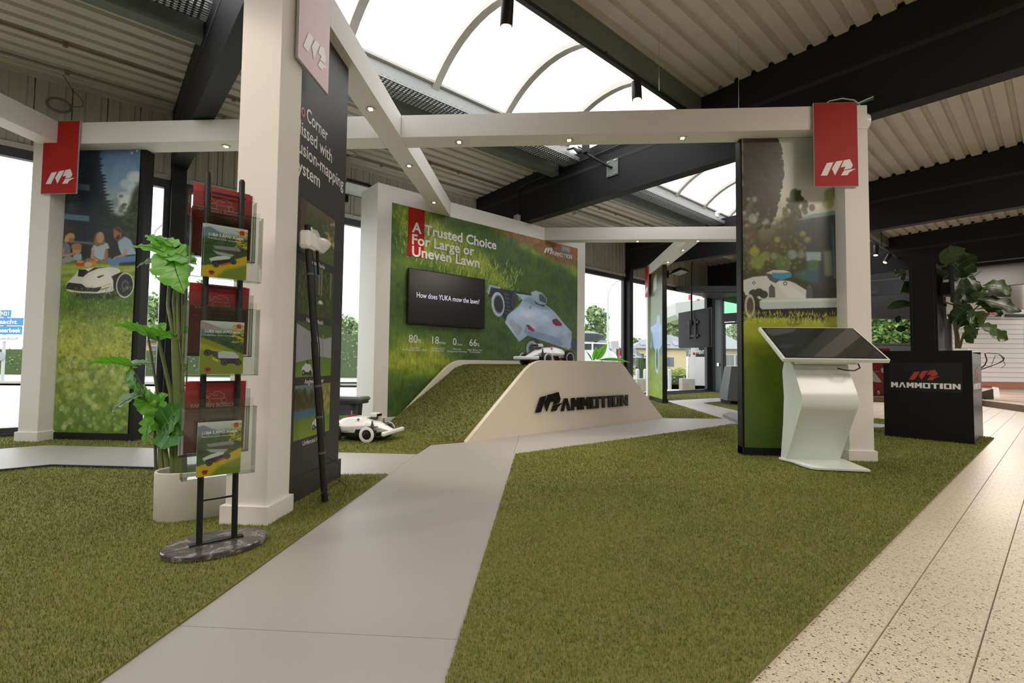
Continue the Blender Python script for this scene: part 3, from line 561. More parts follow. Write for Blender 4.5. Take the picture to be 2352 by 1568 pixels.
# walkway sheets laid on the terrazzo
walk = thing('floor', None, None, (0, 0, 0), kind='structure')
def sheet(poly, z0=.0, z1=.006, F=ID):
    b = MB(F); b.prism(poly, (0,0,z0), (1,0,0), (0,1,0), (0,0,1), z1-z0); return b.build('walkway_panel', pathm, walk)
g = .0012
sheet([(-1.145,-1.6), (-.25,-1.6), (-.25,1.5-g), (-1.145,1.5-g)])
sheet([(-1.145+g,1.5+g), (-.25,1.5+g), (-.25,4.49), (-.27-g,4.51), (-.27-g,5.64), (-.83,5.10), (-1.13,4.9), (-1.145+g,4.38)])
sheet([(-1.145-g,3.50), (-1.145-g,4.40), (-3.0+g,4.40), (-3.0+g,3.50)]); sheet([(-3.0-g,3.50), (-3.0-g,4.40), (-4.78,4.40), (-7.2,1.98), (-7.2,.08), (-3.78,3.50)])
p = lambda u, w: tuple(uw(u, w)[:2])
sheet([(-.27+g,4.49), p(6.25,3.16), p(7.2,3.1), p(7.2,4.22), (-.27+g,5.66)])
sheet([p(7.2+2*g,3.1), p(7.9,2.7), p(7.9,1.7), p(9.2,1.7), p(9.2,3.2), p(14.8,3.2), p(14.8,7.3), p(7.2+2*g,7.3)])
# ---- turf
def turf_blades(pts, nrm, hgt, wid, name, parent, base=(.205,.245,.034), seed=1):
    n = len(pts); r = np.random.default_rng(seed); ang = r.uniform(0, 2*PI, n); lean = r.uniform(.1, .9, n); h = hgt*r.uniform(.6, 1.25, n); wv = wid*r.uniform(.7, 1.3, n)
    d = np.stack([np.cos(ang), np.sin(ang), np.zeros(n)], 1); s = np.stack([-np.sin(ang+r.normal(0,.5,n)), np.cos(ang), np.zeros(n)], 1)
    # slow drift of the blade tone
    k = np.sin(pts[:,0]*2.1+pts[:,1]*1.3)+np.sin(pts[:,0]*.9-pts[:,1]*2.7+1.5)
    tip = pts+nrm*h[:,None]*(1-.35*lean[:,None]**2)+d*(h*lean*.8)[:,None]
    V = np.empty((n*3, 3), np.float32); V[0::3] = pts-s*wv[:,None]/2; V[1::3] = pts+s*wv[:,None]/2; V[2::3] = tip
    me = bpy.data.meshes.new(name); me.vertices.add(n*3); me.vertices.foreach_set('co', V.ravel()); me.loops.add(n*3); me.loops.foreach_set('vertex_index', np.arange(n*3, dtype=np.int32))
    me.polygons.add(n); me.polygons.foreach_set('loop_start', np.arange(0, n*3, 3, dtype=np.int32)); me.polygons.foreach_set('loop_total', np.full(n, 3, np.int32)); me.update()
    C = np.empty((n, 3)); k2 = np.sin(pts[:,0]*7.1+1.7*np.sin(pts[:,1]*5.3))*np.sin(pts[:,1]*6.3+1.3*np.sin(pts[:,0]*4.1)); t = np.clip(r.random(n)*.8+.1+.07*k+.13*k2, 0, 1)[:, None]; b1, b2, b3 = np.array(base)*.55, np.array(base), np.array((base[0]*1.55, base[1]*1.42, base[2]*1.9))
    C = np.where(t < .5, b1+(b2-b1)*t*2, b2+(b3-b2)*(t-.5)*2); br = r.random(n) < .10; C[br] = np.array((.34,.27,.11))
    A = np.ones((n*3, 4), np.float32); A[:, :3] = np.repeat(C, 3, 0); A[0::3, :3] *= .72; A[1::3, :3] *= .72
    ca = me.color_attributes.new('col', 'FLOAT_COLOR', 'POINT'); ca.data.foreach_set('color', A.ravel())
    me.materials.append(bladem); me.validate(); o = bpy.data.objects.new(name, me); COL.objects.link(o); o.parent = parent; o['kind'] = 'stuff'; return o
bladem = attrm('turf_blade', .55, spec=.25)
thatch = mat('turf_backing', (.16,.165,.045), .9, noise=(60,.35))
def turf(label, poly, dens, z=.012, seed=1, hgt=.017, wid=.0026):
    from mathutils.geometry import tessellate_polygon
    c = Vector((sum(q[0] for q in poly)/len(poly), sum(q[1] for q in poly)/len(poly), 0)); t = thing('turf', label, 'artificial grass', c, kind='stuff')
    b = MB(); b.prism(poly, (0,0,.0), (1,0,0), (0,1,0), (0,0,1), z); b.build('backing', thatch, t)
    tri = tessellate_polygon([[Vector((q[0], q[1], 0)) for q in poly]]); r = np.random.default_rng(seed); P = []
    for a_, b_, c_ in tri:
        A, B, Cc = [np.array(poly[i]) for i in (a_, b_, c_)]; ar = abs(np.cross(B-A, Cc-A))/2; n = int(ar*dens(.5))*1
        nmax = int(ar*42000); u, v = r.random(nmax), r.random(nmax); m = u+v > 1; u[m], v[m] = 1-u[m], 1-v[m]
        X = A+(B-A)*u[:,None]+(Cc-A)*v[:,None]; dist = np.hypot(X[:,0], X[:,1]); keep = r.random(nmax) < dens(dist)/42000
        fx = (X@np.array([CR.x, CR.y]))/np.maximum(.01, X@np.array([CF.x, CF.y])); vis = (X@np.array([CF.x, CF.y]) > .75) & (np.abs(fx) < 1.35); keep &= vis | (r.random(nmax) < .12); P.append(X[keep])
    P = np.concatenate(P); pts = np.stack([P[:,0]-c.x, P[:,1]-c.y, np.full(len(P), z-.002)], 1); d = np.hypot(P[:,0], P[:,1])
    k = np.clip(d/2.6, .85, 3.0)
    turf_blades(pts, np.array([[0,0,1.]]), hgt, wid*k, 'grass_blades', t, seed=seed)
    return t
DN = lambda d: np.clip(42000*(2.0/np.maximum(d, .5))**1.3, 3600, 42000)
T1 = turf('green artificial lawn at the left front under the brochure stand', [(-1.145,-1.0), (-1.145,3.58), (-1.45,3.53), (-3.76,3.51), (-6.6,.67), (-6.6,-1)], DN, seed=3)
b = MB(); b.box((-3.76,3.512,0), (-1.5,3.53,.03)); b.prism([(-3.76,3.51),(-3.772,3.528),(-6.61,.69),(-6.6,.67)], (0,0,0), (1,0,0), (0,1,0), (0,0,1), .03); b.build('edge_strip', blackm, T1)
turf('artificial lawn behind the side path, along the windows and up to the ramp foot', [(-1.144,4.40), (-1.14,4.9), (-.83,5.14), (-2.05,6.36), (-2.2,6.26), (-2.62,6.62), (-2.50,7.35), (-2.65,7.75), (-8.4,2.0), (-7.2,1.98), (-4.79,4.40)], DN, seed=4)
turf('large artificial lawn right of the main path under the touch-screen kiosk', [(-.25,.563), (-.25,4.49), (2.30,6.76), (2.67,7.13), (3.0,7.2), (4.6,7.1), (5.46,6.273)], DN, seed=5)
turf('narrow artificial lawn wedge right of the ramp in front of the bollards', [p(6.9,4.16), p(7.57,3.58), p(10.0,6.0), p(9.2,6.6), p(7.3,5.9)], DN, seed=6)
turf('artificial grass strip along the far glass front', [p(10.05,6.15), p(12.7,5.87), p(14.6,6.2), p(14.6,7.25), p(9.3,7.25)], DN, seed=7)
turf('small artificial lawn under the slanted dark grey cabinet', [p(10.3,5.27), p(13,5.2), p(12.5,4.2), p(9.1,3.98)], DN, seed=8)
turf('thin artificial grass strip seen between the right post and the black plinth', [p(8.9,1.3), p(8.9,2.6), p(9.7,2.6), p(9.7,1.2)], DN, seed=9)
# ---- glass front on the left (runs along the building axis)
WF = 7.42
wall_left = MB(F45); wall_left.box((-7, WF+.03, 3.06), (14.9, WF+.12, 4.25)); wall_left = struct(wall_left.build('wall_left', cladm))
bays = [(-3.98, .71), (.88, 5.52), (5.72, 10.33), (10.53, 14.72)]
proto = MB(F45); pw = .298
proto.prism([(0,0),(.05,0),(.06,-.012),(.10,-.012),(.11,0),(.19,0),(.20,-.012),(.24,-.012),(.25,0),(.298,0),(.298,.008),(0,.008)], (0,0,0), (1,0,0), (0,1,0), (0,0,1), .80)
pl0 = proto.build('cladding_panel', cladm, wall_left); Ti = MAT0[wall_left.name].inverted()@F45
first = True
for (a, c) in bays:
    n = int((c-a)/.3)
    for i in range(n):
        o = pl0 if first else pl0.copy()
        if not first: COL.objects.link(o); o.parent = wall_left
        first = False; o.location = (Ti@Vector((a+.04+i*(c-a-.05)/n, WF, 3.18)))-(Ti@Vector((0,0,0)))
    b = MB(F45); b.box((a, WF-.05, 3.10), (c, WF+.03, 3.16)); b.box((a, WF-.035, 3.16), (a+.05, WF+.03, 4.0)); b.box((c-.05, WF-.035, 3.16), (c, WF+.03, 4.0)); b.box((a, WF-.035, 3.94), (c, WF+.03, 4.0)); b.build('edge_trim', framel, wall_left)
for k, (a, c) in enumerate([(-6.9, -4.15)]+bays):
    win = MB(F45)
    for x0, x1, zz0, zz1 in [(a, c, 0, .10), (a, c, 3.00, 3.10), (a, a+.06, .10, 3.0), (c-.06, c, .10, 3.0)]: win.box((x0, WF-.03, zz0), (x1, WF+.05, zz1))
    win = struct(win.build('window_%d' % (k+1), winf))
    put(win, 'pane', glass, lambda b: b.box((a+.055, WF+.005, .095), (c-.055, WF+.013, 3.005)), F45)
    put(win, 'sill', winf, lambda b: b.box((a, WF-.09, .0), (c, WF-.032, .045)), F45)
# ---- roof beams and posts
BEAMS = [-4.06, .79, 5.62, 10.43, 15.24, 20.05]
deck_z = lambda w: 4.0+.027*(7.4-w)
for k, u in enumerate(BEAMS):
    b = MB(F45); zt = lambda w: deck_z(w)-.005; a, c = u-.085, u+.085; w1, w2 = 7.38, -8.9
    for uu in (a, c): pass
    b.add([(a,w1,3.262),(c,w1,3.262),(c,w2,3.262),(a,w2,3.262),(a,w1,zt(w1)),(c,w1,zt(w1)),(c,w2,zt(w2)),(a,w2,zt(w2))], [(0,1,2,3),(4,7,6,5),(0,4,5,1),(1,5,6,2),(2,6,7,3),(3,7,4,0)])
    if u == BEAMS[-1]: b.v = [v for v in b.v]
    bo = struct(b.build('roof_beam', blackw)); 
    if u < 15: put(bo, 'post', black, lambda b: (b.box((u-.075, 7.26, .0), (u+.075, 7.40, 3.262)), b.box((u-.095, 7.40, 0), (u+.095, 7.5, 3.3))), F45)
    put(bo, 'packing_strip', blackm, lambda b: b.box((u-.088, -8.8, 3.74), (u-.0855, 7.3, 3.79)) , F45)
# ---- ceiling of trapezoidal sheets, laid in strips
ceil_ = MB(F45)
ceil_.box((-7, 5.06, 4.16), (24, 7.6, 4.2)); ceil_.box((-7, -9, 4.16+.2), (24, 2.7, 4.4+.0)); ceil_.box((-7, 2.5, 4.20), (24, 2.975, 4.25)); ceil_.box((-7, 2.5, 4.2), (24, 2.55, 4.4)); ceiling = struct(ceil_.build('ceiling', deckm))
for bi in range(-1, len(BEAMS)):
    u0 = -7 if bi < 0 else BEAMS[bi]+.085; u1 = BEAMS[bi+1]-.085 if bi+1 < len(BEAMS) else 24.0
    for si in range(17):
        wa = 7.45-si*.94
        if wa-.94 < 5.25 and wa > 2.9:
            if wa-.94 < 2.95 and wa > 2.95: wlim = (max(wa-.94, -9), 2.98)
            elif wa > 5.35: wlim = (5.33, wa)
            else: continue
        else: wlim = (wa-.94, wa)
        b = MB(F45); pts = []; k = wa; 
        while k > wa-.94+1e-6:
            for dw, dz in [(0,0), (.118,0), (.130,.042), (.176,.042)]:
                ww = k-dw
                if wlim[0] <= ww <= wlim[1]: pts.append((ww, deck_z(ww)+dz))
            k -= .188
        ww = max(wa-.94, wlim[0]); pts.append((ww, deck_z(ww)+.001))
        if len(pts) < 2: continue
        n = len(pts); vs = [(u0, q[0], q[1]) for q in pts]+[(u1, q[0], q[1]) for q in pts]
        b.add(vs, [(i, i+1, n+i+1, n+i) for i in range(n-1)]); b.build('ceiling_sheet', deckm, ceiling)
# ---- barrel rooflight between w=3 and w=5
rl = thing('skylight', None, None, uw(5, 4, 4.25), PI/4, kind='structure')
RR = 1.38; zc = 4.26+.42-RR
arc = [(4+RR*math.sin(t), zc+RR*math.cos(t)) for t in [math.asin(1/RR)*(1-2*i/14) for i in range(15)]]
for u in [-6.0+1.12*i-.0 for i in range(27)]:
    uu = u+(3.09+6.0-1.12*8)-.0
    b = MB(F45); n = len(arc)
    for s_, e in ((-.045, .045),):
        A = [(uu+s_, w, z) for w, z in arc]; B = [(uu+e, w, z) for w, z in arc]; A2 = [(uu+s_, 4+(w-4)*1.0, z-.07) for w, z in arc]; B2 = [(uu+e, w, z-.07) for w, z in arc]
        vs = A+B+A2+B2; fs = []
        for i in range(n-1): fs += [(i, i+1, n+i+1, n+i), (2*n+i, 3*n+i, 3*n+i+1, 2*n+i+1), (i, 2*n+i, 2*n+i+1, i+1), (n+i, n+i+1, 3*n+i+1, 3*n+i)]
        b.add(vs, fs)
    b.build('rib', framel, rl)
b = MB(F45); n = len(arc); b.add([(-7, w, z+.006) for w, z in arc]+[(24, w, z+.006) for w, z in arc], [(i, i+1, n+i+1, n+i) for i in range(n-1)]); b.build('glazing_sheet', polyc, rl)
for bi in range(-1, len(BEAMS)):
    u0 = -6.95 if bi < 0 else BEAMS[bi]+.087; u1 = BEAMS[bi+1]-.087 if bi+1 < len(BEAMS) else 24.0
    put(rl, 'upstand', galv, lambda b: (b.box((u0, 5.0, 3.98), (u1, 5.02, 4.26)), b.box((u0, 2.98, 4.0), (u1, 3.0, 4.26))), F45)
    put(rl, 'edge_trim', framel, lambda b: (b.box((u0, 4.96, 4.24), (u1, 5.06, 4.27)), b.box((u0, 2.94, 4.24), (u1, 3.04, 4.27))), F45)
    put(rl, 'trimmer', trimg, lambda b: (b.box((u0, 5.22, 3.84), (u1, 5.36, 4.06)), b.box((u0, 2.84, 3.90), (u1, 2.97, 4.125))), F45)
    if u1-u0 < 1: continue
    tr = thing('cable_tray', ['perforated cable tray under the nearest skylight edge, left of the left roof beam', 'perforated steel cable tray along the skylight edge above the white cross beam', 'perforated steel cable tray under the farther skylight behind the camera bracket', 'perforated cable tray beyond the third roof beam', 'perforated cable tray over the entrance bay', 'perforated cable tray in the farthest bay', 'perforated cable tray in the end bay'][bi+1], 'cable tray', uw((u0+u1)/2, 5.11, 3.93), PI/4, 'perforated cable trays beside the skylight') if bi < 3 else None
    if tr:
        # tray floor drawn as real slotted strip: cross bars between long bars, so light shows through
        def trayf(b):
            for w0 in (4.794,4.83,4.866,4.902,4.938,4.974,5.010,5.046,5.082): b.box((u0, w0, 3.93), (u1, w0+.020, 3.933))
            m = int((u1-u0)/.05)
            for i in range(m): x = u0+i*.05; b.box((x, 4.794, 3.930), (x+.022, 5.1, 3.9335))
        put(tr, 'perforated_floor', galv, trayf, F45)
        put(tr, 'side', galv, lambda b: (b.box((u0, 4.79, 3.93), (u1, 4.794, 3.947)), b.box((u0, 4.79, 3.957), (u1, 4.794, 3.99)), [b.box((u0+i*.075, 4.79, 3.947), (u0+i*.075+.035, 4.794, 3.957)) for i in range(int((u1-u0)/.075))], b.box((u0, 5.1, 3.93), (u1, 5.104, 3.975))), F45)
# ---- enclosing walls outside the view
b = MB(F45); b.box((-7, -9.1, 0), (24, -9, 4.5)); struct(b.build('wall_right', cladm))
b = MB(F45); b.box((-7.1, -9, 0), (-7, 7.5, 4.5)); struct(b.build('wall_back', cladm))
# ---- end wall with the entrance door (perpendicular to the glass front)
EU = 14.9
b = MB(F45)
for a in [((EU, 7.27, 0), (EU+.12, 7.44, 3.2)), ((EU, 7.0, 0), (EU+.12, 7.06, 3.0)), ((EU, 7.06, 2.9), (EU+.12, 7.27, 3.2)), ((EU, 3.4, 2.92), (EU+.12, 7.0, 3.2)), ((EU, 3.4, 3.2), (EU+.12, 7.44, 4.3)), ((EU-.16, 7.36, 3.0), (EU+.12, 7.58, 4.3)), ((EU-.16, 7.40, 0), (EU+.12, 7.5, 3.1)), ((EU, 5.86, 0), (EU+.12, 5.94, 2.92)), ((EU, 3.4, 0), (EU+.12, 3.55, 2.92)), ((EU, 3.4, 0), (EU+.12, 5.86, .1)), ((EU, 4.7, 0), (EU+.12, 4.78, 2.92))]: b.box(*a)
wall_end = struct(b.build('wall_far', winf))
put(wall_end, 'panel', mat('blue_grey_panel', (.10,.115,.135), .35), lambda b: b.box((EU+.03, 7.06, 0), (EU+.07, 7.27, 2.9)), F45)
for a, c in ((3.55, 4.7), (4.78, 5.86)): put(wall_end, 'pane', glass, lambda b: b.box((EU+.05, a, .1), (EU+.056, c, 2.92)), F45)
b = MB(F45)
for a in [((EU+.0, 6.93, .02), (EU+.06, 7.0, 2.18)), ((EU, 5.94, .02), (EU+.06, 6.02, 2.18)), ((EU, 6.02, .02), (EU+.06, 6.93, .12)), ((EU, 6.02, 2.12), (EU+.06, 6.93, 2.18)), ((EU-.02, 5.94, 2.2), (EU+.1, 7.0, 2.46))]: b.box(*a)
door = struct(b.build('door_1', black))
put(door, 'pane', glass, lambda b: b.box((EU+.02, 6.02, .12), (EU+.028, 6.93, 2.12)), F45)
put(door, 'transom_pane', glassm('transom_reflection_tint', (.35,.6,.45), .8), lambda b: b.box((EU+.02, 5.94, 2.46), (EU+.028, 7.0, 2.92)), F45)  # green tint stands in for the ceiling reflected in the transom
put(door, 'handle', black, lambda b: b.tube([uw(EU-.02, 6.95, .78), uw(EU-.07, 6.95, .80), uw(EU-.07, 6.95, 1.15), uw(EU-.02, 6.95, 1.17)], .012))
put(door, 'lock', chrome, lambda b: b.box((EU-.025, 7.12, .82), (EU+.03, 7.18, .92)), F45)
# lowered slatted soffit over the entrance
b = MB(); S0 = [(3.78,14.2), (8.6,14.2), (8.6,16.0), (5.45,15.84)]
b.prism([(3.80,14.15), (9.4,14.15), (9.4,17.8), (7.2,17.6), (5.35,15.75)], (0,0,2.96), (1,0,0), (0,1,0), (0,0,1), .16); sof = struct(b.build('ceiling', mat('soffit_anthracite', (.04,.042,.05), .4)))
def slats(b):
    for i in range(22):
        y = 14.28+i*.075; x0 = 3.95+max(0, (y-14.15))*1.0; b.box((x0, y, 2.945), (9.3, y+.045, 2.96))
slats_m = MB(); 
for i in range(22):
    y = 14.28+i*.075; x0 = 3.97+max(0, (y-14.15))*.98; bb = MB(); bb.box((x0, y, 2.94), (9.3, y+.045, 2.9605)); bb.build('slat', mat('soffit_slat', (.12,.12,.13), .3), sof)
# ---- showroom beyond: raised laminate platform, slat wall, window
PY = 18.5
plat = MB(); P0 = fl((1985, 922)); P1 = fl((2255, 932)); P2 = fl((2352, 946))
P3 = P2+(P2-P1).normalized()*2.2
ply = [(7.6,12.9), (P1.x, P1.y), (P2.x, P2.y), (P3.x, P3.y), (24, 6.4), (24, PY), (8.6, PY)]
plat.prism([(P0.x, P0.y)]+ply[1:], (0,0,.0), (1,0,0), (0,1,0), (0,0,1), .13); plat = struct(plat.build('floor', mat('platform_edge', (.17,.10,.07), .5)))
r = random.Random(5)
PLP = [(P0.x, P0.y)]+ply[1:]
def inpoly(q, P):
    k = False
    for i in range(len(P)):
        (xa, ya), (xb, yb) = P[i], P[(i+1)%len(P)]
        if (q[1] < ya) != (q[1] < yb) and q[0] < (xb-xa)*(q[1]-ya)/(yb-ya)+xa: k = not k
    return k
lamc = [mat('laminate_%s' % n_, c, .38, noise=(5,.18)) for n_, c in (('a',(.20,.135,.105)), ('b',(.25,.175,.14)), ('c',(.17,.115,.09)))]
for i in range(26):
    for j in range(9):
        x = 8.4+i*.62; y = 10.3+j*.92; cx_, cy_ = x+.31, y+.46
        if not (x+.6 < 23.9 and y+.9 < PY): continue
        if not all(inpoly(q, PLP) for q in [(x, y), (x+.62, y), (x+.62, y+.92), (x, y+.92)]): continue
        bb = MB(); bb.box((x+.003, y+.003, .128), (x+.617, y+.917, .136)); bb.build('floor_board', lamc[r.randrange(3)], plat)
cream = mat('cream_wall', (.60,.56,.50), .55); slatm = mat('slatwall_white', (.74,.70,.66), .4)
b = MB(); b.box((8.2, PY, .0), (11.45, PY+.15, 4.4)); b.box((11.45, PY, 2.66), (14.4, PY+.15, 4.4)); b.box((11.45, PY, 0), (14.4, PY+.15, 1.66)); b.box((14.4, PY, 0), (30, PY+.15, 4.4)); wb = struct(b.build('wall_front', mat('dark_wall', (.03,.03,.033), .6)))
win = MB(); 
for a in [((11.45,PY-.03,1.66),(14.4,PY+.1,1.72)), ((11.45,PY-.03,2.60),(14.4,PY+.1,2.66)), ((11.42,PY-.03,1.66),(11.5,PY+.1,2.66)), ((14.3,PY-.03,1.66),(14.4,PY+.1,2.66)), ((13.5,PY-.03,1.66),(13.56,PY+.1,2.66))]: win.box(*a)
win = struct(win.build('window_6', winf)); put(win, 'pane', glass, lambda b: (b.box((11.5, PY+.03, 1.72), (14.3, PY+.036, 2.6))))
put(wb, 'cream_band', cream, lambda b: b.box((14.6, PY-.04, 2.62), (24, PY, 3.42)))
sx0, sx1 = 14.75, 21.9
for rowi in range(13):
    z0 = .36+rowi*.172
    for ci in range(3):
        xx = sx0+ci*2.4; bb = MB(); bb.box((xx+.004, PY-.06, z0+.006), (xx+2.396, PY-.03, z0+.166)); bb.build('slat', slatm, wb)
put(wb, 'slat_backing', mat('slat_groove', (.25,.23,.22), .6), lambda b: b.box((sx0, PY-.035, .34), (sx1, PY-.001, 2.62)))
b = MB(); b.box((15.2, PY-.075, .13), (24, PY-.03, .34)); struct(b.build('baseboard_front', mat('orange_wood', (.36,.12,.04), .4, noise=(8,.2))))
# ================================================================== EXHIBITION STAND
ZB, ZT = 3.03, 3.25
EX, EY, EZ = Vector((1,0,0)), Vector((0,1,0)), Vector((0,0,1))
def post(label, x0, x1, y0, y1, group='white posts of the stand'):
    t = thing('stand_post', label, 'post', ((x0+x1)/2, (y0+y1)/2, 0), 0)
    put(t, 'shaft', white, lambda b: b.box((x0, y0, 0), (x1, y1, ZB-.001)), bevel=.003)
    put(t, 'base_board', white, lambda b: b.box((x0-.018, y0-.018, 0), (x1+.018, y1+.018, .105)), bevel=.002); return t
post('slim white square post at the far left, left of the family poster', -5.235, -5.025, 4.54, 4.75)
post('big white column nearest the viewer, behind the brochure stand', -1.625, -1.405, 2.42, 2.64)
post('white square post at the right, behind the kiosk screen', 2.735, 2.945, 4.54, 4.75)
post('narrow white post far back beside the slim distant poster', 2.53, 2.74, 11.95, 12.15)
def beam(label, poly, z0=ZB, z1=ZT):
    b = MB(); b.prism(poly, (0,0,z0), (1,0,0), (0,1,0), (0,0,1), z1-z0); o = b.build('stand_beam', white, bevel=.002); return tag(o, label, 'beam')
beam('white beam running from the near column back to the lawn picture wall', [(-1.615,2.42), (-1.405,2.42), (-1.405,7.08), (-1.615,6.87)])
beam('left part of the white cross beam, between the left post and the near beam', [(-5.235,4.54), (-1.617,4.54), (-1.617,4.775), (-5.235,4.775)])
beam('long right part of the white cross beam above the middle path', [(-1.403,4.54), (2.945,4.54), (2.945,4.775), (-1.403,4.775)])
beam('white beam coming toward the viewer along the left edge from the left post', [(-5.16,1.2), (-4.95,1.2), (-4.95,4.538), (-5.16,4.538)])
beam('farther white cross beam starting at the right end of the picture wall', [(-.03,8.50), (4.2,8.50), (4.2,8.71), (.18,8.71)])
beam('short white beam receding to the narrow far post', [(2.53,8.712), (2.74,8.712), (2.74,12.15), (2.53,12.15)])
# recessed lights
lens = mat('warm_led', (1,.9,.7), .4, emit=((1,.80,.48), 9)); ringm = mat('nickel_ring', (.42,.40,.36), .3, metal=.6)
def downlight(x, y, label, big=1.0):
    t = thing('downlight', label, 'ceiling light', (x, y, ZB-.004), 0, 'recessed lights under the white beams')
    b = MB(); b.lathe([(.028,0),(.040,-.004),(.042,0),(.042,.003)], 24); b.build('ring', ringm, t, local=True, smooth=True)
    b = MB(); b.lathe([(.028,.001),(.027,-.002),(.0,-.003)], 16); b.build('reflector', mat('lamp_reflector', (.7,.62,.45), .25, metal=.5), t, local=True)
    for k in range(4):
        a_ = PI/4+k*PI/2; b = MB(); b.lathe([(.0085,0),(.006,-.004),(0,-.005)], 8, M=Matrix.Translation((math.cos(a_)*.012, math.sin(a_)*.012, -.0035))); b.build('led', lens, t, local=True)
    spot_light('downlight_beam', (x, y, ZB-.02), (x, y, 0), 9, (1,.84,.6), math.radians(95), .8, .03)
for q, z, lab in [((852,250),0,'recessed light under the near beam, nearest to the column'), ((941,380),0,'recessed light under the near beam, just behind the crossing'), ((997,464),0,'recessed light under the near beam, closest to the picture wall'),
                  ((514,332),1,'recessed light in the left cross beam, beside the near column'), ((1055,327),1,'recessed light in the right cross beam, first right of the crossing'), ((1307,322),1,'recessed light in the middle of the right cross beam'), ((1567,317),1,'recessed light in the right cross beam, near the right poster'),
                  ((1463,555),2,'recessed light in the far cross beam, left one'), ((1600,555),2,'recessed light in the far cross beam, right one at the junction'), ((1565,574),3,'recessed light in the short receding beam, nearer one'), ((1531,602),3,'recessed light in the short receding beam, farther one')]:
    P = fl(q, ZB); x, y = P.x, P.y
    if z == 0: x = -1.51
    if z == 1: y = 4.6575
    if z == 2: y = 8.605
    if z == 3: x = 2.635
    downlight(x, y, lab)
# ---- hanging red signs with the white mark
def sign(label, o, ex, en, w, zt, zb, light=False):
    o = Vector(o); t = thing('hanging_sign', label, 'sign', (o.x, o.y, zb), 0)
    m_ = mat('pale_pink_sign', (.55,.27,.27), .35) if light else red  # one sign gets a paler pink face and a greyer mark
    put(t, 'panel', mat('sign_core', (.45,.45,.45), .5), lambda b: b.prism([(0,zb),(w,zb),(w,zt),(0,zt)], o, ex, EZ, en, .012))
    put(t, 'red_face', m_, lambda b: b.prism([(.003,zb+.003),(w-.003,zb+.003),(w-.003,zt-.003),(.003,zt-.003)], o+en*.012, ex, EZ, en, .0015))
    lw = w*.80; logo(o+Vector(ex)*(w*.14)+EZ*(zb+.10*(w/.385)), Vector(ex), EZ, Vector(en), lw, .001, offw if not light else mat('pale_grey_logo', (.62,.58,.58), .3), t, off=.0145, hs=1.0)
sign('red sign with white mark hanging at the left post', (-5.10,4.525,0), EX, -EY, .385, 3.255, 2.505)
sign('dull red sign with white mark hanging at the right post', (2.455,4.525,0), EX, -EY, .385, 3.265, 2.485)
sign('pale pink sign on the side of the near column', (-1.392,2.535,0), EY, EX, .385, 3.27, 2.535, True)
sign('small distant red sign on the narrow far post', (2.52,12.14,0), -EY, -EX, .36, 3.25, 2.50)
# ---- poster panels
def panel(label, name, x0, x1, y, m, cat='poster', side=1):
    t = thing('poster_board', label, cat, ((x0+x1)/2, y+.06, 0), 0)
    put(t, 'core', black, lambda b: b.box((x0, y+.004, .02), (x1, y+.11, 3.026)))
    put(t, 'plinth', black, lambda b: b.box((x0-.0, y-.012, 0), (x1+.012, y+.118, .085)))
    return t
t = panel('tall poster of a family picnic with a white robot mower, framed in black', '', -5.02, -4.152, 4.695, None)
print_quad('print', paint_left(), t, (LX0+.105, 4.692, LZ0), (LX1, 4.692, LZ0), (LX1, 4.692, LZ1-.055), (LX0+.105, 4.692, LZ1-.055))
t.children[0]; 
def fix_uv(o, u0, u1, v0, v1):
    for i, (a, c) in enumerate([(u0,v0),(u1,v0),(u1,v1),(u0,v1)]): o.data.uv_layers[0].data[i].uv = (a, c)
fix_uv(t.children[-1] if t.children[-1].name.startswith('print') else [c for c in t.children if c.name.startswith('print')][0], .105/.913, 1, 0, (LZ1-.055-LZ0)/(LZ1-LZ0))
t = panel('tall poster of a mower beside a cypress and a house, behind the kiosk', '', 1.868, 2.735, 4.695, None)
print_quad('print', paint_right(), t, (RX0, 4.692, RZ0), (2.735, 4.692, RZ0), (2.735, 4.692, 3.026), (RX0, 4.692, 3.026))
fix_uv([c for c in t.children if c.name.startswith('print')][0], 0, (2.735-RX0)/(RX1-RX0), 0, (3.026-RZ0)/(RZ1-RZ0))
# text panel behind the near column
t = thing('poster_board', 'dark grey text panel about fusion mapping with four small photos', 'poster', (-1.51,3.05,0), 0)
put(t, 'core', dgrey, lambda b: b.box((-1.56, 2.64, .02), (-1.471, 3.435, 3.028)))
put(t, 'plinth', dgrey, lambda b: b.box((-1.575, 2.642, 0), (-1.455, 3.45, .145)))
xp = -1.471
text_part('No', (xp,2.695,2.33), EY, EZ, EX, .115, mat('print_red', (.55,.05,.04), .4), t, cap=.088, depth=.0006)
text_part('Corner', (xp,2.83,2.33), EY, EZ, EX, .292, offw, t, cap=.088, depth=.0006)
text_part('Missed with', (xp,2.695,2.213), EY, EZ, EX, .50, offw, t, cap=.088, depth=.0006)
text_part('Fusion-mapping', (xp,2.695,2.096), EY, EZ, EX, .70, offw, t, cap=.088, depth=.0006)
text_part('System', (xp,2.695,1.979), EY, EZ, EX, .335, offw, t, cap=.088, depth=.0006)
for i, (zb, zt, cap) in enumerate([(1.505,1.835,'Dense Shade'), (1.132,1.455,'Narrow Nook'), (.748,1.088,'Angled Corner'), (.37,.698,'Unfenced Area')]):
    print_quad('photo', paint_small(i), t, (xp+.001,2.79,zb), (xp+.001,3.27,zb), (xp+.001,3.27,zt), (xp+.001,2.79,zt))
    text_part(cap, (xp,2.905,zb-.043), EY, EZ, EX, .23 if len(cap) < 12 else .26, offw, t, cap=.030, depth=.0005, bold=.01)
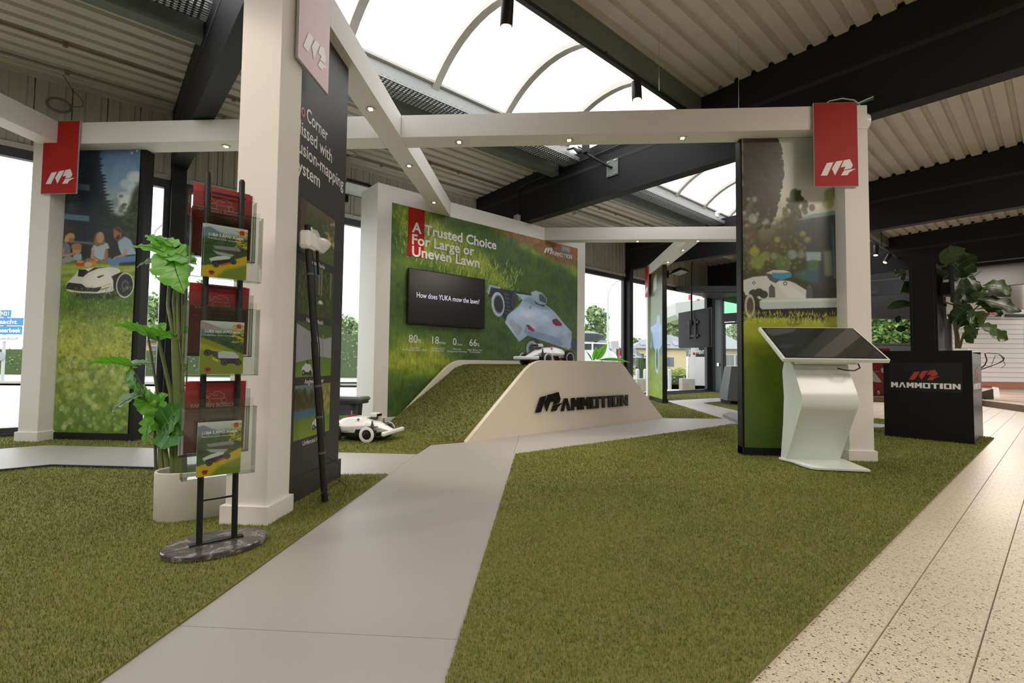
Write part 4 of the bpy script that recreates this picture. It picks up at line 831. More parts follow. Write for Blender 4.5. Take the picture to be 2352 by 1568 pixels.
# slim far panel seen edge-on
t = thing('poster_board', 'slim distant poster with a pale blue mower, seen almost edge-on', 'poster', (2.6,11.2,0), 0)
put(t, 'core', black, lambda b: b.box((2.575, 10.66, .02), (2.67, 11.95, 3.028)))
put(t, 'plinth', black, lambda b: b.box((2.56, 10.64, 0), (2.685, 11.95, .10)))
print_quad('print', paint_far(), t, (2.572,11.95,.10), (2.572,10.68,.10), (2.572,10.68,3.02), (2.572,11.95,3.02))
# ---- big picture wall
t = thing('picture_wall', 'thick white wall with the big lawn picture behind the ramp', 'wall panel', uw(4.97,6.27), PI/4)
b = MB(F45); b.box((2.85,6.01,0), (3.06,6.53,ZT)); b.box((3.06,6.01,MZ1), (6.90,6.53,ZT)); b.box((6.90,6.01,0), (7.12,6.53,ZT)); b.box((3.06,6.02,0), (6.90,6.53,MZ1)); b.build('body', white, t)
put(t, 'base_board', white, lambda b: (b.box((2.84,5.995,0), (7.13,6.01,.10)), b.box((2.838,5.995,0), (2.85,6.54,.10))), F45)
PWu = lambda u, z, w=6.0085: uw(u, w, z)
print_quad('print', paint_mural(), t, PWu(MU0,MZ0,6.009), PWu(MU1,MZ0,6.009), PWu(MU1,MZ1,6.009), PWu(MU0,MZ1,6.009))
put(t, 'red_band', red, lambda b: b.box((3.312,6.004,2.333), (3.571,6.0075,3.022)), F45)
TX = lambda s, u, z, wd, cap, bold=.014, m=offw: text_part(s, uw(u,6.003,z), UV3, EZ, -WV3, wd, m, t, cap=cap, depth=.0006, bold=bold)
for s_, q0, q1, in [('A Trusted Choice', (946,533), (1140,572)), ('For Large or', (946,560), (1089,587)), ('Uneven Lawn', (946,587), (1101,614))]:
    u0, za = onW(q0, 6.003); u1, zb = onW(q1, 6.003); TX(s_, u0, (za+zb)/2, u1-u0, .150, .024)
for s_, q0, q1, cap in [('80', (938.5,786), (959,787), .115), ('%', (960,787), (967,788), .055), ('18', (992.5,789), (1008,790), .112), ('mins', (1008.5,790), (1023,791), .05), ('0', (1040,792), (1048,792), .11), ('Corner', (1049,793), (1061.5,793), .035), ('66', (1078,794), (1095,795), .11), ('%', (1095.5,795), (1101,795.5), .055)]:
    u0, za = onW(q0, 6.003); u1, zb = onW(q1, 6.003); TX(s_, u0, za, u1-u0, cap, .0 if cap < .1 else .006)
for s_, q0, q1 in [('Slope with', (942,796), (962,798)), ('All-Wheel-Drive System (38.6\u00b0)', (923,801), (980,803)), ('to Setup with No', (994,798), (1021,799)), ('Perimeter Wire', (995,803.5), (1020,804.5)), ('Missed with', (1041,800), (1059,801)), ('Dual-guarantee Positioning', (1028,805), (1071,806.5)), ('Higher Efficiency than', (1074,802), (1107,803)), ('the Second-best', (1079,807), (1103,807.5))]:
    u0, za = onW(q0, 6.003); u1, zb = onW(q1, 6.003); TX(s_, u0, (za+zb)/2-.02, u1-u0, .030, -.004)
u0, za = onW((1249,580), 6.003); u1, zb = onW((1314,598), 6.003)
logo(uw(u0,6.003,2.80), UV3, EZ, -WV3, .25, .0008, offw, t, off=.0, hs=1.0)
wordmark('AMMOTION', uw(u0+.215,6.003,2.792), UV3, EZ, -WV3, u1-u0-.215, .075, .0008, offw, t, off=0, each=False, name='lettering')
# television on the wall
t = thing('television', 'black flat television on the picture wall showing white words', 'television', uw(3.98,5.97,1.375), PI/4)
put(t, 'body', black, lambda b: b.cbox((3.303,5.952,1.376), (4.654,5.992,2.152), .006), F45)
put(t, 'screen', mat('screen_black', (.022,.02,.022), .22), lambda b: b.box((3.315,5.950,1.40), (4.642,5.953,2.14)), F45)
put(t, 'wall_bracket', blackm, lambda b: b.box((3.7,5.992,1.5), (4.3,6.0085,2.0)), F45)
u0, za = onW((957,683), 5.949); u1, zb = onW((1101,698), 5.949)
text_part('How does YUKA mow the lawn?', uw(u0,5.9495,(za+zb)/2), UV3, EZ, -WV3, u1-u0, mat('screen_text', (.6,.6,.75), .5, emit=((.55,.52,.75), .35)), t, cap=.078, depth=.0003, bold=.004)
# ---- ramp
t = thing('mower_ramp', 'ramp with cream side boards and a grass-covered slope', 'ramp', uw(4.95,5.05), PI/4)
def prof(off=0.0, z_top=.885, steps=8):
    p_ = [(3.04-off*0,0)]
    A, B, Cc, D = (3.86,.738), (4.20,z_top), (5.60,z_top), (5.93,.735)
    for i in range(steps+1):
        s_ = i/steps; c = (4.02,z_top); p_.append(((1-s_)**2*A[0]+2*s_*(1-s_)*c[0]+s_*s_*B[0], (1-s_)**2*A[1]+2*s_*(1-s_)*c[1]+s_*s_*B[1]))
    for i in range(steps+1):
        s_ = i/steps; c = (5.80,z_top); p_.append(((1-s_)**2*Cc[0]+2*s_*(1-s_)*c[0]+s_*s_*D[0], (1-s_)**2*Cc[1]+2*s_*(1-s_)*c[1]+s_*s_*D[1]))
    p_.append((6.86,0)); return p_
creamb = mat('cream_board', (.74,.67,.56), .5, bump=.12, bscale=500)
for w0 in (4.18, 5.86):
    b = MB(F45); b.prism(prof(), (0,w0,0), (1,0,0), (0,0,1), (0,1,0), .06); b.build('side_board', [creamb], t)
top = prof(); tin = [(u+.045 if u < 4.5 else u-.045, max(.012, z-.075)) for u, z in top]
tin[0] = (2.95,.012); tin[-1] = (6.9,.012)
put(t, 'deck', thatch, lambda b: b.prism(tin, (0,4.24,0), (1,0,0), (0,0,1), (0,1,0), 1.62), F45)
# grass on the slope and deck
P = []; N = []; L = 0; rr = np.random.default_rng(12)
for (a, c), (d, e) in zip(tin[:-1], tin[1:]):
    ln = math.hypot(d-a, e-c); n = int(ln*1.62*(9000 if a < 4.6 else 5000)); s_ = rr.random(n); w_ = 4.245+rr.random(n)*1.61
    uu = a+(d-a)*s_; zz = c+(e-c)*s_; nx, nz = -(e-c)/ln, (d-a)/ln
    X = np.stack([(uu-w_)*SQ, (uu+w_)*SQ, zz], 1); P.append(X); nn = np.array([nx*SQ, nx*SQ, nz]); nn = nn*.8+np.array([0,0,.2]); N.append(np.repeat((nn/np.linalg.norm(nn))[None], n, 0))
P = np.concatenate(P); N = np.concatenate(N); Ti = np.array(MAT0[t.name].inverted())
PL = P@Ti[:3,:3].T+Ti[:3,3]; NL = N@Ti[:3,:3].T
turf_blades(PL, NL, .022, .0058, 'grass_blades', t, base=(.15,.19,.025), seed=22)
lb = mat('gloss_black_letter', (.008,.008,.008), .2)
FW = 4.18
u0, _ = onW((1227,944), FW); u1, _ = onW((1289,902), FW); logo(uw(u0,FW,.262), UV3, EZ, -WV3, u1-u0, .018, lb, t, off=.012, hs=1.02, name='logo_shape')
u0, za = onW((1286,941), FW); u1, _ = onW((1439,930), FW); wordmark('AMMOTION', uw(u0,FW,.252), UV3, EZ, -WV3, u1-u0, .158, .018, lb, t, off=.012)
# ================================================================== ROBOT MOWERS
def mower(label, ring_w, dark_low, orange_deck, loc, rz):
    t = thing('robot_mower', label, 'robot mower', loc, rz); L = lambda nm, m, fn, **k: put(t, nm, m, fn, local=True, **k)
    secs = [(.315,.052,.118,.085,.10),(.22,.066,.163,.085,.12),(.13,.090,.205,.085,.14),(.06,.135,.222,.085,.15),(-.02,.205,.236,.088,.15),(-.12,.226,.242,.09,.145),(-.21,.222,.225,.10,.15),(-.29,.185,.19,.11,.15),(-.325,.15,.165,.12,.14)]
    def shell(b):
        rings = []
        for (x, hw, zt, zb, zm) in secs:
            if dark_low and -.25 < x < .1: zb = .12
            c = [(-hw*.38, zt), (-hw*.62, zt-.012), (-hw, zm+.012), (-hw, zm-.012), (-hw*.92, zb), (hw*.92, zb), (hw, zm-.012), (hw, zm+.012), (hw*.62, zt-.012), (hw*.38, zt)]
            rings.append([(x, y, z) for y, z in c])
        n = 10; vs = [v for r_ in rings for v in r_]; fs = []
        for i in range(len(rings)-1):
            for k in range(n): fs.append((i*n+k, i*n+(k+1)%n, (i+1)*n+(k+1)%n, (i+1)*n+k))
        fs.append(tuple(range(n))); fs.append(tuple((len(rings)-1)*n+k for k in range(n))[::-1]); b.add(vs, fs)
    s_ = L('shell', whitep, shell, smooth=True, angle=24, bevel=.004)
    L('chassis', black, lambda b: (b.box((-.30,-.15,.06),(.22,.15,.092)), b.box((-.20,-.19,.055),(.04,.19,.125)), b.box((.10,-.10,.06),(.29,.10,.09)), b.box((.285,-.215,.07),(.30,.215,.112))))
    L('axle', black, lambda b: (b.tube([(.145,-.19,.095),(.145,.19,.095)], .016), b.tube([(-.25,-.2,.1),(-.25,.2,.1)], .02), b.box((.12,-.15,.09),(.17,.15,.11))))
    def bumper(b): b.cbox((.300,-.232,.070),(.345,.232,.116), .012)
    bp_ = L('bumper', whitep, bumper); 
    if orange_deck: L('cutting_deck', orange, lambda b: (b.box((-.17,-.205,.022),(.07,.205,.055)), b.prism([(-.17,.05),(-.17,.07),(-.12,.085),(-.09,.07),(-.085,.05)], (0,-.207,0), (1,0,0), (0,0,1), (0,1,0), .414), b.prism([(.0,.05),(.005,.07),(.02,.085),(.05,.085),(.065,.05)], (0,-.207,0), (1,0,0), (0,0,1), (0,1,0), .414)))
    else: L('cutting_deck', black, lambda b: b.lathe([(.0,.02),(.16,.02),(.17,.035),(.17,.06),(0,.06)], 24, M=Matrix.Translation((-.05,0,0))))
    for sy in (-1, 1):
        def fw(b):
            R_ = .082; r0 = .06
            b.lathe([(.0,-.03),(.055,-.03),(.062,-.024),(.062,.024),(.055,.03),(0,.03)], 20, ax='Y', M=Matrix.Translation((.145, sy*.205, .082)))
            for k in range(9):
                a_ = 2*PI*k/9; c = Vector((.145+math.cos(a_)*.066, sy*.205, .082+math.sin(a_)*.066)); tdir = Vector((-math.sin(a_), 0, math.cos(a_))); ax_ = (tdir*.75+Vector((0, .62*sy, 0))).normalized()
                b.tube([c-ax_*.034, c-ax_*.024, c, c+ax_*.024, c+ax_*.034], [.006,.013,.017,.013,.006], 8)
        L('wheel', rubber, fw)
        w_ = [o for o in t.children if o.name.startswith('wheel')][-1]
        o_ = L('wheel_ring', whitep, lambda b: b.lathe([(.080-ring_w,.030),(.082,.030),(.083,.036),(.078,.040),(.080-ring_w+.003,.040),(.080-ring_w,.034),(.080-ring_w,.030)] if sy > 0 else [(.080-ring_w,-.030),(.080-ring_w,-.034),(.080-ring_w+.003,-.040),(.078,-.040),(.083,-.036),(.082,-.030),(.080-ring_w,-.030)], 32, ax='Y', M=Matrix.Translation((.145, sy*.205, .082))), smooth=True)
        L('hub_cap', black, lambda b: (b.lathe([(0,sy*.044),(.02,sy*.044),(.024,sy*.040),(.045,sy*.038),(.05,sy*.03),(0,sy*.03)], 20, ax='Y', M=Matrix.Translation((.145, sy*.205, .082))), [b.tube([(.145+math.cos(a_)*.034, sy*.24, .082+math.sin(a_)*.034), (.145+math.cos(a_)*.034, sy*.246, .082+math.sin(a_)*.034)], .003, 6) for a_ in [k*2*PI/7 for k in range(7)]]), smooth=True)
        def rw(b):
            b.lathe([(.05,-.035),(.085,-.035),(.094,-.026),(.094,.026),(.085,.035),(.05,.035)], 28, ax='Y', M=Matrix.Translation((-.25, sy*.215, .098)))
            for k in range(22):
                a_ = 2*PI*k/22; M_ = Matrix.Translation((-.25, sy*.215, .098))@Matrix.Rotation(-a_, 4, 'Y'); b.box((.092,-.032,-.005), (.101,-.002,.006), 0, M_); b.box((.092,.002,-.005+.009), (.101,.032,.006+.009), 0, M_)
        L('wheel', rubber, rw)
        L('wheel_ring', whitep, lambda b: b.lathe([(.066,sy*.035),(.074,sy*.035),(.074,sy*.039),(.066,sy*.039),(.066,sy*.035)], 32, ax='Y', M=Matrix.Translation((-.25, sy*.215, .098))), smooth=True)
        L('hub_cap', black, lambda b: b.lathe([(0,sy*.04),(.03,sy*.042),(.06,sy*.037),(.064,sy*.03),(0,sy*.03)], 22, ax='Y', M=Matrix.Translation((-.25, sy*.215, .098))), smooth=True)
        L('suspension_cap', mat('grey_plastic', (.11,.115,.12), .4), lambda b: (b.lathe([(.014,.11),(.017,.15),(.017,.175),(.011,.178),(.010,.205),(.006,.212),(0,.213)], 14, M=Matrix.Translation((.145, sy*.125, 0))), b.box((.10, sy*.10, .148),(.20, sy*.15, .156))), smooth=True)
        L('side_button', mat('button_ring', (.1,.1,.11), .3), lambda b: b.lathe([(.007,0),(.013,0),(.013,.004),(.007,.004),(.007,0)], 18, M=Matrix.Translation((-.01, sy*.137, .222))@Matrix.Rotation(-sy*.75, 4, 'X')))
        L('tail_light', mat('tail_red', (.45,.03,.04), .2), lambda b: b.box((-.318, sy*.09, .143),(-.245, sy*.196, .157)))
        L('side_recess', mat('recess_grey', (.5,.5,.5) if not dark_low else (.03,.03,.03), .4), lambda b: b.box((-.19, sy*.2195, .096),(-.06, sy*.2225, .118)))
        wordmark_local(t, sy)
    L('stop_button', mat('button_red', (.42,.02,.02), .25), lambda b: b.cbox((-.19,-.035,.234),(-.11,.035,.252), .004))
    L('front_lamp', mat('lamp_grey', (.3,.3,.32), .2), lambda b: b.lathe([(0,0),(.007,0),(.007,.004),(0,.005)], 12, M=Matrix.Translation((.235,0,.158))))
    c_ = L('camera_head', whitep, lambda b: b.prism([(.05,.252),(.06,.243),(.15,.243),(.158,.262),(.150,.281),(.075,.285)], (0,-.052,0), (1,0,0), (0,0,1), (0,1,0), .104), bevel=.006)
    L('camera_window', lb, lambda b: b.cbox((.146,-.05,.247),(.163,.05,.276), .004)); L('camera_neck', mat('grey_plastic', (.11,.115,.12), .4), lambda b: (b.box((.07,-.025,.212),(.13,.025,.245)), b.box((.03,-.03,.224),(.15,.03,.230))))
    return t
def wordmark_local(t, sy):
    b = MB(); ex = Vector((1,0,0)) if sy < 0 else Vector((-1,0,0)); o = Vector((-.172 if sy < 0 else -.082, sy*.2226, .100)); x = .022
    for p_ in logo_polys(): b.prism([(q[0]*.022, q[1]*.022) for q in p_], o, ex, EZ, Vector((0, sy, 0)), .0006)
    for c in 'AMMOTION':
        for p_ in GL[c]: b.prism([(x+q[0]*(.0075 if c != 'I' else .003), q[1]*.009) for q in p_], o, ex, EZ, Vector((0, sy, 0)), .0006)
        x += .0088 if c != 'I' else .0045
    b.build('lettering', blackm, t, local=True)
hd = math.atan2(-.155, .988); bc = Vector((-1.563, 5.08, 0)); fwd = Vector((math.cos(hd), math.sin(hd), 0))
pos = bc-fwd*.345
mower('white robot mower on the lawn in front of the picture wall, wide white wheel rings', .030, False, False, (pos.x, pos.y, .014), hd)
bc = uw(4.24, 4.58); f_ = -UV3; pos = bc-f_*.345
mower('white and black robot mower with orange deck on top of the ramp', .010, True, True, (pos.x, pos.y, .822), math.atan2(f_.y, f_.x))
# charging station half hidden by the dark panel
t = thing('charging_station', 'dark grey charging station behind the dark text panel', 'charging station', (-2.35,5.62,.012), math.radians(-12))
gs = mat('station_grey', (.06,.063,.07), .35)
L = lambda nm, m, fn, **k: put(t, nm, m, fn, local=True, **k)
L('tower', gs, lambda b: (b.prism([(-.20,0),(-.13,0),(-.12,.28),(-.16,.38),(-.22,.38)], (0,-.05,0), (1,0,0), (0,0,1), (0,1,0), .10), b.prism([(.20,0),(.13,0),(.12,.28),(.16,.38),(.22,.38)], (0,-.05,0), (1,0,0), (0,0,1), (0,1,0), .10), b.box((-.2,-.05,.26),(.2,.05,.38))), bevel=.006)
L('hood', mat('station_top', (.16,.17,.18), .25), lambda b: b.cbox((-.30,-.13,.375),(.30,.10,.425), .02), bevel=.008); L('hood_rim', gs, lambda b: b.cbox((-.29,-.11,.345),(.29,.08,.378), .015))
L('foot_plate', gs, lambda b: b.cbox((-.26,-.3,0),(.26,.1,.02), .004)); L('charging_contact', steel, lambda b: b.box((.135,-.062,.08),(.155,-.05,.26)))
logo((.145,-.052,.30), EX, EZ, -EY, .06, .001, lb, t) if False else None
b = MB(); [b.prism([(q[0]*.07, q[1]*.07) for q in p_], (.12,-.0505,.31), EX, EZ, -EY, .002) for p_ in logo_polys()]; b.build('logo_shape', lb, t, local=True)
# ================================================================== TOUCH KIOSK
t = thing('touch_kiosk', 'white touch-screen kiosk with a tilted black screen and curved pedestal', 'kiosk', (2.36,4.3,.018), 0)
fr = [(4.40,.04)]
A, B, Cc = (4.165,.47), (4.125,.545), (4.150,.64)
for i in range(9):
    s_ = i/8; c0, c1, c2 = A, (4.10,.545), Cc; fr.append(((1-s_)**2*c0[0]+2*s_*(1-s_)*c1[0]+s_*s_*c2[0], (1-s_)**2*c0[1]+2*s_*(1-s_)*c1[1]+s_*s_*c2[1]))
fr += [(4.27,.855)]
bk_ = [(4.50,.955), (4.452,.80), (4.43,.58), (4.45,.35), (4.50,.04)]
prf = fr+bk_
put(t, 'pedestal', whiteg, lambda b: b.prism([(y, z) for y, z in fr]+[(4.40,.945)]+bk_[1:], (2.12,0,0), EY, EZ, EX, .445), smooth=True, angle=22)
put(t, 'base_plate', whiteg, lambda b: b.prism([(2.095,4.49),(2.10,4.44),(2.135,4.36),(2.145,4.16),(2.165,4.09),(2.21,4.065),(2.585,4.03),(2.64,4.44),(2.64,4.49)], (0,0,.02), EX, EY, EZ, .02), bevel=.004)
tilt = math.atan2(.29,.45); n_ = Vector((0,-math.sin(tilt),math.cos(tilt))); eu = Vector((0,math.cos(tilt),math.sin(tilt)))
o_ = Vector((1.962,4.095,.908)); Ls = .540
put(t, 'screen_frame', whiteg, lambda b: b.prism([(0,0),(.835,0),(.835,Ls),(0,Ls)], o_-n_*.032, EX, eu, n_, .034), bevel=.004)
put(t, 'screen_bezel', black, lambda b: b.prism([(.018,.012),(.817,.012),(.817,Ls-.014),(.018,Ls-.014)], o_+n_*.002, EX, eu, n_, .0015))
put(t, 'screen', mat('screen_glass_dark', (.03,.034,.033), .06), lambda b: b.prism([(.034,.024),(.80,.024),(.80,Ls-.028),(.034,Ls-.028)], o_+n_*.0036, EX, eu, n_, .001))
put(t, 'mount_box', whiteg, lambda b: (b.prism([(.14,.05),(.62,.05),(.62,.34),(.14,.34)], o_-n_*.075, EX, eu, n_, .045), b.box((2.14,4.20,.868),(2.60,4.28,.90))))
cb = [(2.42,4.16,.835),(2.47,4.13,.82),(2.53,4.12,.818),(2.58,4.13,.84),(2.585,4.16,.875)]
put(t, 'cable', black, lambda b: b.tube(cb, .006, 6), smooth=True)
def perf(b):
    for i in range(26):
        z = .28+i*.0165; half = 6-abs(i-13)*.42
        for k in range(-5, 6):
            if abs(k) > half or (i+k)%2: continue
            y = 4.27+k*.013+(z-.5)*(.10 if z > .5 else -.12)*0; b.lathe([(0,-.0008),(.0022,-.0008)], 6, ax='X', M=Matrix.Translation((2.12,y,z)))
put(t, 'speaker_holes', blackm, perf)['kind'] = 'stuff'
# ================================================================== BLACK PLINTH WITH PLANTER
pu0, pu1, pw0, pw1 = 7.33, 8.33, .672, 1.455
t = thing('display_plinth', 'black display plinth with red and white logo and a square column', 'plinth', uw(7.83,1.06), PI/4)
bkp = mat('plinth_black', (.006,.0055,.006), .5, spec=.2)
put(t, 'front_board', bkp, lambda b: b.box((pu0,pw0-.01,.012),(pu0+.03,pw1,1.045)), F45); put(t, 'back_board', bkp, lambda b: b.box((pu1-.03,pw0,.012),(pu1,pw1,1.045)), F45)
put(t, 'side_board', mat('plinth_side_gloss', (.03,.027,.03), .28), lambda b: b.box((pu0+.03,pw0,.012),(pu1-.03,pw0+.03,1.02)), F45); put(t, 'side_board', bkp, lambda b: b.box((pu0+.03,pw1-.03,.012),(pu1-.03,pw1,1.045)), F45)
put(t, 'inner_shelf', blackm, lambda b: b.box((pu0+.03,pw0+.03,.90),(pu1-.03,pw1-.03,.93)), F45)
put(t, 'column', bkp, lambda b: b.box((pu0+.04,.945,.93),(pu0+.50,1.195,2.06)), F45)
put(t, 'column_trim', black, lambda b: (b.box((pu0+.035,1.165,.93),(pu0+.045,1.175,2.06)), b.box((pu0+.03,.965,1.0),(pu0+.04,.972,2.06))), F45)
put(t, 'glass_guard', acryl, lambda b: (b.box((pu0+.10,pw0+.04,1.02),(pu0+.106,.93,1.075)), b.box((pu0+.1,pw0+.035,1.02),(pu1-.1,pw0+.04,1.075))), F45)
put(t, 'logo_plate', mat('logo_plate_black', (.014,.013,.013), .3, spec=.3), lambda b: b.box((pu0-.0012,.745,.62-.05),(pu0,1.40,.905)), F45)
rl_ = mat('logo_red', (.42,.035,.02), .4); O = lambda w, z: uw(pu0-.0012, w, z)
lw0, _ = onU((2088,880), pu0); lw1, _ = onU((2161,880), pu0); logo(O(lw0,.705), -WV3, EZ, -UV3, lw0-lw1, .001, rl_, t, hs=.86)
lw0, za = onU((2047,892), pu0); lw1, zb = onU((2206.5,892), pu0); wordmark('MAMMOTION', O(lw0,(.602+.640)/2-.012), -WV3, EZ, -UV3, lw0-lw1, .062, .001, offw, t)
O2 = lambda u, z: uw(u, pw0-.0001, z)
put(t, 'logo_plate', mat('logo_plate_black', (.014,.013,.013), .3, spec=.3), lambda b: b.box((pu0+.1,pw0-.0012,.57),(pu1-.1,pw0,.905)), F45)
logo(O2(pu0+.30,.70)-WV3*.0012, UV3, EZ, -WV3, .40, .001, rl_, t, hs=.86); wordmark('MAMMOTION', O2(pu0+.17,.605)-WV3*.0012, UV3, EZ, -WV3, .66, .066, .001, offw, t)
t2 = thing('monitor', 'small dark monitor hung on the side of the black column', 'monitor', uw(7.62,.85,1.7), PI/4)
put(t2, 'body', black, lambda b: b.cbox((7.40,.80,1.60),(8.02,.835,2.03),.005), F45); put(t2, 'screen', mat('screen_glass_dark', (.03,.034,.033), .06), lambda b: b.box((7.415,.797,1.615),(8.005,.8005,2.015)), F45); put(t2, 'bracket', blackm, lambda b: b.box((7.6,.835,1.72),(7.75,.945,1.86)), F45)
# ================================================================== PLANTS
def leafm(name, c, tr=.35, rough=.4):
    m = bpy.data.materials.new(name); m.use_nodes = True; n = m.node_tree; b = n.nodes['Principled BSDF']; o = n.nodes['Material Output']
    tc_ = n.nodes.new('ShaderNodeTexCoord'); nz = n.nodes.new('ShaderNodeTexNoise'); nz.inputs['Scale'].default_value = 9; n.links.new(tc_.outputs['Object'], nz.inputs[0])
    mx = n.nodes.new('ShaderNodeMix'); mx.data_type = 'RGBA'; mx.inputs[6].default_value = (*[q*.75 for q in c], 1); mx.inputs[7].default_value = (*[q*1.25 for q in c], 1); n.links.new(nz.outputs[0], mx.inputs[0]); n.links.new(mx.outputs[2], b.inputs['Base Color'])
    b.inputs['Roughness'].default_value = rough; t_ = n.nodes.new('ShaderNodeBsdfTranslucent'); t_.inputs[0].default_value = (c[0]*1.5, c[1]*1.7, c[2]*.8, 1); ms = n.nodes.new('ShaderNodeMixShader'); ms.inputs[0].default_value = tr
    n.links.new(b.outputs[0], ms.inputs[1]); n.links.new(t_.outputs[0], ms.inputs[2]); n.links.new(ms.outputs[0], o.inputs[0]); return m
def leaf(b, B, T, nrm, wd, kind='mon', droop=.12, fold=.25, n=14, vein=None):
    B, T, nrm = Vector(B), Vector(T), Vector(nrm).normalized(); D = T-B; Ln = D.length; d = D/Ln; nrm = (nrm-d*nrm.dot(d)).normalized(); s = d.cross(nrm)
    sp, le, ri = [], [], []
    for i in range(n+1):
        q = i/n; c = B+D*q+nrm*(math.sin(PI*q)*droop*Ln*.6)-nrm*0
        if kind == 'mon': hw = wd*.5*(math.sin(PI*min(1, q**.62))**.75 if q < 1 else 0); hw *= (1 if (i+(1 if wd > .12 else 2))%4 else .72) if 3 < i < n-1 else 1
        elif kind == 'fig': hw = wd*.5*(math.sin(PI*min(1, q**1.25))**.7)*(1-.12*math.sin(q*16))
        else: hw = wd*.5*math.sin(PI*min(1, q**.8))**.8
        back = (-d*.22*wd if kind == 'mon' and i <= 2 else Vector()) 
        wav = nrm*(math.sin(i*1.7)*.012*wd/.2)
        sp.append(c); le.append(c+s*hw+nrm*(fold*hw)+wav+back); ri.append(c-s*hw+nrm*(fold*hw)-wav+back)
    mid = lambda a, c_: [a[i]*.5+c_[i]*.5-nrm*(fold*(a[i]-c_[i]).length*.12) for i in range(len(a))]
    ml, mr = mid(sp, le), mid(sp, ri); V = le+ml+sp+mr+ri; m = n+1; F = []
    for k in range(4):
        for i in range(n): F.append((k*m+i, k*m+i+1, (k+1)*m+i+1, (k+1)*m+i))
    b.add(V, F)
    if vein is not None:
        vn = MB(); 
        vein.tube([p_-nrm*.0015*(-1) for p_ in sp[:-1]], [.0022*(1-.7*i/n)*max(1, Ln/.16) for i in range(n)], 5)
        for i in range(2, n-2, 2):
            for E_ in (le, ri): vein.tube([sp[i]+nrm*.001, (sp[i]+E_[min(n, i+2)])*.5+nrm*.001-nrm*fold*0, sp[min(n,i+2)]*.15+E_[min(n, i+2)]*.8+sp[i]*.05], [.0011, .0009, .0005], 4)
# --- monstera in the oval planter (positions read off on a plane through the planter, varied in depth)
pc = Vector((-1.86, 2.55, .012))
t = thing('potted_plant', 'tall artificial monstera with bright split leaves in an oval pale planter', 'plant', pc, math.radians(35))
def oval(b, prof_, n=48, a_=.20, c_=.125):
    vs = []; fs = []
    for (k, z) in prof_:
        for i in range(n):
            q = 2*PI*i/n; x = math.copysign(abs(math.cos(q))**.8, math.cos(q))*(a_+k); y = math.copysign(abs(math.sin(q))**.8, math.sin(q))*(c_+k); vs.append((x, y, z))
    for i in range(len(prof_)-1):
        for k in range(n): fs.append((i*n+k, i*n+(k+1)%n, (i+1)*n+(k+1)%n, (i+1)*n+k))
    fs.append(tuple(range(n-1,-1,-1))); fs.append(tuple((len(prof_)-1)*n+k for k in range(n))); b.add(vs, fs)
put(t, 'planter', mat('planter_clay', (.60,.59,.54), .5), lambda b: oval(b, [(-.006,0),(0,.01),(.004,.24),(.003,.248),(-.006,.25),(-.012,.245),(-.014,.19)]), local=True, smooth=True)
put(t, 'soil', mat('planter_soil', (.05,.045,.03), .9, noise=(40,.4)), lambda b: oval(b, [(-.016,.185),(-.016,.192)]), local=True)
YM = 2.55
at = lambda q, dy=0: onY(q, YM+dy)
stemm = mat('stem_green', (.13,.17,.05), .5, noise=(14,.3)); stemd = mat('stem_dark', (.075,.085,.035), .5, noise=(14,.3))
for pts, rad, m_ in [([(416,1100),(414,980),(408,860),(402,775)], [.030,.028,.026,.018], stemm), ([(372,1100),(368,1000),(370,960)], [.014,.012,.010], stemm), ([(388,1100),(376,1010),(352,940)], [.016,.012,.008], stemm), ([(400,1100),(396,990),(376,930),(318,912)], [.020,.016,.010,.006], stemm),
    ([(404,1095),(392,900),(364,780),(360,768)], [.013,.011,.007,.005], stemm), ([(366,1090),(366,930),(345,800),(340,770)], [.008,.007,.006,.004], stemd), ([(410,780),(408,700),(410,600)], [.010,.008,.005], stemm), ([(402,790),(385,700),(392,600),(398,590)], [.010,.008,.006,.005], stemm), ([(406,790),(398,690),(404,640),(388,590)], [.008,.007,.006,.004], stemm),
    ([(424,1090),(422,900),(419,780),(417,672)], [.007,.006,.005,.003], stemm), ([(414,1090),(416,950),(421,800),(422,700)], [.006,.006,.005,.003], stemm), ([(426,1085),(424,960),(430,840),(431,820)], [.006,.005,.004,.003], stemm), ([(358,1080),(356,990),(336,905),(300,840)], [.008,.007,.006,.004], stemd)]:
    put(t, 'stem', m_, lambda b: b.tube([at(q, .01*((i*7)%3)) for i, q in enumerate(pts)], rad, 9), smooth=True)
lf1, lf2, lf3 = leafm('monstera_light', (.13,.36,.045)), leafm('monstera_mid', (.055,.22,.04)), leafm('monstera_pale_back', (.17,.26,.15), .2)
cam_n = Vector((.55,-1,.25))
veinm = mat('leaf_vein', (.03,.10,.02), .5); veinl = mat('leaf_vein_light', (.25,.42,.12), .5)
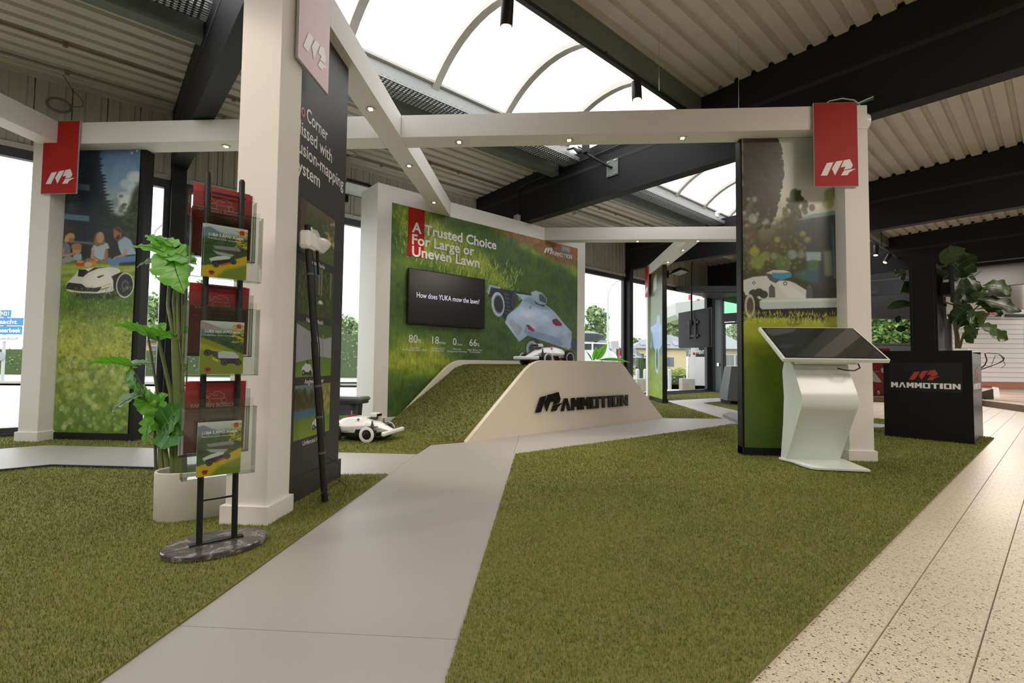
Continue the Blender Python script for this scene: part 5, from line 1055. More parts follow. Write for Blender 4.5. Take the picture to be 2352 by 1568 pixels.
for (q0, d0, q1, d1, wd, nr, m_) in [((392,588),.0,(304,568),.10,.135,(.1,-.5,.9),lf1), ((372,566),.05,(338,540),.12,.10,(.2,-.4,.9),lf1), ((398,566),.05,(360,548),.15,.11,(.3,-.3,.9),lf1),
    ((396,590),.0,(424,674),-.10,.22,(.2,-1,.45),lf1), ((400,582),.02,(452,606),-.05,.14,(-.1,-.8,.7),lf1), ((372,600),.0,(314,614),.05,.075,(.1,-.7,.7),lf3), ((392,596),-.02,(356,640),.0,.10,(-.3,-.9,.4),lf2),
    ((352,778),.0,(263,746),-.04,.135,(.15,.55,.8),lf1), ((354,776),.0,(404,768),-.02,.13,(0,.4,.9),lf1), ((362,768),.02,(372,742),.12,.09,(0,-.6,.8),lf1),
    ((302,842),.0,(203,834),-.06,.125,(.1,.5,.85),lf1), ((300,838),.0,(352,836),.05,.07,(0,-.5,.8),lf3), ((302,850),.0,(322,902),-.05,.09,(-.5,-.8,.2),lf2), ((322,905),-.02,(256,948),-.08,.085,(-.3,-.7,.5),lf3),
    ((352,938),.0,(318,878),.05,.13,(-.4,-.9,.4),lf1), ((372,978),.0,(366,905),.0,.14,(.1,-1,.3),lf1), ((374,985),-.01,(432,925),-.06,.17,(.1,-1,.35),lf2), ((378,990),-.02,(440,1000),-.08,.18,(.2,-1,.2),lf2), ((352,950),.0,(336,1018),-.04,.11,(-.3,-1,.1),lf1), ((350,930),.02,(386,905),.04,.11,(0,-.9,.5),lf1),
    ((420,1098),-.02,(395,1090),-.10,.06,(.1,-.5,.8),lf1), ((428,1096),-.02,(462,1078),-.02,.06,(.1,-.8,.6),lf2)]:
    vb = MB(); lb_ = MB(); leaf(lb_, at(q0,d0), at(q1,d1), nr, wd, 'mon', vein=vb); lo = lb_.build('leaf', m_, t, smooth=True, angle=180); vb.build('vein', veinm if m_ is not lf2 else veinl, lo)
# --- fiddle leaf fig in the plinth
pc = uw(7.98, 1.02, .93); t = thing('potted_plant', 'dark fiddle-leaf plant growing out of the black plinth', 'plant', pc, 0)
Yf = pc.y; aF = lambda q, d=0: onp(q, (pc.x, pc.y, 0), (CF.x, CF.y, 0)) + Vector((CF.x, CF.y, 0)).normalized()*d
put(t, 'pot', blackm, lambda b: b.lathe([(.09,0),(.12,.02),(.13,.10),(.12,.12),(0,.11)], 20), local=True)
bark = mat('bark', (.16,.13,.09), .8, noise=(20,.3))
for pts, rad in [([(2200,800),(2198,770),(2192,740),(2200,690),(2190,620),(2182,590)], [.028,.024,.02,.016,.012,.006]), ([(2204,800),(2212,770),(2230,745),(2258,730)], [.014,.012,.01,.006]), ([(2196,760),(2215,730),(2250,700),(2262,680)], [.012,.01,.008,.004]), ([(2190,700),(2130,680),(2085,660)], [.010,.008,.004]), ([(2200,690),(2230,640),(2256,620)], [.012,.008,.004])]:
    put(t, 'branch', bark, lambda b: b.tube([aF(q) for q in pts], rad, 8), smooth=True)
fg = [leafm('fig_leaf_%d' % i, c, .15, .35) for i, c in enumerate([(.028,.062,.016), (.018,.042,.014), (.05,.10,.018), (.10,.16,.07)])]
fv = mat('fig_vein', (.11,.17,.05), .5)
FL = [((2168,612),(2150,572),.26,0),((2185,608),(2225,585),.16,0),((2178,618),(2206,596),.2,1),((2200,640),(2236,604),.2,0),((2180,640),(2210,610),.18,1),((2190,660),(2168,630),.17,1),((2190,668),(2250,628),.22,0),((2200,672),(2246,650),.2,1),((2230,660),(2292,672),.19,2),((2236,690),(2278,664),.17,2),
      ((2230,700),(2292,712),.26,0),((2220,690),(2302,720),.2,1),((2225,712),(2312,718),.11,2),((2236,716),(2274,742),.2,2),((2190,700),(2216,672),.18,1),((2184,740),(2206,700),.2,0),((2210,748),(2180,720),.2,0),((2196,720),(2236,742),.18,1),((2236,722),(2220,762),.12,1),((2222,748),(2262,772),.15,3),((2250,760),(2288,782),.14,2),((2225,762),(2244,788),.09,0),((2205,760),(2232,770),.12,0),((2180,715),(2170,690),.15,1),
      ((2110,668),(2052,676),.17,0),((2100,690),(2062,648),.14,1),((2110,700),(2040,708),.12,0),((2096,640),(2080,612),.12,1),((2088,735),(2072,728),.09,1),((2092,752),(2070,756),.08,1),((2100,700),(2078,700),.1,2),((2210,700),(2190,660),.2,1),((2225,680),(2198,690),.18,1),((2190,650),(2222,680),.2,0),((2205,735),(2192,770),.12,0)]
rr_ = random.Random(4)
for i, (q0, q1, wd, k) in enumerate(FL):
    d = rr_.uniform(-.16, .14); lb_ = MB(); vb = MB(); leaf(lb_, aF(q0,d), aF(q1,d+rr_.uniform(-.12,.04)), (rr_.uniform(-.4,.4)-.2, -1, rr_.uniform(.1,.8)), wd*1.08, 'fig', droop=rr_.uniform(.0,.25), fold=rr_.uniform(.1,.4), n=10, vein=vb)
    lo = lb_.build('leaf', fg[k], t, smooth=True, angle=180); vb.build('vein', fv, lo)
# --- plant behind the ramp
pb = uw(6.75,3.95) if False else onp((1385,880), uw(6.95,6.9), (CF.x,CF.y,0)); pc = Vector((pb.x, pb.y, 0.012))
t = thing('potted_plant', 'small banana plant standing behind the ramp, only a few leaves showing', 'plant', pc, 0)
aB = lambda q, d=0: onp(q, (pc.x, pc.y, 0), (CF.x, CF.y, 0))+Vector((0,d,0))
put(t, 'pot', mat('planter_clay', (.60,.59,.54), .5), lambda b: b.lathe([(.13,0),(.17,.02),(.19,.34),(.185,.35),(.17,.34),(0,.32)], 28), local=True, smooth=True)
put(t, 'stem', stemm, lambda b: b.tube([(0,0,.3),(-.02,0,.7),(-.03,0,.9)], [.035,.028,.018], 10), local=True, smooth=True)
for q0, q1, wd, d, m_ in [((1370,826),(1394,789),.15,0,lf1),((1363,828),(1370,795),.10,.0,lf1),((1376,826),(1446,832),.07,-.05,lf1),((1360,828),(1346,806),.03,.0,lf2),((1380,840),(1450,862),.07,-.1,lf2),((1400,870),(1462,874),.07,0,lf1)]:
    lb_ = MB(); vb = MB(); leaf(lb_, aB(q0,d), aB(q1,d), (.1,-1,.4), wd, 'ban', droop=.2, vein=vb); lo = lb_.build('leaf', m_, t, smooth=True, angle=180); vb.build('vein', veinm, lo)
# ================================================================== BROCHURE STAND
P1_, P2_ = Vector((-1.500,2.062,0)), Vector((-1.402,2.157,0)); ctr = (P1_+P2_)/2; SX = (P2_-P1_).normalized(); SN = Vector((SX.y,-SX.x,0))
t = thing('brochure_stand', 'brochure stand with two black poles, clear holders and a marble foot', 'brochure stand', (ctr.x,ctr.y,.013), PI/4)
FS = Matrix.Translation((ctr.x,ctr.y,0))@R45     # local: x along the poles, -y towards the viewer's side
put(t, 'foot', MATS['grey_marble'], lambda b: b.lathe([(.0,.014),(.200,.014),(.205,.018),(.205,.036),(.198,.04),(0,.04)], 72, M=Matrix.Diagonal((1,.78,1,1))), FS, smooth=True, angle=30)
put(t, 'foot_bar', black, lambda b: b.box((-.105,-.018,.04),(.105,.018,.046)), FS)
for sx_ in (-.068, .068): put(t, 'pole', black, lambda b: b.tube([(sx_+.002,0,.04),(sx_-.018,0,1.68),(sx_-.0181,0,1.69)], [.0125,.0125,.009], 20), FS, smooth=True)
for z in (1.60,1.17,.745,.225): put(t, 'cross_bar', black, lambda b: b.box((-.068,-.004,z),(.068,.004,z+.008)), FS)
def holder(b, z0, h, y0, y1, x0=-.150, x1=.127, f=.30):
    T_ = .003; b.box((x0,y0,z0),(x1,y1,z0+T_)); b.box((x0,y1,z0),(x1,y1+T_,z0+h)); b.box((x0,y0,z0),(x0+T_,y1,z0+f)); b.box((x1-T_,y0,z0),(x1,y1,z0+f))
    b.box((x0,y0-T_,z0),(x1,y0,z0+f))
    b.tube([(x0,y0-.001,z0+f),(x1,y0-.001,z0+f)], .0022, 6); b.tube([(x0,y0-.001,z0),(x0,y0-.001,z0+f)], .0025, 6); b.tube([(x1,y0-.001,z0),(x1,y0-.001,z0+f)], .0025, 6); b.tube([(x0,y0,z0),(x1,y0,z0)], .003, 6)
HS = [1.205, .780, .340]; BS = [1.315, .868, .428]
for z in HS:
    put(t, 'front_holder', acryl, lambda b: holder(b, z, .335, -.075, -.018), FS, smooth=True)
    put(t, 'back_holder', acryl, lambda b: holder(b, BS[HS.index(z)]-.004, .33, .016, .062, -.15, .118, .29), FS, smooth=True)
cov = [paint_cover(0), paint_cover(1)]
paper = mat('paper_edge', (.8,.79,.76), .6)
def booklet(label, kind, z, dx=0, dy=0, th=.004, tilt_=0, group=None):
    M_ = FS@Matrix.Translation((dx, -.066+dy, z+.006))@Matrix.Rotation(tilt_, 4, 'Y'); t_ = thing('booklet', label, 'booklet', M_.translation, PI/4, group); MAT0[t_.name] = M_; t_.matrix_world = M_
    w_, h_ = .168, .232
    put(t_, 'pages', paper, lambda b: b.box((-w_/2,0,0),(w_/2,th,h_)), local=True)
    me = bpy.data.meshes.new('cover'); me.from_pydata([(-w_/2,-.0004,0),(w_/2,-.0004,0),(w_/2,-.0004,h_),(-w_/2,-.0004,h_)], [], [(0,1,2,3)]); me.materials.append(cov[kind]); uvl = me.uv_layers.new(name='UV')
    for i, q in enumerate([(0,0),(1,0),(1,1),(0,1)]): uvl.data[i].uv = q
    o = bpy.data.objects.new('cover', me); COL.objects.link(o); o.parent = t_
    wpt = lambda x, zz: M_@Vector((x,-.0006,zz)); ex = (M_.to_3x3()@Vector((1,0,0))); ey = (M_.to_3x3()@Vector((0,0,1))); en = (M_.to_3x3()@Vector((0,-1,0)))
    a_, s_ = ('LUBA 2 AWD X serie', 'Robotmaaier zonder perimeterdraad') if kind == 0 else ('LUBA mini AWD serie', 'Robotmaaier zonder perimeterdraad')
    text_part(a_, wpt(-.068,.181), ex, ey, en, .135, offw, t_, cap=.0125, depth=.0002, bold=.02, off=.0001); text_part(s_, wpt(-.068,.167), ex, ey, en, .128, offw, t_, cap=.006, depth=.0002, bold=.0, off=.0001)
    return t_
booklet('lawn booklet in the top holder, the front one on the black poles', 0, HS[0], -.018, -.003)
booklet('lawn booklet in the top holder, tucked behind the front one with its left edge showing', 0, HS[0], -.024, .006)
booklet('mini series booklet in the middle holder', 1, HS[1], -.018, -.003)
booklet('large lawn booklet in the bottom holder, lowest on the stand', 0, HS[2], -.014, -.003)
def flyer(label, z, dx, dy, rot=0):
    M_ = FS@Matrix.Translation((dx, .028+dy, z+.005))@Matrix.Rotation(rot, 4, 'Y'); t_ = thing('flyer', label, 'flyer', M_.translation, 0, None); MAT0[t_.name] = M_; t_.matrix_world = M_
    w_, h_ = .228, .315
    put(t_, 'sheet', redl, lambda b: b.box((-w_/2,0,0),(w_/2,.0025,h_)), local=True)
    if dy < .005:
        wpt = lambda x, zz: M_@Vector((x,-.0002,zz)); ex = (M_.to_3x3()@Vector((1,0,0))); ey = (M_.to_3x3()@Vector((0,0,1))); en = (M_.to_3x3()@Vector((0,-1,0))); pk = mat('flyer_print', (.62,.42,.40), .5)
        text_part('VAN DEN BOSSCHE', wpt(-.095,.200), ex, ey, en, .19, pk, t_, cap=.017, depth=.0003, bold=.03); text_part('WWW.GREENTOOLS.BE', wpt(-.062,.180), ex, ey, en, .125, pk, t_, cap=.008, depth=.0003, bold=.02)
        b = MB(M_); q = lambda pts, r_=.0012: b.tube([(x,-.0008,zz-.092) for x, zz in pts], r_, 4)
        q([(-.06,.375),(-.035,.345),(-.03,.335),(-.02,.34)]); q([(-.022,.335),(-.02,.35),(-.005,.352),(0,.36),(.02,.36),(.025,.352),(.035,.35),(.038,.335)]); q([(-.018,.328),(.036,.328)]); q([(-.01,.343),(.012,.343)])
        for cx_, r0 in ((-.034,.013),(.036,.011)): q([(cx_+math.cos(a_)*r0, .32+math.sin(a_)*r0) for a_ in [2*PI*i/16 for i in range(17)]])
        q([(-.1,.262),(.1,.262)], .0006); b.build('print', pk, t_)
        text_part('TUIN & PARKMACHINES', wpt(-.05,.158), ex, ey, en, .10, pk, t_, cap=.006, depth=.0003, bold=.01)
for z, nm in zip(BS, ('top', 'middle', 'bottom')):
    flyer('red flyer in the back of the %s holder, front sheet' % nm, z+.003, -.022, 0); flyer('red flyer in the back of the %s holder, rear sheet peeking out' % nm, z+.003, -.012, .010, .010)
# ================================================================== ANTENNA POLE
pb_, pt_ = Vector((-1.285,2.83,.02)), Vector((-1.375,2.705,1.535)); ax = (pt_-pb_).normalized()
t = thing('antenna_pole', 'black leaning pole with a white reference antenna, in front of the text panel', 'antenna', pb_, 0)
put(t, 'pole', mat('pole_black', (.015,.014,.017), .45), lambda b: b.tube([pb_, pb_+(pt_-pb_)*.62, pb_+(pt_-pb_)*.621, pt_], [.019,.019,.0165,.0165], 16), smooth=True)
put(t, 'cable', blackm, lambda b: (b.tube([pt_+Vector((.02,.012,-.02))]+[pb_+(pt_-pb_)*k+Vector((.016,.018+.008*math.sin(k*23),0)) for k in (.9,.8,.7,.6,.5,.4,.32,.25)], .003, 6), b.tube([pb_+(pt_-pb_)*.17+Vector((.02,.02,0)), pb_+Vector((.05,.08,.20)), pb_+Vector((.06,.07,.10)), pb_+Vector((-.0,-.07,.05)), pb_+Vector((.0,-.10,.03)), pb_+Vector((.03,.02,.14)), pb_+Vector((.08,.12,.06)), pb_+Vector((.06,.13,.02))], .0022, 6)), smooth=True)
for k in (.88,.45,.33,.19): 
    c_ = pb_+(pt_-pb_)*k; put(t, 'clip', mat('grey_plastic', (.11,.115,.12), .4), lambda b: b.tube([c_-ax*.006, c_+ax*.006], .0225, 16))
T0 = Matrix.Translation(pt_)
hp = Vector((-1.372,2.700,1.50))
put(t, 'socket', black, lambda b: b.tube([hp+Vector((0,0,.08)), hp+Vector((0,0,.135))], .020, 16))
put(t, 'receiver_box', whitep, lambda b: b.cbox((hp.x-.035,hp.y-.05,hp.z-.005),(hp.x+.035,hp.y+.058,hp.z+.098),.014), bevel=.006)
b = MB(); b.lathe([(0,-.045),(.028,-.045),(.062,-.012),(.078,.010),(.080,.022),(.06,.038),(.03,.045),(0,.047)], 32, M=Matrix.Translation((hp.x, hp.y+.150, hp.z+.052))@Matrix.Diagonal((.8,1,1,1))); b.build('antenna_head', whitep, t, smooth=True, angle=30)
put(t, 'arm', whitep, lambda b: b.box((hp.x-.022,hp.y+.05,hp.z+.01),(hp.x+.022,hp.y+.12,hp.z+.072)), bevel=.008)
put(t, 'stick_aerial', black, lambda b: b.tube([(hp.x,hp.y+.12,hp.z+.01),(hp.x+.004,hp.y+.135,hp.z-.13)], [.009,.0065], 10))
put(t, 'sticker', paper, lambda b: (b.box((hp.x+.0195,hp.y-.008,hp.z+.095),(hp.x+.0205,hp.y+.010,hp.z+.125))))
# ================================================================== CEILING FITTINGS
trk = mat('track_black', (.012,.012,.013), .4)
def spot(label, u, w, z, dirv, ln=.22, r0=.052, power=60):
    P = uw(u,w,z); d = Vector(dirv).normalized(); t = thing('track_spotlight', label, 'spotlight', P, 0, 'black track spotlights')
    put(t, 'adapter', trk, lambda b: b.box((u-.05,w-.02,z+.03),(u+.05,w+.02,z+.06)), F45); put(t, 'joint', trk, lambda b: b.tube([P+Vector((0,0,.04)), P-d*.02], .012, 8))
    put(t, 'barrel', trk, lambda b: b.tube([P, P+d*.004, P+d*(ln-.004), P+d*ln], [r0*.9, r0, r0, r0*.95], 24), smooth=True)
    put(t, 'lamp_face', mat('spot_face', (1,.8,.5), .4, emit=((1,.72,.38), 1.6)), lambda b: b.tube([P+d*ln, P+d*(ln+.002)], r0*.82, 24))
    spot_light('track_beam', tuple(P+d*(ln+.03)), tuple(P+d*3), power, (1,.86,.66), math.radians(48), .5)
rail = thing('track_rail', 'black lighting track along the right edge of the skylight', 'lighting track', uw(2.0,2.88,3.84), PI/4)
put(rail, 'rail', trk, lambda b: b.box((-2.4,2.862,3.835),(5.40,2.900,3.875)), F45)
put(rail, 'hanger', trk, lambda b: [b.box((u,2.87,3.875),(u+.02,2.89,3.93)) for u in (-2,0,1.9,3.7,5.2)], F45)
spot('track spotlight at the top edge of the picture, pointing down', 2.44, 2.88, 3.80, (-.06,.22,-1)); spot('track spotlight above the cross beam, under the skylight corner', 4.22, 2.88, 3.80, (.02,-.10,-1), .20)
spot('track spotlight left of the near column, above the frame', -1.2, 2.88, 3.80, (1.25,1.1,-2.0), power=38)
# farther track on the right
rail = thing('track_rail', 'thin far lighting track right of the right post', 'lighting track', uw(15.0,2.69,3.6), PI/4)
put(rail, 'rail', mat('track_grey_edge', (.12,.11,.10), .4), lambda b: b.box((12.2,2.66,3.585),(17.2,2.70,3.615)), F45); put(rail, 'hanger', trk, lambda b: (b.box((13.6,2.675,3.6),(13.62,2.69,4.13)), b.box((16.4,2.675,3.6),(16.42,2.69,4.13))), F45)
spot('far track spotlight just right of the right post', 13.1, 2.68, 3.55, (-.2,-.2,-1), .24, .05, 40); spot('far track spotlight pointing left, above the plinth', 14.4, 2.68, 3.55, (-.55,-.1,-.8), .24, .05, 40)
# camera bracket on the second beam
t = thing('camera_bracket', 'black swivel bracket with a pipe arm on the roof beam', 'bracket', uw(5.53,4.17,3.5), PI/4)
put(t, 'wall_plate', trimg, lambda b: b.cbox((5.515,4.07,3.52),(5.535,4.27,3.76),.005), F45)
put(t, 'bolt', steel, lambda b: [b.box((5.505,w,z),(5.515,w+.04,z+.012)) for w in (4.09,4.21) for z in (3.54,3.73)], F45)
put(t, 'arm', black, lambda b: b.tube([(5.52,4.17,3.64),(5.47,4.20,3.66),(5.40,4.48,3.88),(5.385,4.53,3.93),(5.38,4.54,4.06)], .017, 12), F45, smooth=True)
put(t, 'head', blackm, lambda b: (b.box((5.34,4.50,3.93),(5.42,4.58,4.10)), b.tube([(5.38,4.54,3.97),(5.36,4.66,3.98),(5.34,4.74,4.06),(5.33,4.86,4.07)], [.022,.03,.02,.015], 8), b.tube([(5.36,4.58,4.0),(5.35,4.66,4.06)], .012, 6)), F45)
put(t, 'cable', mat('cable_white', (.6,.6,.58), .5), lambda b: b.tube([(5.34,4.74,4.02),(5.30,4.95,4.08),(5.28,5.1,4.0)], .005, 6), F45)
# junction box and conduit on the beam
t = thing('junction_box', 'small pale junction box low on the roof beam above the picture wall', 'junction box', uw(5.53,6.16,3.3), PI/4)
put(t, 'box', mat('pvc_grey', (.5,.5,.48), .5), lambda b: b.cbox((5.46,6.11,3.28),(5.534,6.22,3.40),.008), F45); put(t, 'conduit', trk, lambda b: b.tube([(5.51,6.165,3.40),(5.51,6.165,3.86),(5.51,5.9,3.90),(5.51,2.95,3.93)], .010, 8), F45)
# fluorescent battens
def batten(label, u0, u1, w, z):
    t = thing('batten_light', label, 'ceiling light', uw((u0+u1)/2,w,z-.05), PI/4); put(t, 'body', mat('batten_white', (.62,.60,.54), .5), lambda b: b.cbox((u0,w-.05,z-.03),(u1,w+.05,z+.02),.008), F45)
    put(t, 'tube', mat('batten_tube', (.7,.7,.66), .3), lambda b: (b.tube([(u0+.03,w-.025,z-.05),(u1-.03,w-.025,z-.05)], .013, 10), b.tube([(u0+.03,w+.025,z-.05),(u1-.03,w+.025,z-.05)], .013, 10)), F45, smooth=True); put(t, 'end_cap', mat('batten_cap', (.5,.46,.38), .5), lambda b: (b.box((u0,w-.045,z-.068),(u0+.03,w+.045,z-.03)), b.box((u1-.03,w-.045,z-.068),(u1,w+.045,z-.03))), F45)
batten('unlit twin-tube batten light behind the big roof beam', 7.45, 9.15, 6.60, 3.99); batten('short far batten light over the entrance corner', 12.9, 14.0, 6.3, 4.0); batten('batten light partly hidden behind the near beam', 1.9, 2.9, 6.9, 3.98)
for k, (u0, u1, w, lab) in enumerate([(-3.9,.69,6.55,'thin rusty conduit pipe on the ceiling left of the first roof beam'), (.9,5.5,6.55,'thin conduit pipe on the ceiling between the first two roof beams'), (5.75,10.3,6.15,'thin rusty conduit pipe beside the batten light behind the big roof beam'), (-3.9,.69,7.15,'grey cable run high along the left wall'), (.9,5.5,7.12,'grey cable run along the wall behind the picture wall')]):
    t = thing('conduit_pipe', lab, 'pipe', uw((u0+u1)/2,w,3.95), PI/4); zz = deck_z(w)-.022
    put(t, 'pipe', mat('rusty_pipe', (.27,.21,.14), .6, noise=(9,.4)) if k < 3 else mat('cable_grey', (.30,.31,.29), .6), lambda b: b.tube([(u0,w,zz),(u1,w,zz)], .014, 8), F45, smooth=True)
    put(t, 'clamp', mat('rusty_pipe', (.27,.21,.14), .6), lambda b: b.box((u0+.3,w-.012,zz-.03),(u0+.34,w+.012,zz+.022)), F45)
    for i in range(1, int((u1-u0-.4)/.55)): put(t, 'clamp', mat('rusty_pipe', (.27,.21,.14), .6), lambda b: b.box((u0+.3+i*.55,w-.012,zz-.03),(u0+.34+i*.55,w+.012,zz+.022)), F45)
# floodlights
def flood(label, u, w, z):
    t = thing('floodlight', label, 'floodlight', uw(u,w,z), PI/4)
    M_ = Matrix.Translation((u,w-.22,z))@Matrix.Rotation(math.radians(-14), 4, 'X')
    put(t, 'housing', black, lambda b: b.add([(-.23,-.17,.0),(.23,-.17,.0),(.23,.17,0),(-.23,.17,0),(-.18,-.13,.07),(.18,-.13,.07),(.18,.13,.07),(-.18,.13,.07)], [(0,3,2,1),(4,5,6,7),(0,1,5,4),(1,2,6,5),(2,3,7,6),(3,0,4,7)], 0, M_), F45)
    put(t, 'cooling_fin', black, lambda b: [b.box((-.17+i*.026,-.12,.07),(-.163+i*.026,.12,.095),0,M_) for i in range(14)], F45); put(t, 'lens', mat('flood_lens', (.42,.47,.45), .15), lambda b: b.box((-.205,-.145,-.004),(.205,.145,0),0,M_), F45)
    put(t, 'bracket', black, lambda b: (b.box((u-.02,w-.10,z-.0),(u+.02,w+.18,z+.03)), b.box((u-.04,w+.16,z-.08),(u+.04,w+.19,z+.12))), F45)
flood('black floodlight on the wall between the text panel and the picture wall', 2.95, 7.18, 3.42); flood('black floodlight on the wall beside the narrow far post', 12.3, 7.18, 3.40)
b = MB(F45); b.tube([(2.62,7.3,3.98),(2.62,7.3,3.2)], .03, 10); b.box((2.74,7.28,3.55),(2.84,7.36,3.72)); o = b.build('down_pipe', cladm); tag(o, 'short pale downpipe high on the wall above the floodlight near the text panel', 'pipe')
# wire coil on the left wall
cc = uw(-.34,7.32,3.66); b = MB(); b.tube([cc+UV3*(.10*math.cos(a_))+EZ*(.075*math.sin(a_)) for a_ in [2*PI*i/24 for i in range(25)]], .012, 6); b.tube([cc+UV3*(.095*math.cos(a_))-WV3*.02+EZ*(.07*math.sin(a_)) for a_ in [2*PI*i/24 for i in range(25)]], .008, 6); b.tube([cc+UV3*.10+EZ*.02, cc+UV3*.20+EZ*.06, cc+UV3*.20+EZ*.12, cc+UV3*.10+EZ*.22, cc+UV3*.02-WV3*.02+EZ*.345], .005, 6)
tag(b.build('cable_coil', mat('coil_grey', (.16,.16,.15), .5), smooth=True), 'coiled grey cable hanging on the left wall panels', 'cable')
# wires on top of the right post
b = MB(); Pw = lambda q, y=4.62: onY(q, y); b.tube([Pw((1888,245)), Pw((1905,232)), Pw((1935,226)), Pw((1962,230)), Pw((1972,238)), Pw((1976,246))], .006, 6); b.tube([Pw((1950,240)), Pw((1972,236)), onp((2006,222), uw(5.5,0,0), UV3)], .006, 6)
tag(b.build('cable_loop', mat('cable_white', (.6,.6,.58), .5), smooth=True), 'white cable loop on top of the right post', 'cable')
b = MB(); b.tube([Pw((1968,240)), onp((2006,227), uw(5.5,0,0), UV3)], .006, 6); tag(b.build('cable', mat('cable_green', (.03,.25,.10), .5)), 'green cable running from the right post top to the roof beam', 'cable')
b = MB(); b.lathe([(0,0),(.07,0),(.085,.03),(.08,.06),(0,.07)], 24, ax='X', M=Matrix.Translation((2.946,4.66,3.14))); tag(b.build('wall_lamp', whitep, smooth=True), 'round white lamp on the right side of the right post top', 'lamp')
# suspension wires
for q0, q1, lab in [((1513,0),(1514,202),'thin suspension wire above the middle of the cross beam'), ((1697,158),(1697,248),'thin suspension wire holding the cross beam near the right poster')]:
    x_ = onY(q1, 4.66); b = MB(); b.tube([(x_.x,4.66,3.25 if q1[1] > 240 else 3.5),(x_.x,4.66,4.12)], .0022, 5); tag(b.build('suspension_wire', steel), lab, 'wire')
# ================================================================== FAR FURNITURE
# monitor on a ceiling pole near the entrance, seen from behind
c_ = onp((1600,700), (0,12.6,0), (0,1,0)); t = thing('monitor', 'black monitor seen from behind, hanging on a ceiling pole by the entrance', 'monitor', c_, 0)
A_, B_ = onY((1562,702), 13.2), onY((1562,783), 13.2); C_, D_ = onY((1632,712), 11.9), onY((1632,788), 11.9)
A_ = Vector((A_.x, A_.y, 2.23)); w_ = (Vector((C_.x, C_.y, 2.23))-A_); ex = w_.normalized(); nn = Vector((ex.y,-ex.x,0)); H_ = .93
put(t, 'back_cover', blackm, lambda b: b.prism([(0,0),(w_.length,0),(w_.length,-H_),(0,-H_)], A_, ex, EZ, nn, .05)); put(t, 'frame', mat('monitor_edge', (.09,.09,.1), .35), lambda b: b.prism([(-.012,.012),(w_.length+.01,.012),(w_.length+.01,-H_-.012),(-.012,-H_-.012)], A_-nn*.035, ex, EZ, nn, .036))
mid_ = A_+ex*(w_.length*.52)
put(t, 'mount', black, lambda b: (b.prism([(-.25,-.28),(.25,-.28),(.25,-.34),(-.25,-.34)], mid_+nn*.05, ex, EZ, nn, .03), b.prism([(-.25,-.62),(.25,-.62),(.25,-.68),(-.25,-.68)], mid_+nn*.05, ex, EZ, nn, .03), b.prism([(-.16,-.24),(-.11,-.24),(-.11,-.72),(-.16,-.72)], mid_+nn*.07, ex, EZ, nn, .02), b.prism([(.11,-.24),(.16,-.24),(.16,-.72),(.11,-.72)], mid_+nn*.07, ex, EZ, nn, .02)))
put(t, 'pole', black, lambda b: b.tube([mid_+nn*.10+EZ*-.4, mid_+nn*.10+EZ*.5, mid_+nn*.05+EZ*1.75], .022, 10))
# slanted grey cabinet
y_ = 10.6; G = lambda q: onY(q, y_); b = MB(); g0, g1, g2 = G((1670,920)), G((1684,832)), G((1715,926))
t = thing('slanted_cabinet', 'dark grey slanted cabinet behind the right poster', 'cabinet', (g0.x+.45, y_, .014), 0)
cabm = mat('cabinet_grey', (.075,.082,.095), .5)
put(t, 'body', cabm, lambda b: b.add([(g0.x,y_,.10),(g0.x+1.0,y_-.15,.06),(g0.x+1.1,y_+.7,.06),(g0.x+.1,y_+.8,.10),(g1.x,y_+.1,.83),(g1.x+.72,y_,.83),(g1.x+.75,y_+.6,.83),(g1.x+.05,y_+.62,.83)], [(0,3,2,1),(4,5,6,7),(0,1,5,4),(1,2,6,5),(2,3,7,6),(3,0,4,7)])); put(t, 'plinth', blackm, lambda b: b.box((g0.x+.10,y_+.08,.014),(g0.x+.95,y_+.66,.09)))
put(t, 'knob', whitep, lambda b: b.lathe([(0,0),(.03,0),(.03,.01),(0,.012)], 16, ax='Y', M=Matrix.Translation((g1.x+.16,y_-.02,.55))))
# low grey mat / kiosk foot at the edge of the right poster
b = MB(); q = [fl(z_, .03) for z_ in ((1660,954),(1676,948),(1712,956),(1712,974),(1698,970))]; b.prism([(v.x, v.y) for v in q], (0,0,.007), EX, EY, EZ, .045); tag(b.build('floor_plate', mat('plate_grey', (.20,.205,.215), .5)), 'low grey floor plate beside the right poster edge', 'plate')
# ---- far showroom things
rp0, rp1 = fl((1996,909),.136), fl((2034,911),.136); Yr = rp0.y
t = thing('advert_panel', 'dark red advertising panel standing between the right post and the plinth', 'sign', (rp0.x+.6,Yr,.136), 0); x0 = onY((1990,909), Yr).x; x1 = onY((2046,909), Yr).x; ztp = onY((2010,800), Yr).z
put(t, 'board', mat('advert_red', (.16,.012,.010), .4), lambda b: b.box((x0,Yr,.136),(x1,Yr+.04,ztp))); tm = mat('advert_text', (.55,.50,.48), .5)
sp_ = lambda q: onY(q, Yr)
put(t, 'logo_tile', mat('advert_tile', (.50,.04,.02), .4), lambda b: b.box((sp_((2013,0)).x,Yr-.004,sp_((0,908)).z),(sp_((2023,0)).x,Yr-.001,sp_((0,895)).z)))
text_part('S', (sp_((2015,905)).x,Yr-.005,sp_((2015,905)).z), EX, EZ, -EY, .06, offw, t, cap=.09, depth=.001); text_part('GX 470 RC', (sp_((2009,854)).x,Yr-.002,sp_((2009,854)).z), EX, EZ, -EY, .12, tm, t, cap=.02, depth=.001)
put(t, 'picture_blob', mat('advert_grey', (.4,.4,.42), .4), lambda b: b.lathe([(0,0),(.07,0),(.07,.002),(0,.002)], 14, ax='Y', M=Matrix.Translation((sp_((2008,0)).x+.03,Yr-.003,sp_((0,826)).z))))
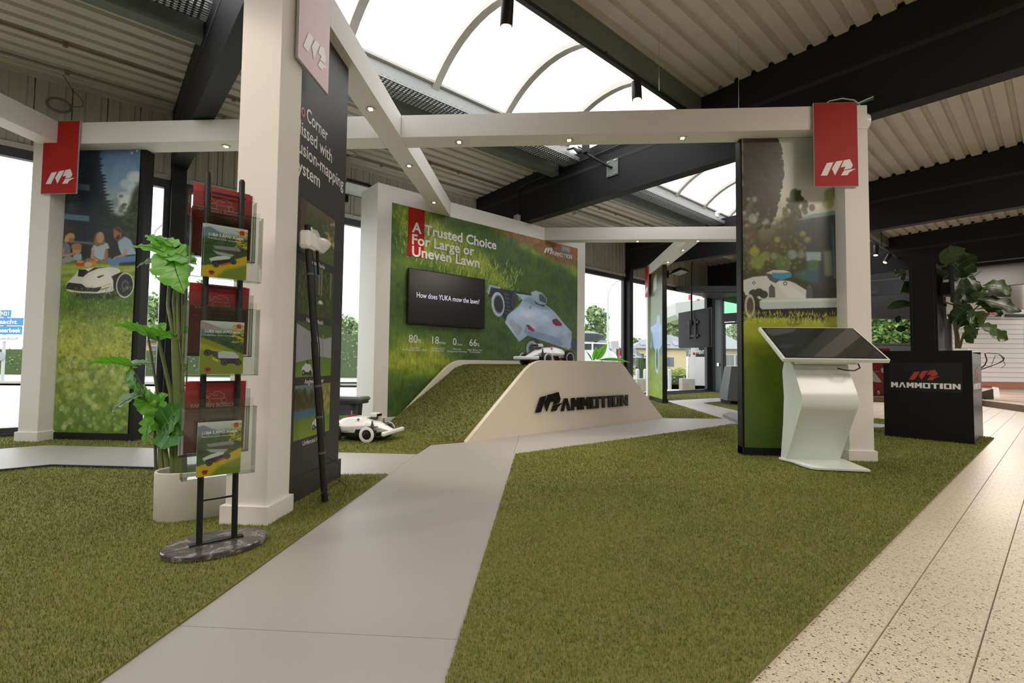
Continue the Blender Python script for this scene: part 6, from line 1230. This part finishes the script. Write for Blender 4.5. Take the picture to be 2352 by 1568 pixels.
t = thing('tool_display', 'slanted grey machine part in front of the red advertising panel', 'machine', (sp_((2015,880)).x,Yr-.3,.136), 0)
b = MB(); y2 = Yr-.25; Q = lambda q: onY(q, y2); v = [Q((1998,842)),Q((2026,877)),Q((2020,878)),Q((1998,874))]; b.prism([(q.x,q.z) for q in v], (0,y2,0), EX, EZ, EY, .08); b.build('shield', mat('machine_grey', (.30,.32,.31), .5), t); v = [Q((2006,880)), Q((2003,884)), Q((2004,900))]; put(t, 'leg', steel, lambda b: b.tube([v[0]+EY*.04, v[1]+EY*.04, Vector((v[1].x,y2+.04,.136))], .012, 6))
# lawn mower on the platform
mp = fl((2262,905),.136); Ym = 12.0; Q = lambda q, d=0: onY(q, Ym+d)
t = thing('lawn_mower', 'push lawn mower with grey collector bag right of the plinth', 'lawn mower', (Q((2255,900)).x,Ym,.136), 0)
bg0, bg1 = Q((2250,898)), Q((2284,862)); bagm = mat('bag_grey', (.20,.195,.185), .7)
put(t, 'collector_bag', bagm, lambda b: b.add([(Q((2225,905)).x,Ym-.02,Q((0,905)).z),(Q((2283,893)).x,Ym,Q((0,893)).z),(Q((2281,869)).x,Ym,Q((0,860)).z),(Q((2225,874)).x,Ym,Q((0,874)).z),(Q((2225,905)).x,Ym+.45,Q((0,905)).z),(Q((2283,893)).x,Ym+.45,Q((0,893)).z),(Q((2281,869)).x,Ym+.45,Q((0,860)).z),(Q((2225,874)).x,Ym+.45,Q((0,874)).z)], [(0,1,2,3),(7,6,5,4),(0,4,5,1),(1,5,6,2),(2,6,7,3),(3,7,4,0)]), bevel=.01)
put(t, 'deck', mat('mower_deck', (.3,.03,.02), .4), lambda b: b.cbox((Q((2225,0)).x-.75,Ym-.02,.20),(Q((2225,0)).x-.05,Ym+.45,.36),.04)); put(t, 'engine', black, lambda b: b.cbox((Q((2225,0)).x-.55,Ym+.1,.36),(Q((2225,0)).x-.2,Ym+.35,.58),.03))
for dx in (-.7,-.1):
    for dy in (0,.45): put(t, 'wheel', rubber, lambda b: b.lathe([(.0,-.03),(.09,-.03),(.1,-.02),(.1,.02),(.09,.03),(0,.03)], 20, ax='Y', M=Matrix.Translation((Q((2225,0)).x+dx,Ym+dy,.236))))
put(t, 'handle', black, lambda b: (b.tube([Q((2222,878)), Q((2254,848)), Q((2290,835),.0), Q((2304,828)), Q((2306,822)), Q((2294,812),.2), Q((2270,810),.4), Q((2262,812),.45), Q((2267,827),.45), Q((2262,838),.45), Q((2240,856),.45)], .013, 8), b.tube([Q((2262,838),.3), Q((2276,842),.2), Q((2286,816),.1), Q((2300,818),.05), Q((2309,838)), Q((2300,845))], .006, 6)), smooth=True)
text_part('HONDA', Q((2257,888))-EY*.002, EX, EZ, -EY, Q((2277,888)).x-Q((2257,888)).x, blackm, t, cap=.025, depth=.001)
b = MB(); a0, a1 = onY((2270,912), 12.4), onY((2297,914), 12.4); top0, top1 = onY((2280,888), 12.6), onY((2294,890), 12.6); b.add([a0, a1, top1, top0, a0+Vector((0,.004,0)), a1+Vector((0,.004,0)), top1+Vector((0,.004,0)), top0+Vector((0,.004,0))], [(0,1,2,3),(7,6,5,4),(0,4,5,1),(1,5,6,2),(2,6,7,3),(3,7,4,0)])
tag(b.build('price_card', paper), 'white card standing on the wooden platform by the lawn mower', 'card')
b = MB(); x_ = onY((2318,0), 18.2).x; b.lathe([(.16,2.95),(.17,2.96),(.19,3.75),(.19,3.9)], 20, M=Matrix.Translation((x_,18.24,0))); b.box((x_-.06,18.3,3.0),(x_+.06,18.455,3.1)); tag(b.build('round_duct', mat('duct_cream', (.42,.40,.37), .5), smooth=True), 'cream round duct on the wall above the slatted wall', 'duct')
hx0, hx1 = onY((2270,640), 18.44), onY((2298,730), 18.44); t = thing('brand_sign', 'cream sign strip with red letters above the slatted wall', 'sign', (hx0.x,18.44,2.66), 0)
X_ = lambda px: onY((px,735), 18.44).x; put(t, 'plate', cream, lambda b: b.box((X_(2236),18.43,2.66),(X_(2301),18.458,2.96))); text_part('HONDA', (X_(2252),18.428,2.80), EX, EZ, -EY, X_(2298)-X_(2252), mat('brand_red', (.55,.02,.02), .4), t, cap=.12, depth=.002, bold=.03)
put(t, 'black_strip', black, lambda b: b.box((X_(2240),18.426,2.70),(X_(2299),18.43,2.78))); text_part('POWER EQUIPMENT', (X_(2244),18.424,2.715), EX, EZ, -EY, X_(2287)-X_(2244), offw, t, cap=.05, depth=.001, bold=.02)
b = MB(); b.box((X_(2310),18.43,2.70),(X_(2352)+4,18.458,2.80)); tag(b.build('sign_strip', black), 'long black sign strip at the right end of the slatted wall', 'sign')
# ================================================================== OUTSIDE THE GLASS
GZ = -.10
b = MB(); b.box((-120,-60,GZ-.3),(120,160,GZ-.01))
ground = struct(b.build('floor', mat('lawn_ground', (.20,.25,.08), .9, noise=(.8,.25))))
def outp(poly, m, z, nm): 
    b = MB(); b.prism(poly, (0,0,GZ-.012), EX, EY, EZ, z); return b.build(nm, m, ground)
outp([p(-30,7.55), p(40,7.55), p(40,12), (30,23.5), (8,23.0), (-30,13)], paver, .012, 'pavement')
outp([(-40,14.2), (-8,20.5), (30,28), (40,28.5), (40,35.5), (8,31), (-10,26.6), (-40,23.3)], asphalt, .010, 'road')
for i in range(10): 
    x = -26+i*2.6; b = MB(); b.prism([(x,14.9+(x+26)*.19+i*0),(x+2.55,15.4+(x+26)*.19),(x+2.55,15.52+(x+26)*.19),(x,15.02+(x+26)*.19)], (0,0,GZ), EX, EY, EZ, .06); b.build('kerb_stone', paver, ground)
crownm = attrm('tree_leaf', .7, spec=.1)
def crown(name, blobs, n, size, cols, parent, seed):
    r = np.random.default_rng(seed); k = len(blobs); ii = r.integers(k, size=n); B = np.array([q[:3] for q in blobs])[ii]; Rd = np.array([q[3:] for q in blobs])[ii]
    d = r.normal(size=(n,3)); d /= np.linalg.norm(d,axis=1)[:,None]; P = B+d*Rd*(r.random(n)**.35)[:,None]
    a = r.normal(size=(n,3)); a /= np.linalg.norm(a,axis=1)[:,None]; c = np.cross(a, r.normal(size=(n,3))); c /= np.linalg.norm(c,axis=1)[:,None]; s_ = size*r.uniform(.6,1.3,n)[:,None]
    V = np.empty((n*4,3), np.float32); V[0::4] = P-a*s_; V[1::4] = P-c*s_*.6; V[2::4] = P+a*s_; V[3::4] = P+c*s_*.6
    me = bpy.data.meshes.new(name); me.from_pydata(V.tolist(), [], [(4*i,4*i+1,4*i+2,4*i+3) for i in range(n)]); C = np.array(cols)[r.integers(len(cols), size=n)]*r.uniform(.75,1.25,n)[:,None]; A = np.ones((n*4,4), np.float32); A[:,:3] = np.repeat(C,4,0)
    ca = me.color_attributes.new('col', 'FLOAT_COLOR', 'POINT'); ca.data.foreach_set('color', A.ravel()); me.materials.append(crownm); o = bpy.data.objects.new(name, me); COL.objects.link(o); o.parent = parent; return o
GR = [(.17,.24,.11),(.22,.30,.13),(.28,.36,.18),(.13,.19,.09)]
def tree(label, x, y, h, w, seed, n=2600, cols=GR, nm='tree', low=.25):
    t = thing(nm, label, 'tree', (x,y,GZ)); r = random.Random(seed)
    put(t, 'trunk', bark, lambda b: b.tube([(0,0,0),(.05*w,0,h*.3),(0,.05*w,h*.6)], [.06*w,.045*w,.02*w], 8), local=True)
    bl = [(r.uniform(-.3,.3)*w, r.uniform(-.3,.3)*w, h*r.uniform(low+.1,.85), w*r.uniform(.18,.32), w*r.uniform(.18,.32), h*r.uniform(.10,.20)) for _ in range(11)]+[(0,0,h*.62,w*.34,w*.34,h*.3)]
    crown('crown', bl, n, .022*(w+h), cols, t, seed); return t
def pxy(q, y): v = onY(q, y); return v.x
for (px_, y, top_, wpx, lab, sd) in [(350,44,655,90,'broad tree beyond the road left of the monstera',1), (450,40,640,60,'tree above the tiled roof behind the brochure stand',2), (800,38,718,60,'tree beyond the hedge left of the picture wall',3), (830,36,730,40,'small tree touching the left edge of the picture wall',31), (1362,62,695,70,'tree behind the white car',4), (1465,100,770,40,'far pale tree left of the narrow post',5), (1545,100,700,90,'tall tree left of the hanging monitor',6), (1600,110,735,90,'tree behind the solar roof house',61), (1680,76,740,80,'tree above the slate roof seen through the door',7)]:
    x = pxy((px_,750), y); h = onY((px_,top_), y).z-GZ; w = abs(pxy((px_+wpx/2,750), y)-pxy((px_-wpx/2,750), y)); tree(lab, x, y, h, w, sd)
# big trees right of the building seen through the far window
for i, (px_, top_, wpx, lab) in enumerate([(1990,700,80,'dense tree at the left of the far window'), (2050,690,90,'light green round tree in the far window'), (2110,680,80,'tree behind the black column of the plinth'), (2200,690,90,'tree showing behind the fiddle-leaf plant')]):
    y = 30; x = pxy((px_,750), y); h = onY((px_,top_), y).z-GZ; w = abs(pxy((px_+wpx/2,750), y)-pxy((px_-wpx/2,750), y)); tree(lab, x, y, h, w*1.3, 90+i, 3600, [(.12,.20,.05),(.20,.30,.09),(.09,.16,.05)], low=.0)
def hedge(label, x0, x1, y, d, h, seed, cols=GR, nm='hedge', z0=0):
    t = thing(nm, label, 'hedge', ((x0+x1)/2, y, GZ)); L_ = x1-x0
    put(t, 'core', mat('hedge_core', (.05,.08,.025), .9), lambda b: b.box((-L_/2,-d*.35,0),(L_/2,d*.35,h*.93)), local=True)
    n = int(min(5000, 260*L_*h)); r = np.random.default_rng(seed); bl = [(x, 0, h*.5, .5, d*.55, h*.55) for x in np.arange(-L_/2+.3, L_/2, .45)]; crown('foliage', bl, n, .07, cols, t, seed); return t
hedge('long clipped hedge across the road at the left', -38, -14.8, 25.5, 1.0, 1.5, 11); hedge('hedge between the text panel and the picture wall', -13.5, -8.6, 27.5, 1.2, 2.6, 12, [(.16,.24,.12),(.2,.28,.15)])
hedge('low hedge in front of the solar roof house', pxy((1500,850),24), pxy((1585,850),24), 24, .9, .46, 13); hedge('tall hedge block beside the brick shed', pxy((1463,850),25), pxy((1484,850),25), 25, 1.2, 1.35, 14, [(.07,.13,.04),(.10,.17,.05)]); hedge('flowering hedge outside the entrance door', 10.2, 14, 24, 1.2, .8, 15, [(.30,.20,.08),(.20,.24,.08),(.35,.28,.12)])
for px_, lab, cx_ in [(1532,'round clipped bush left of the pair before the house',.9), (1562,'round clipped bush right of the pair before the house',.9), (1518,'yellow low shrub in front of the hedge',.5)]:
    x = pxy((px_,850), 25.2); t = thing('bush', lab, 'bush', (x,25.2,GZ)); put(t, 'trunk', bark, lambda b: b.tube([(0,0,0),(0,0,.4)], .04, 6), local=True); crown('foliage', [(0,0,.55*cx_,cx_*.42,cx_*.42,cx_*.36)], 900, .035, [(.28,.36,.06),(.36,.42,.08)], t, px_)
def window(b, o, ex, w, h, en): b.prism([(0,0),(w,0),(w,h),(0,h)], o, ex, EZ, en, .05)
def house(label, x0, x1, y, d, hw, hr, wallm, roofm, wins=(), panels=(), hip=1.5, nm='house'):
    t = thing(nm, label, 'building', ((x0+x1)/2, y+d/2, GZ)); o = Vector((x0, y, GZ)); W_ = x1-x0
    put(t, 'wall', wallm, lambda b: b.box((x0,y,GZ),(x1,y+d,GZ+hw)))
    e = .5; put(t, 'roof', roofm, lambda b: b.add([(x0-e,y-e,GZ+hw),(x1+e,y-e,GZ+hw),(x1+e,y+d+e,GZ+hw),(x0-e,y+d+e,GZ+hw),(x0+hip,y+d/2,GZ+hr),(x1-hip,y+d/2,GZ+hr)], [(0,1,5,4),(1,2,5),(2,3,4,5),(3,0,4),(0,3,2,1)])); put(t, 'gutter', winf, lambda b: b.box((x0-e,y-e-.08,GZ+hw-.1),(x1+e,y-e,GZ+hw+.02)))
    for (a, z, w, h) in wins:
        f_ = put(t, 'window', mat('house_window_frame', (.5,.5,.5), .5), lambda b: b.box((x0+a*W_-w/2-.06,y-.05,GZ+z-.06),(x0+a*W_+w/2+.06,y,GZ+z+h+.06))); put(f_, 'pane', mat('house_pane', (.08,.09,.11), .15), lambda b: b.box((x0+a*W_-w/2,y-.07,GZ+z),(x0+a*W_+w/2,y-.05,GZ+z+h)))
    for (s0, s1, r0, r1) in panels:
        A_ = lambda s, r_: Vector((x0-e+(W_+2*e)*s, y-e+(d/2+e)*r_, GZ+hw+(hr-hw)*r_+.08)); put(t, 'solar_panel', mat('solar_panel', (.10,.12,.17), .2), lambda b: b.add([A_(s0,r0), A_(s1,r0), A_(s1,r1), A_(s0,r1)], [(0,1,2,3)]))
    return t
brick_y = mat('yellow_brick', (.52,.42,.27), .8, noise=(6,.15)); brick_o = mat('orange_brick', (.48,.28,.17), .8, noise=(6,.15)); roof_g = mat('slate_roof', (.16,.17,.19), .6, noise=(3,.15)); roof_o = mat('orange_tiles', (.45,.24,.15), .7, noise=(5,.2)); brick_g = mat('grey_brick', (.33,.27,.21), .8, noise=(6,.2))
y = 85; X = lambda px_, yy=y: pxy((px_,780), yy)
house('yellow brick house with solar panels and a dark hipped roof behind the hedge', X(1452), X(1628), y, 11, 3.7, 6.4, brick_y, roof_g, [(.30,2.3,1.4,.9),(.50,.6,1.2,1.6),(.80,.5,1.6,2.4),(.10,1.9,1.4,.9)], [(.40,.52,.25,.6),(.56,.64,.2,.5),(.68,.76,.15,.45),(.15,.27,.2,.6)], 5)
y = 44; house('small brick shed with grey roof at the left of the solar house', pxy((1440,800),y), pxy((1463,800),y), y, 5, 1.5, 2.5, brick_g, roof_g, [(.5,.8,.6,1.0)], (), 1.2, 'shed')
y = 42; house('orange brick house with tiled roof behind the monstera', pxy((312,780),y), pxy((385,780),y), y, 8, 2.6, 4.6, brick_o, roof_g, [(.75,.6,1.6,1.5)], (), 2)
y = 39; house('house with a steep orange tiled roof behind the brochure stand', pxy((404,780),y), pxy((470,780),y), y, 7, 1.8, 4.2, brick_g, roof_o, [(.5,.6,1.0,1.0)], (), 1.5)
y = 58; house('low grey-roofed building behind the white car', pxy((1330,780),y), pxy((1426,780),y), y, 8, 2.6, 4.6, mat('render_grey', (.45,.43,.40), .8), roof_g, [(.3,.8,1.5,1.2),(.8,.8,1.5,1.2)], (), 2.5)
y = 60; house('grey brick house with slate roof seen through the entrance door', pxy((1655,800),y), pxy((1712,800),y), y, 9, 2.9, 5.0, brick_g, roof_g, [(.25,.9,.5,1.3),(.45,.9,.5,1.3),(.68,.9,.5,1.3)], (), .8)
def lamp_post(label, q, y, top_, arm):
    x = onY(q, y).x; z = onY((q[0],top_), y).z; t = thing('street_lamp', label, 'street lamp', (x,y,GZ)); pm = mat('lamp_post_grey', (.45,.47,.48), .5)
    pts = [(0,0,0),(0,0,z*.8-GZ)]+[(arm*(1-math.cos(a_)), 0, z*.8+ (z*.2)*math.sin(a_)-GZ) for a_ in [PI/8*i for i in range(1,5)]]+[(arm*1.9,0,z-GZ)]
    put(t, 'pole', pm, lambda b: b.tube(pts, [.09,.07,.06,.055,.05,.05,.045], 8), local=True, smooth=True); put(t, 'lamp_head', pm, lambda b: b.cbox((arm*1.9-.1,-.12,z-GZ-.08),(arm*1.9+.7,.12,z-GZ+.04),.03), local=True)
lamp_post('street lamp with curved arm in the window behind the monstera', (336,700), 24, 508, 1.2); lamp_post('tall thin street lamp behind the white car', (1396,700), 33, 642, 1.0)
# road sign
y = 17.0; t = thing('road_sign', 'blue and white direction sign at the far left outside the window', 'road sign', (onY((10,800),y).x,y,GZ)); S_ = lambda q: onY(q, y); bl_ = mat('sign_blue', (.03,.19,.45), .5); wt_ = mat('sign_white', (.85,.85,.85), .5); gp = mat('lamp_post_grey', (.45,.47,.48), .5)
put(t, 'pole', gp, lambda b: b.tube([(S_((8,765)).x,y+.05,GZ),(S_((10,720)).x,y+.05,S_((10,715)).z)], .05, 10))
for (z0, z1, xa, xb, m_, tx, tw, m2) in [(728,712,2,25,bl_,'N21',(4,22),wt_), (747,730,-70,53,bl_,'Haacht',(-14,40),wt_), (753+0,748+0,-70,50,bl_,'',(0,0),wt_), (767,749,-70,50,bl_,'Boortmeerbeek',(-38,49),wt_), (768+0,768,0,0,bl_,'',(0,0),wt_), (768.5+0,768,0,0,bl_,'',(0,0),wt_), (767.5,767.5,0,0,bl_,'',(0,0),wt_), (768,768,0,0,bl_,'',(0,0),wt_), (767,767,0,0,bl_,'',(0,0),wt_), (768,752,0,0,bl_,'',(0,0),wt_)]:
    if xa == xb or tx == '': continue
    a_, c_ = S_((xa,z0)), S_((xb,z1)); put(t, 'board', m_, lambda b: b.box((a_.x,y-.02,a_.z),(c_.x,y+.02,c_.z))); ta = S_((tw[0],z0)); tb = S_((tw[1],z0)); hh = (c_.z-a_.z); text_part(tx, (ta.x,y-.02,a_.z+hh*.25), EX, EZ, -EY, tb.x-ta.x, m2, t, cap=hh*.55, depth=.003, bold=.02)
a_, c_ = S_((-70,783)), S_((49,768)); put(t, 'board', wt_, lambda b: b.box((a_.x,y-.02,a_.z),(c_.x,y+.02,c_.z-.02))); ta, tb = S_((-24,780)), S_((43,780)); text_part('Kampenhout', (ta.x,y-.02,ta.z), EX, EZ, -EY, tb.x-ta.x, bl_, t, cap=.13, depth=.003, bold=.0)
put(t, 'round_plate', mat('sign_grey', (.3,.3,.34), .5), lambda b: (b.lathe([(0,0),(.16,0),(.16,.02),(0,.02)], 20, ax='Y', M=Matrix.Translation((S_((5,818)).x,y-.04,S_((5,818)).z))), b.box((S_((4,0)).x-.02,y-.05,S_((0,822)).z),(S_((4,0)).x+.25,y-.045,S_((0,810)).z))))
# bollards, concrete block, flag, totem, car
bol = mat('bollard_grey', (.50,.51,.53), .5)
for q, h_, lab in [((1464,896),.78,'steel bollard just right of the black window post'), ((1482,897),.78,'steel bollard half hidden by the narrow white post'), ((1538,894),.78,'steel bollard left of the concrete block'), ((1627,892),.8,'steel bollard at the right end of the glass front')]:
    P = fl(q, GZ); b = MB(); b.lathe([(.07,0),(.07,h_-.06),(.06,h_-.02),(.035,h_),(0,h_+.005)], 20, M=Matrix.Translation((P.x,P.y,GZ))); tag(b.build('bollard', bol, smooth=True), lab, 'bollard', 'steel bollards outside')
for q, s_, lab in [((1582,898),.46,'square concrete block holding the flag'), ((1473,899),.3,'narrow concrete block between two bollards')]:
    P = fl(q, GZ); b = MB(); b.cbox((P.x-s_/2,P.y,GZ),(P.x+s_/2,P.y+.45,GZ+.45),.02); tag(b.build('concrete_block', mat('old_concrete', (.30,.29,.25), .9, noise=(5,.3))), lab, 'concrete block')
P = fl((1576,872), GZ); P = fl((1582,898), GZ); y = P.y+.35; t = thing('feather_flag', 'white feather flag with dark and red lettering outside the glass', 'flag', (P.x,y,GZ+.45)); F_ = lambda q: onY(q, y)
put(t, 'pole', gp, lambda b: b.tube([F_((1580,868)), F_((1583,800)), F_((1590,740)), F_((1603,712))], .015, 6)); v = [F_(q) for q in ((1583,838),(1587,800),(1590,770),(1597,735),(1606,715),(1612,718),(1612,760),(1611,787),(1603,797),(1598,812),(1597,838),(1590,846))]; put(t, 'cloth', mat('flag_cloth', (.75,.75,.76), .7), lambda b: b.prism([(q.x,q.z) for q in v], (0,y,0), EX, EZ, -EY, .006))
text_part('AMMOTION', F_((1599,800))-EY*.007, (F_((1609,722))-F_((1599,800))).normalized(), Vector((-.97,0,.18)), -EY, 1.3, blackm, t, cap=.13, depth=.002, bold=.02)
put(t, 'red_mark', red, lambda b: b.lathe([(0,0),(.05,0),(.05,.003),(0,.003)], 12, ax='Y', M=Matrix.Translation(tuple(F_((1594,812))-EY*.012))))
y = 21.5; T_ = lambda q: onY(q, y); t = thing('totem_sign', 'red, black and white pylon sign outside the glass front', 'sign', (T_((1605,850)).x,y,GZ))
for nm, a_, c_, m_ in [('white_base', (1581,885),(1629,819), wt_), ('dark_panel', (1581,819),(1629,793), mat('sign_dark', (.04,.045,.055), .5)), ('red_panel', (1581,793),(1629,778), mat('sign_red_out', (.50,.04,.05), .5))]:
    A_, B_ = T_(a_), T_(c_); put(t, nm, m_, lambda b: b.box((A_.x,y,A_.z),(B_.x,y+.3,B_.z)))
A_, B_ = T_((1583,810)), T_((1617,810)); text_part('EQUIPMENT', (T_((1583,812)).x,y,T_((1583,812)).z), EX, EZ, -EY, T_((1617.5,812)).x-T_((1583,812)).x, wt_, t, cap=.16, depth=.004, bold=.03); text_part('POWER', (T_((1586,804)).x,y,T_((1586,805)).z), EX, EZ, -EY, T_((1606,812)).x-T_((1586,812)).x, wt_, t, cap=.12, depth=.004, bold=.03)
y = 30; t = thing('canopy', 'white rounded canopy with small red marks outside, above the hanging monitor', 'canopy', (T_((1590,720)).x,y,2)); C_ = lambda q: onY(q, y)
v = [C_((1552,695)), C_((1552,722)), C_((1560,732)), C_((1640,740)), C_((1640,684))]; put(t, 'fascia', mat('canopy_grey_white', (.40,.43,.41), .6), lambda b: b.prism([(q.x,q.z) for q in v], (0,y,0), EX, EZ, EY, 3)); a_, c_ = C_((1581,689)), C_((1590,677)); put(t, 'red_mark', mat('sign_red_out', (.50,.04,.05), .5), lambda b: (b.box((a_.x,y-.05,a_.z),(c_.x,y,c_.z)), b.box((C_((1596,0)).x,y-.05,C_((0,684)).z),(C_((1603,0)).x,y,C_((0,682)).z)))); put(t, 'column', gp, lambda b: b.box((C_((1636,0)).x,y+1,GZ),(C_((1636,0)).x+.4,y+1.4,v[3].z)))
# car with roof box
y = 20; K = lambda q: onY(q, y); cx0, cx1 = K((1300,800)).x, K((1424,800)).x; t = thing('car', 'white car with a black roof box parked outside behind the ramp', 'car', ((cx0+cx1)/2,y,GZ)); cw = mat('car_white', (.75,.76,.77), .2)
zz = lambda py: K((1380,py)).z; pr = [(cx0-1.6,.25),(cx1-.05,.25),(cx1,.55),(cx1-.12,zz(815)),(cx1-.45,zz(802)),(K((1385,0)).x+.25,zz(788)),(K((1365,0)).x,zz(786)),(cx0-.6,zz(788)),(cx0-1.4,zz(812)),(cx0-1.7,.7)]
put(t, 'body', cw, lambda b: b.prism(pr, (0,y,0), EX, EZ, EY, 1.75), bevel=.05); put(t, 'windscreen', mat('car_glass', (.05,.055,.065), .08), lambda b: (b.prism([(cx1-.62,zz(803)),(K((1386,0)).x+.2,zz(790)),(K((1366,0)).x,zz(789)),(K((1366,0)).x,zz(803))], (0,y-.01,0), EX, EZ, EY, 1.77), b.prism([(K((1362,0)).x,zz(803)),(K((1362,0)).x,zz(789)),(cx0-.5,zz(790)),(cx0-1.2,zz(806))], (0,y-.01,0), EX, EZ, EY, 1.77)))
for xx in (cx1-.75, cx0-.9): 
    for yy in (y, y+1.75): put(t, 'wheel', rubber, lambda b: b.lathe([(0,-.1),(.30,-.1),(.33,-.06),(.33,.06),(.30,.1),(0,.1)], 20, ax='Y', M=Matrix.Translation((xx,yy,GZ+.33))))
t = thing('roof_box', 'black and silver roof box on the white car', 'roof box', (K((1350,780)).x,y+.8,K((1350,785)).z)); a_ = K((1300,780)); pr = [(a_.x-.6,zz(782)),(K((1378,0)).x,zz(784)),(K((1391,0)).x,zz(776)),(K((1393,0)).x,zz(768)),(K((1380,0)).x,zz(764)),(a_.x-.7,zz(760)),(a_.x-.9,zz(772))]
put(t, 'shell', mat('roof_box_black', (.05,.055,.06), .2), lambda b: b.prism(pr, (0,y+.3,0), EX, EZ, EY, .8), bevel=.04); put(t, 'lid', mat('roof_box_silver', (.45,.47,.5), .3), lambda b: b.prism([(a_.x-.7,zz(761)),(K((1380,0)).x,zz(765)),(K((1370,0)).x,zz(760)),(a_.x-.6,zz(755))], (0,y+.32,0), EX, EZ, EY, .76)); put(t, 'foot', black, lambda b: (b.box((a_.x,y+.5,zz(788)),(a_.x+.1,y+.9,zz(782))), b.box((K((1372,0)).x,y+.5,zz(788)),(K((1372,0)).x+.1,y+.9,zz(782)))))
for q0, q1, c_, lab in [((1392,812),(1404,800),(.05,.2,.5),'blue crate far behind the car'), ((1404,806),(1422,782),(.40,.38,.38),'grey shelving far behind the car'), ((1414,808),(1424,800),(.55,.05,.05),'red crate far behind the car')]:
    y = 29; a_, b__ = onY(q0, y), onY(q1, y); b = MB(); b.cbox((a_.x,y,GZ),(b__.x,y+.8,b__.z),.03); tag(b.build('crate', mat('crate_%d' % q0[0], c_, .6)), lab, 'crate')
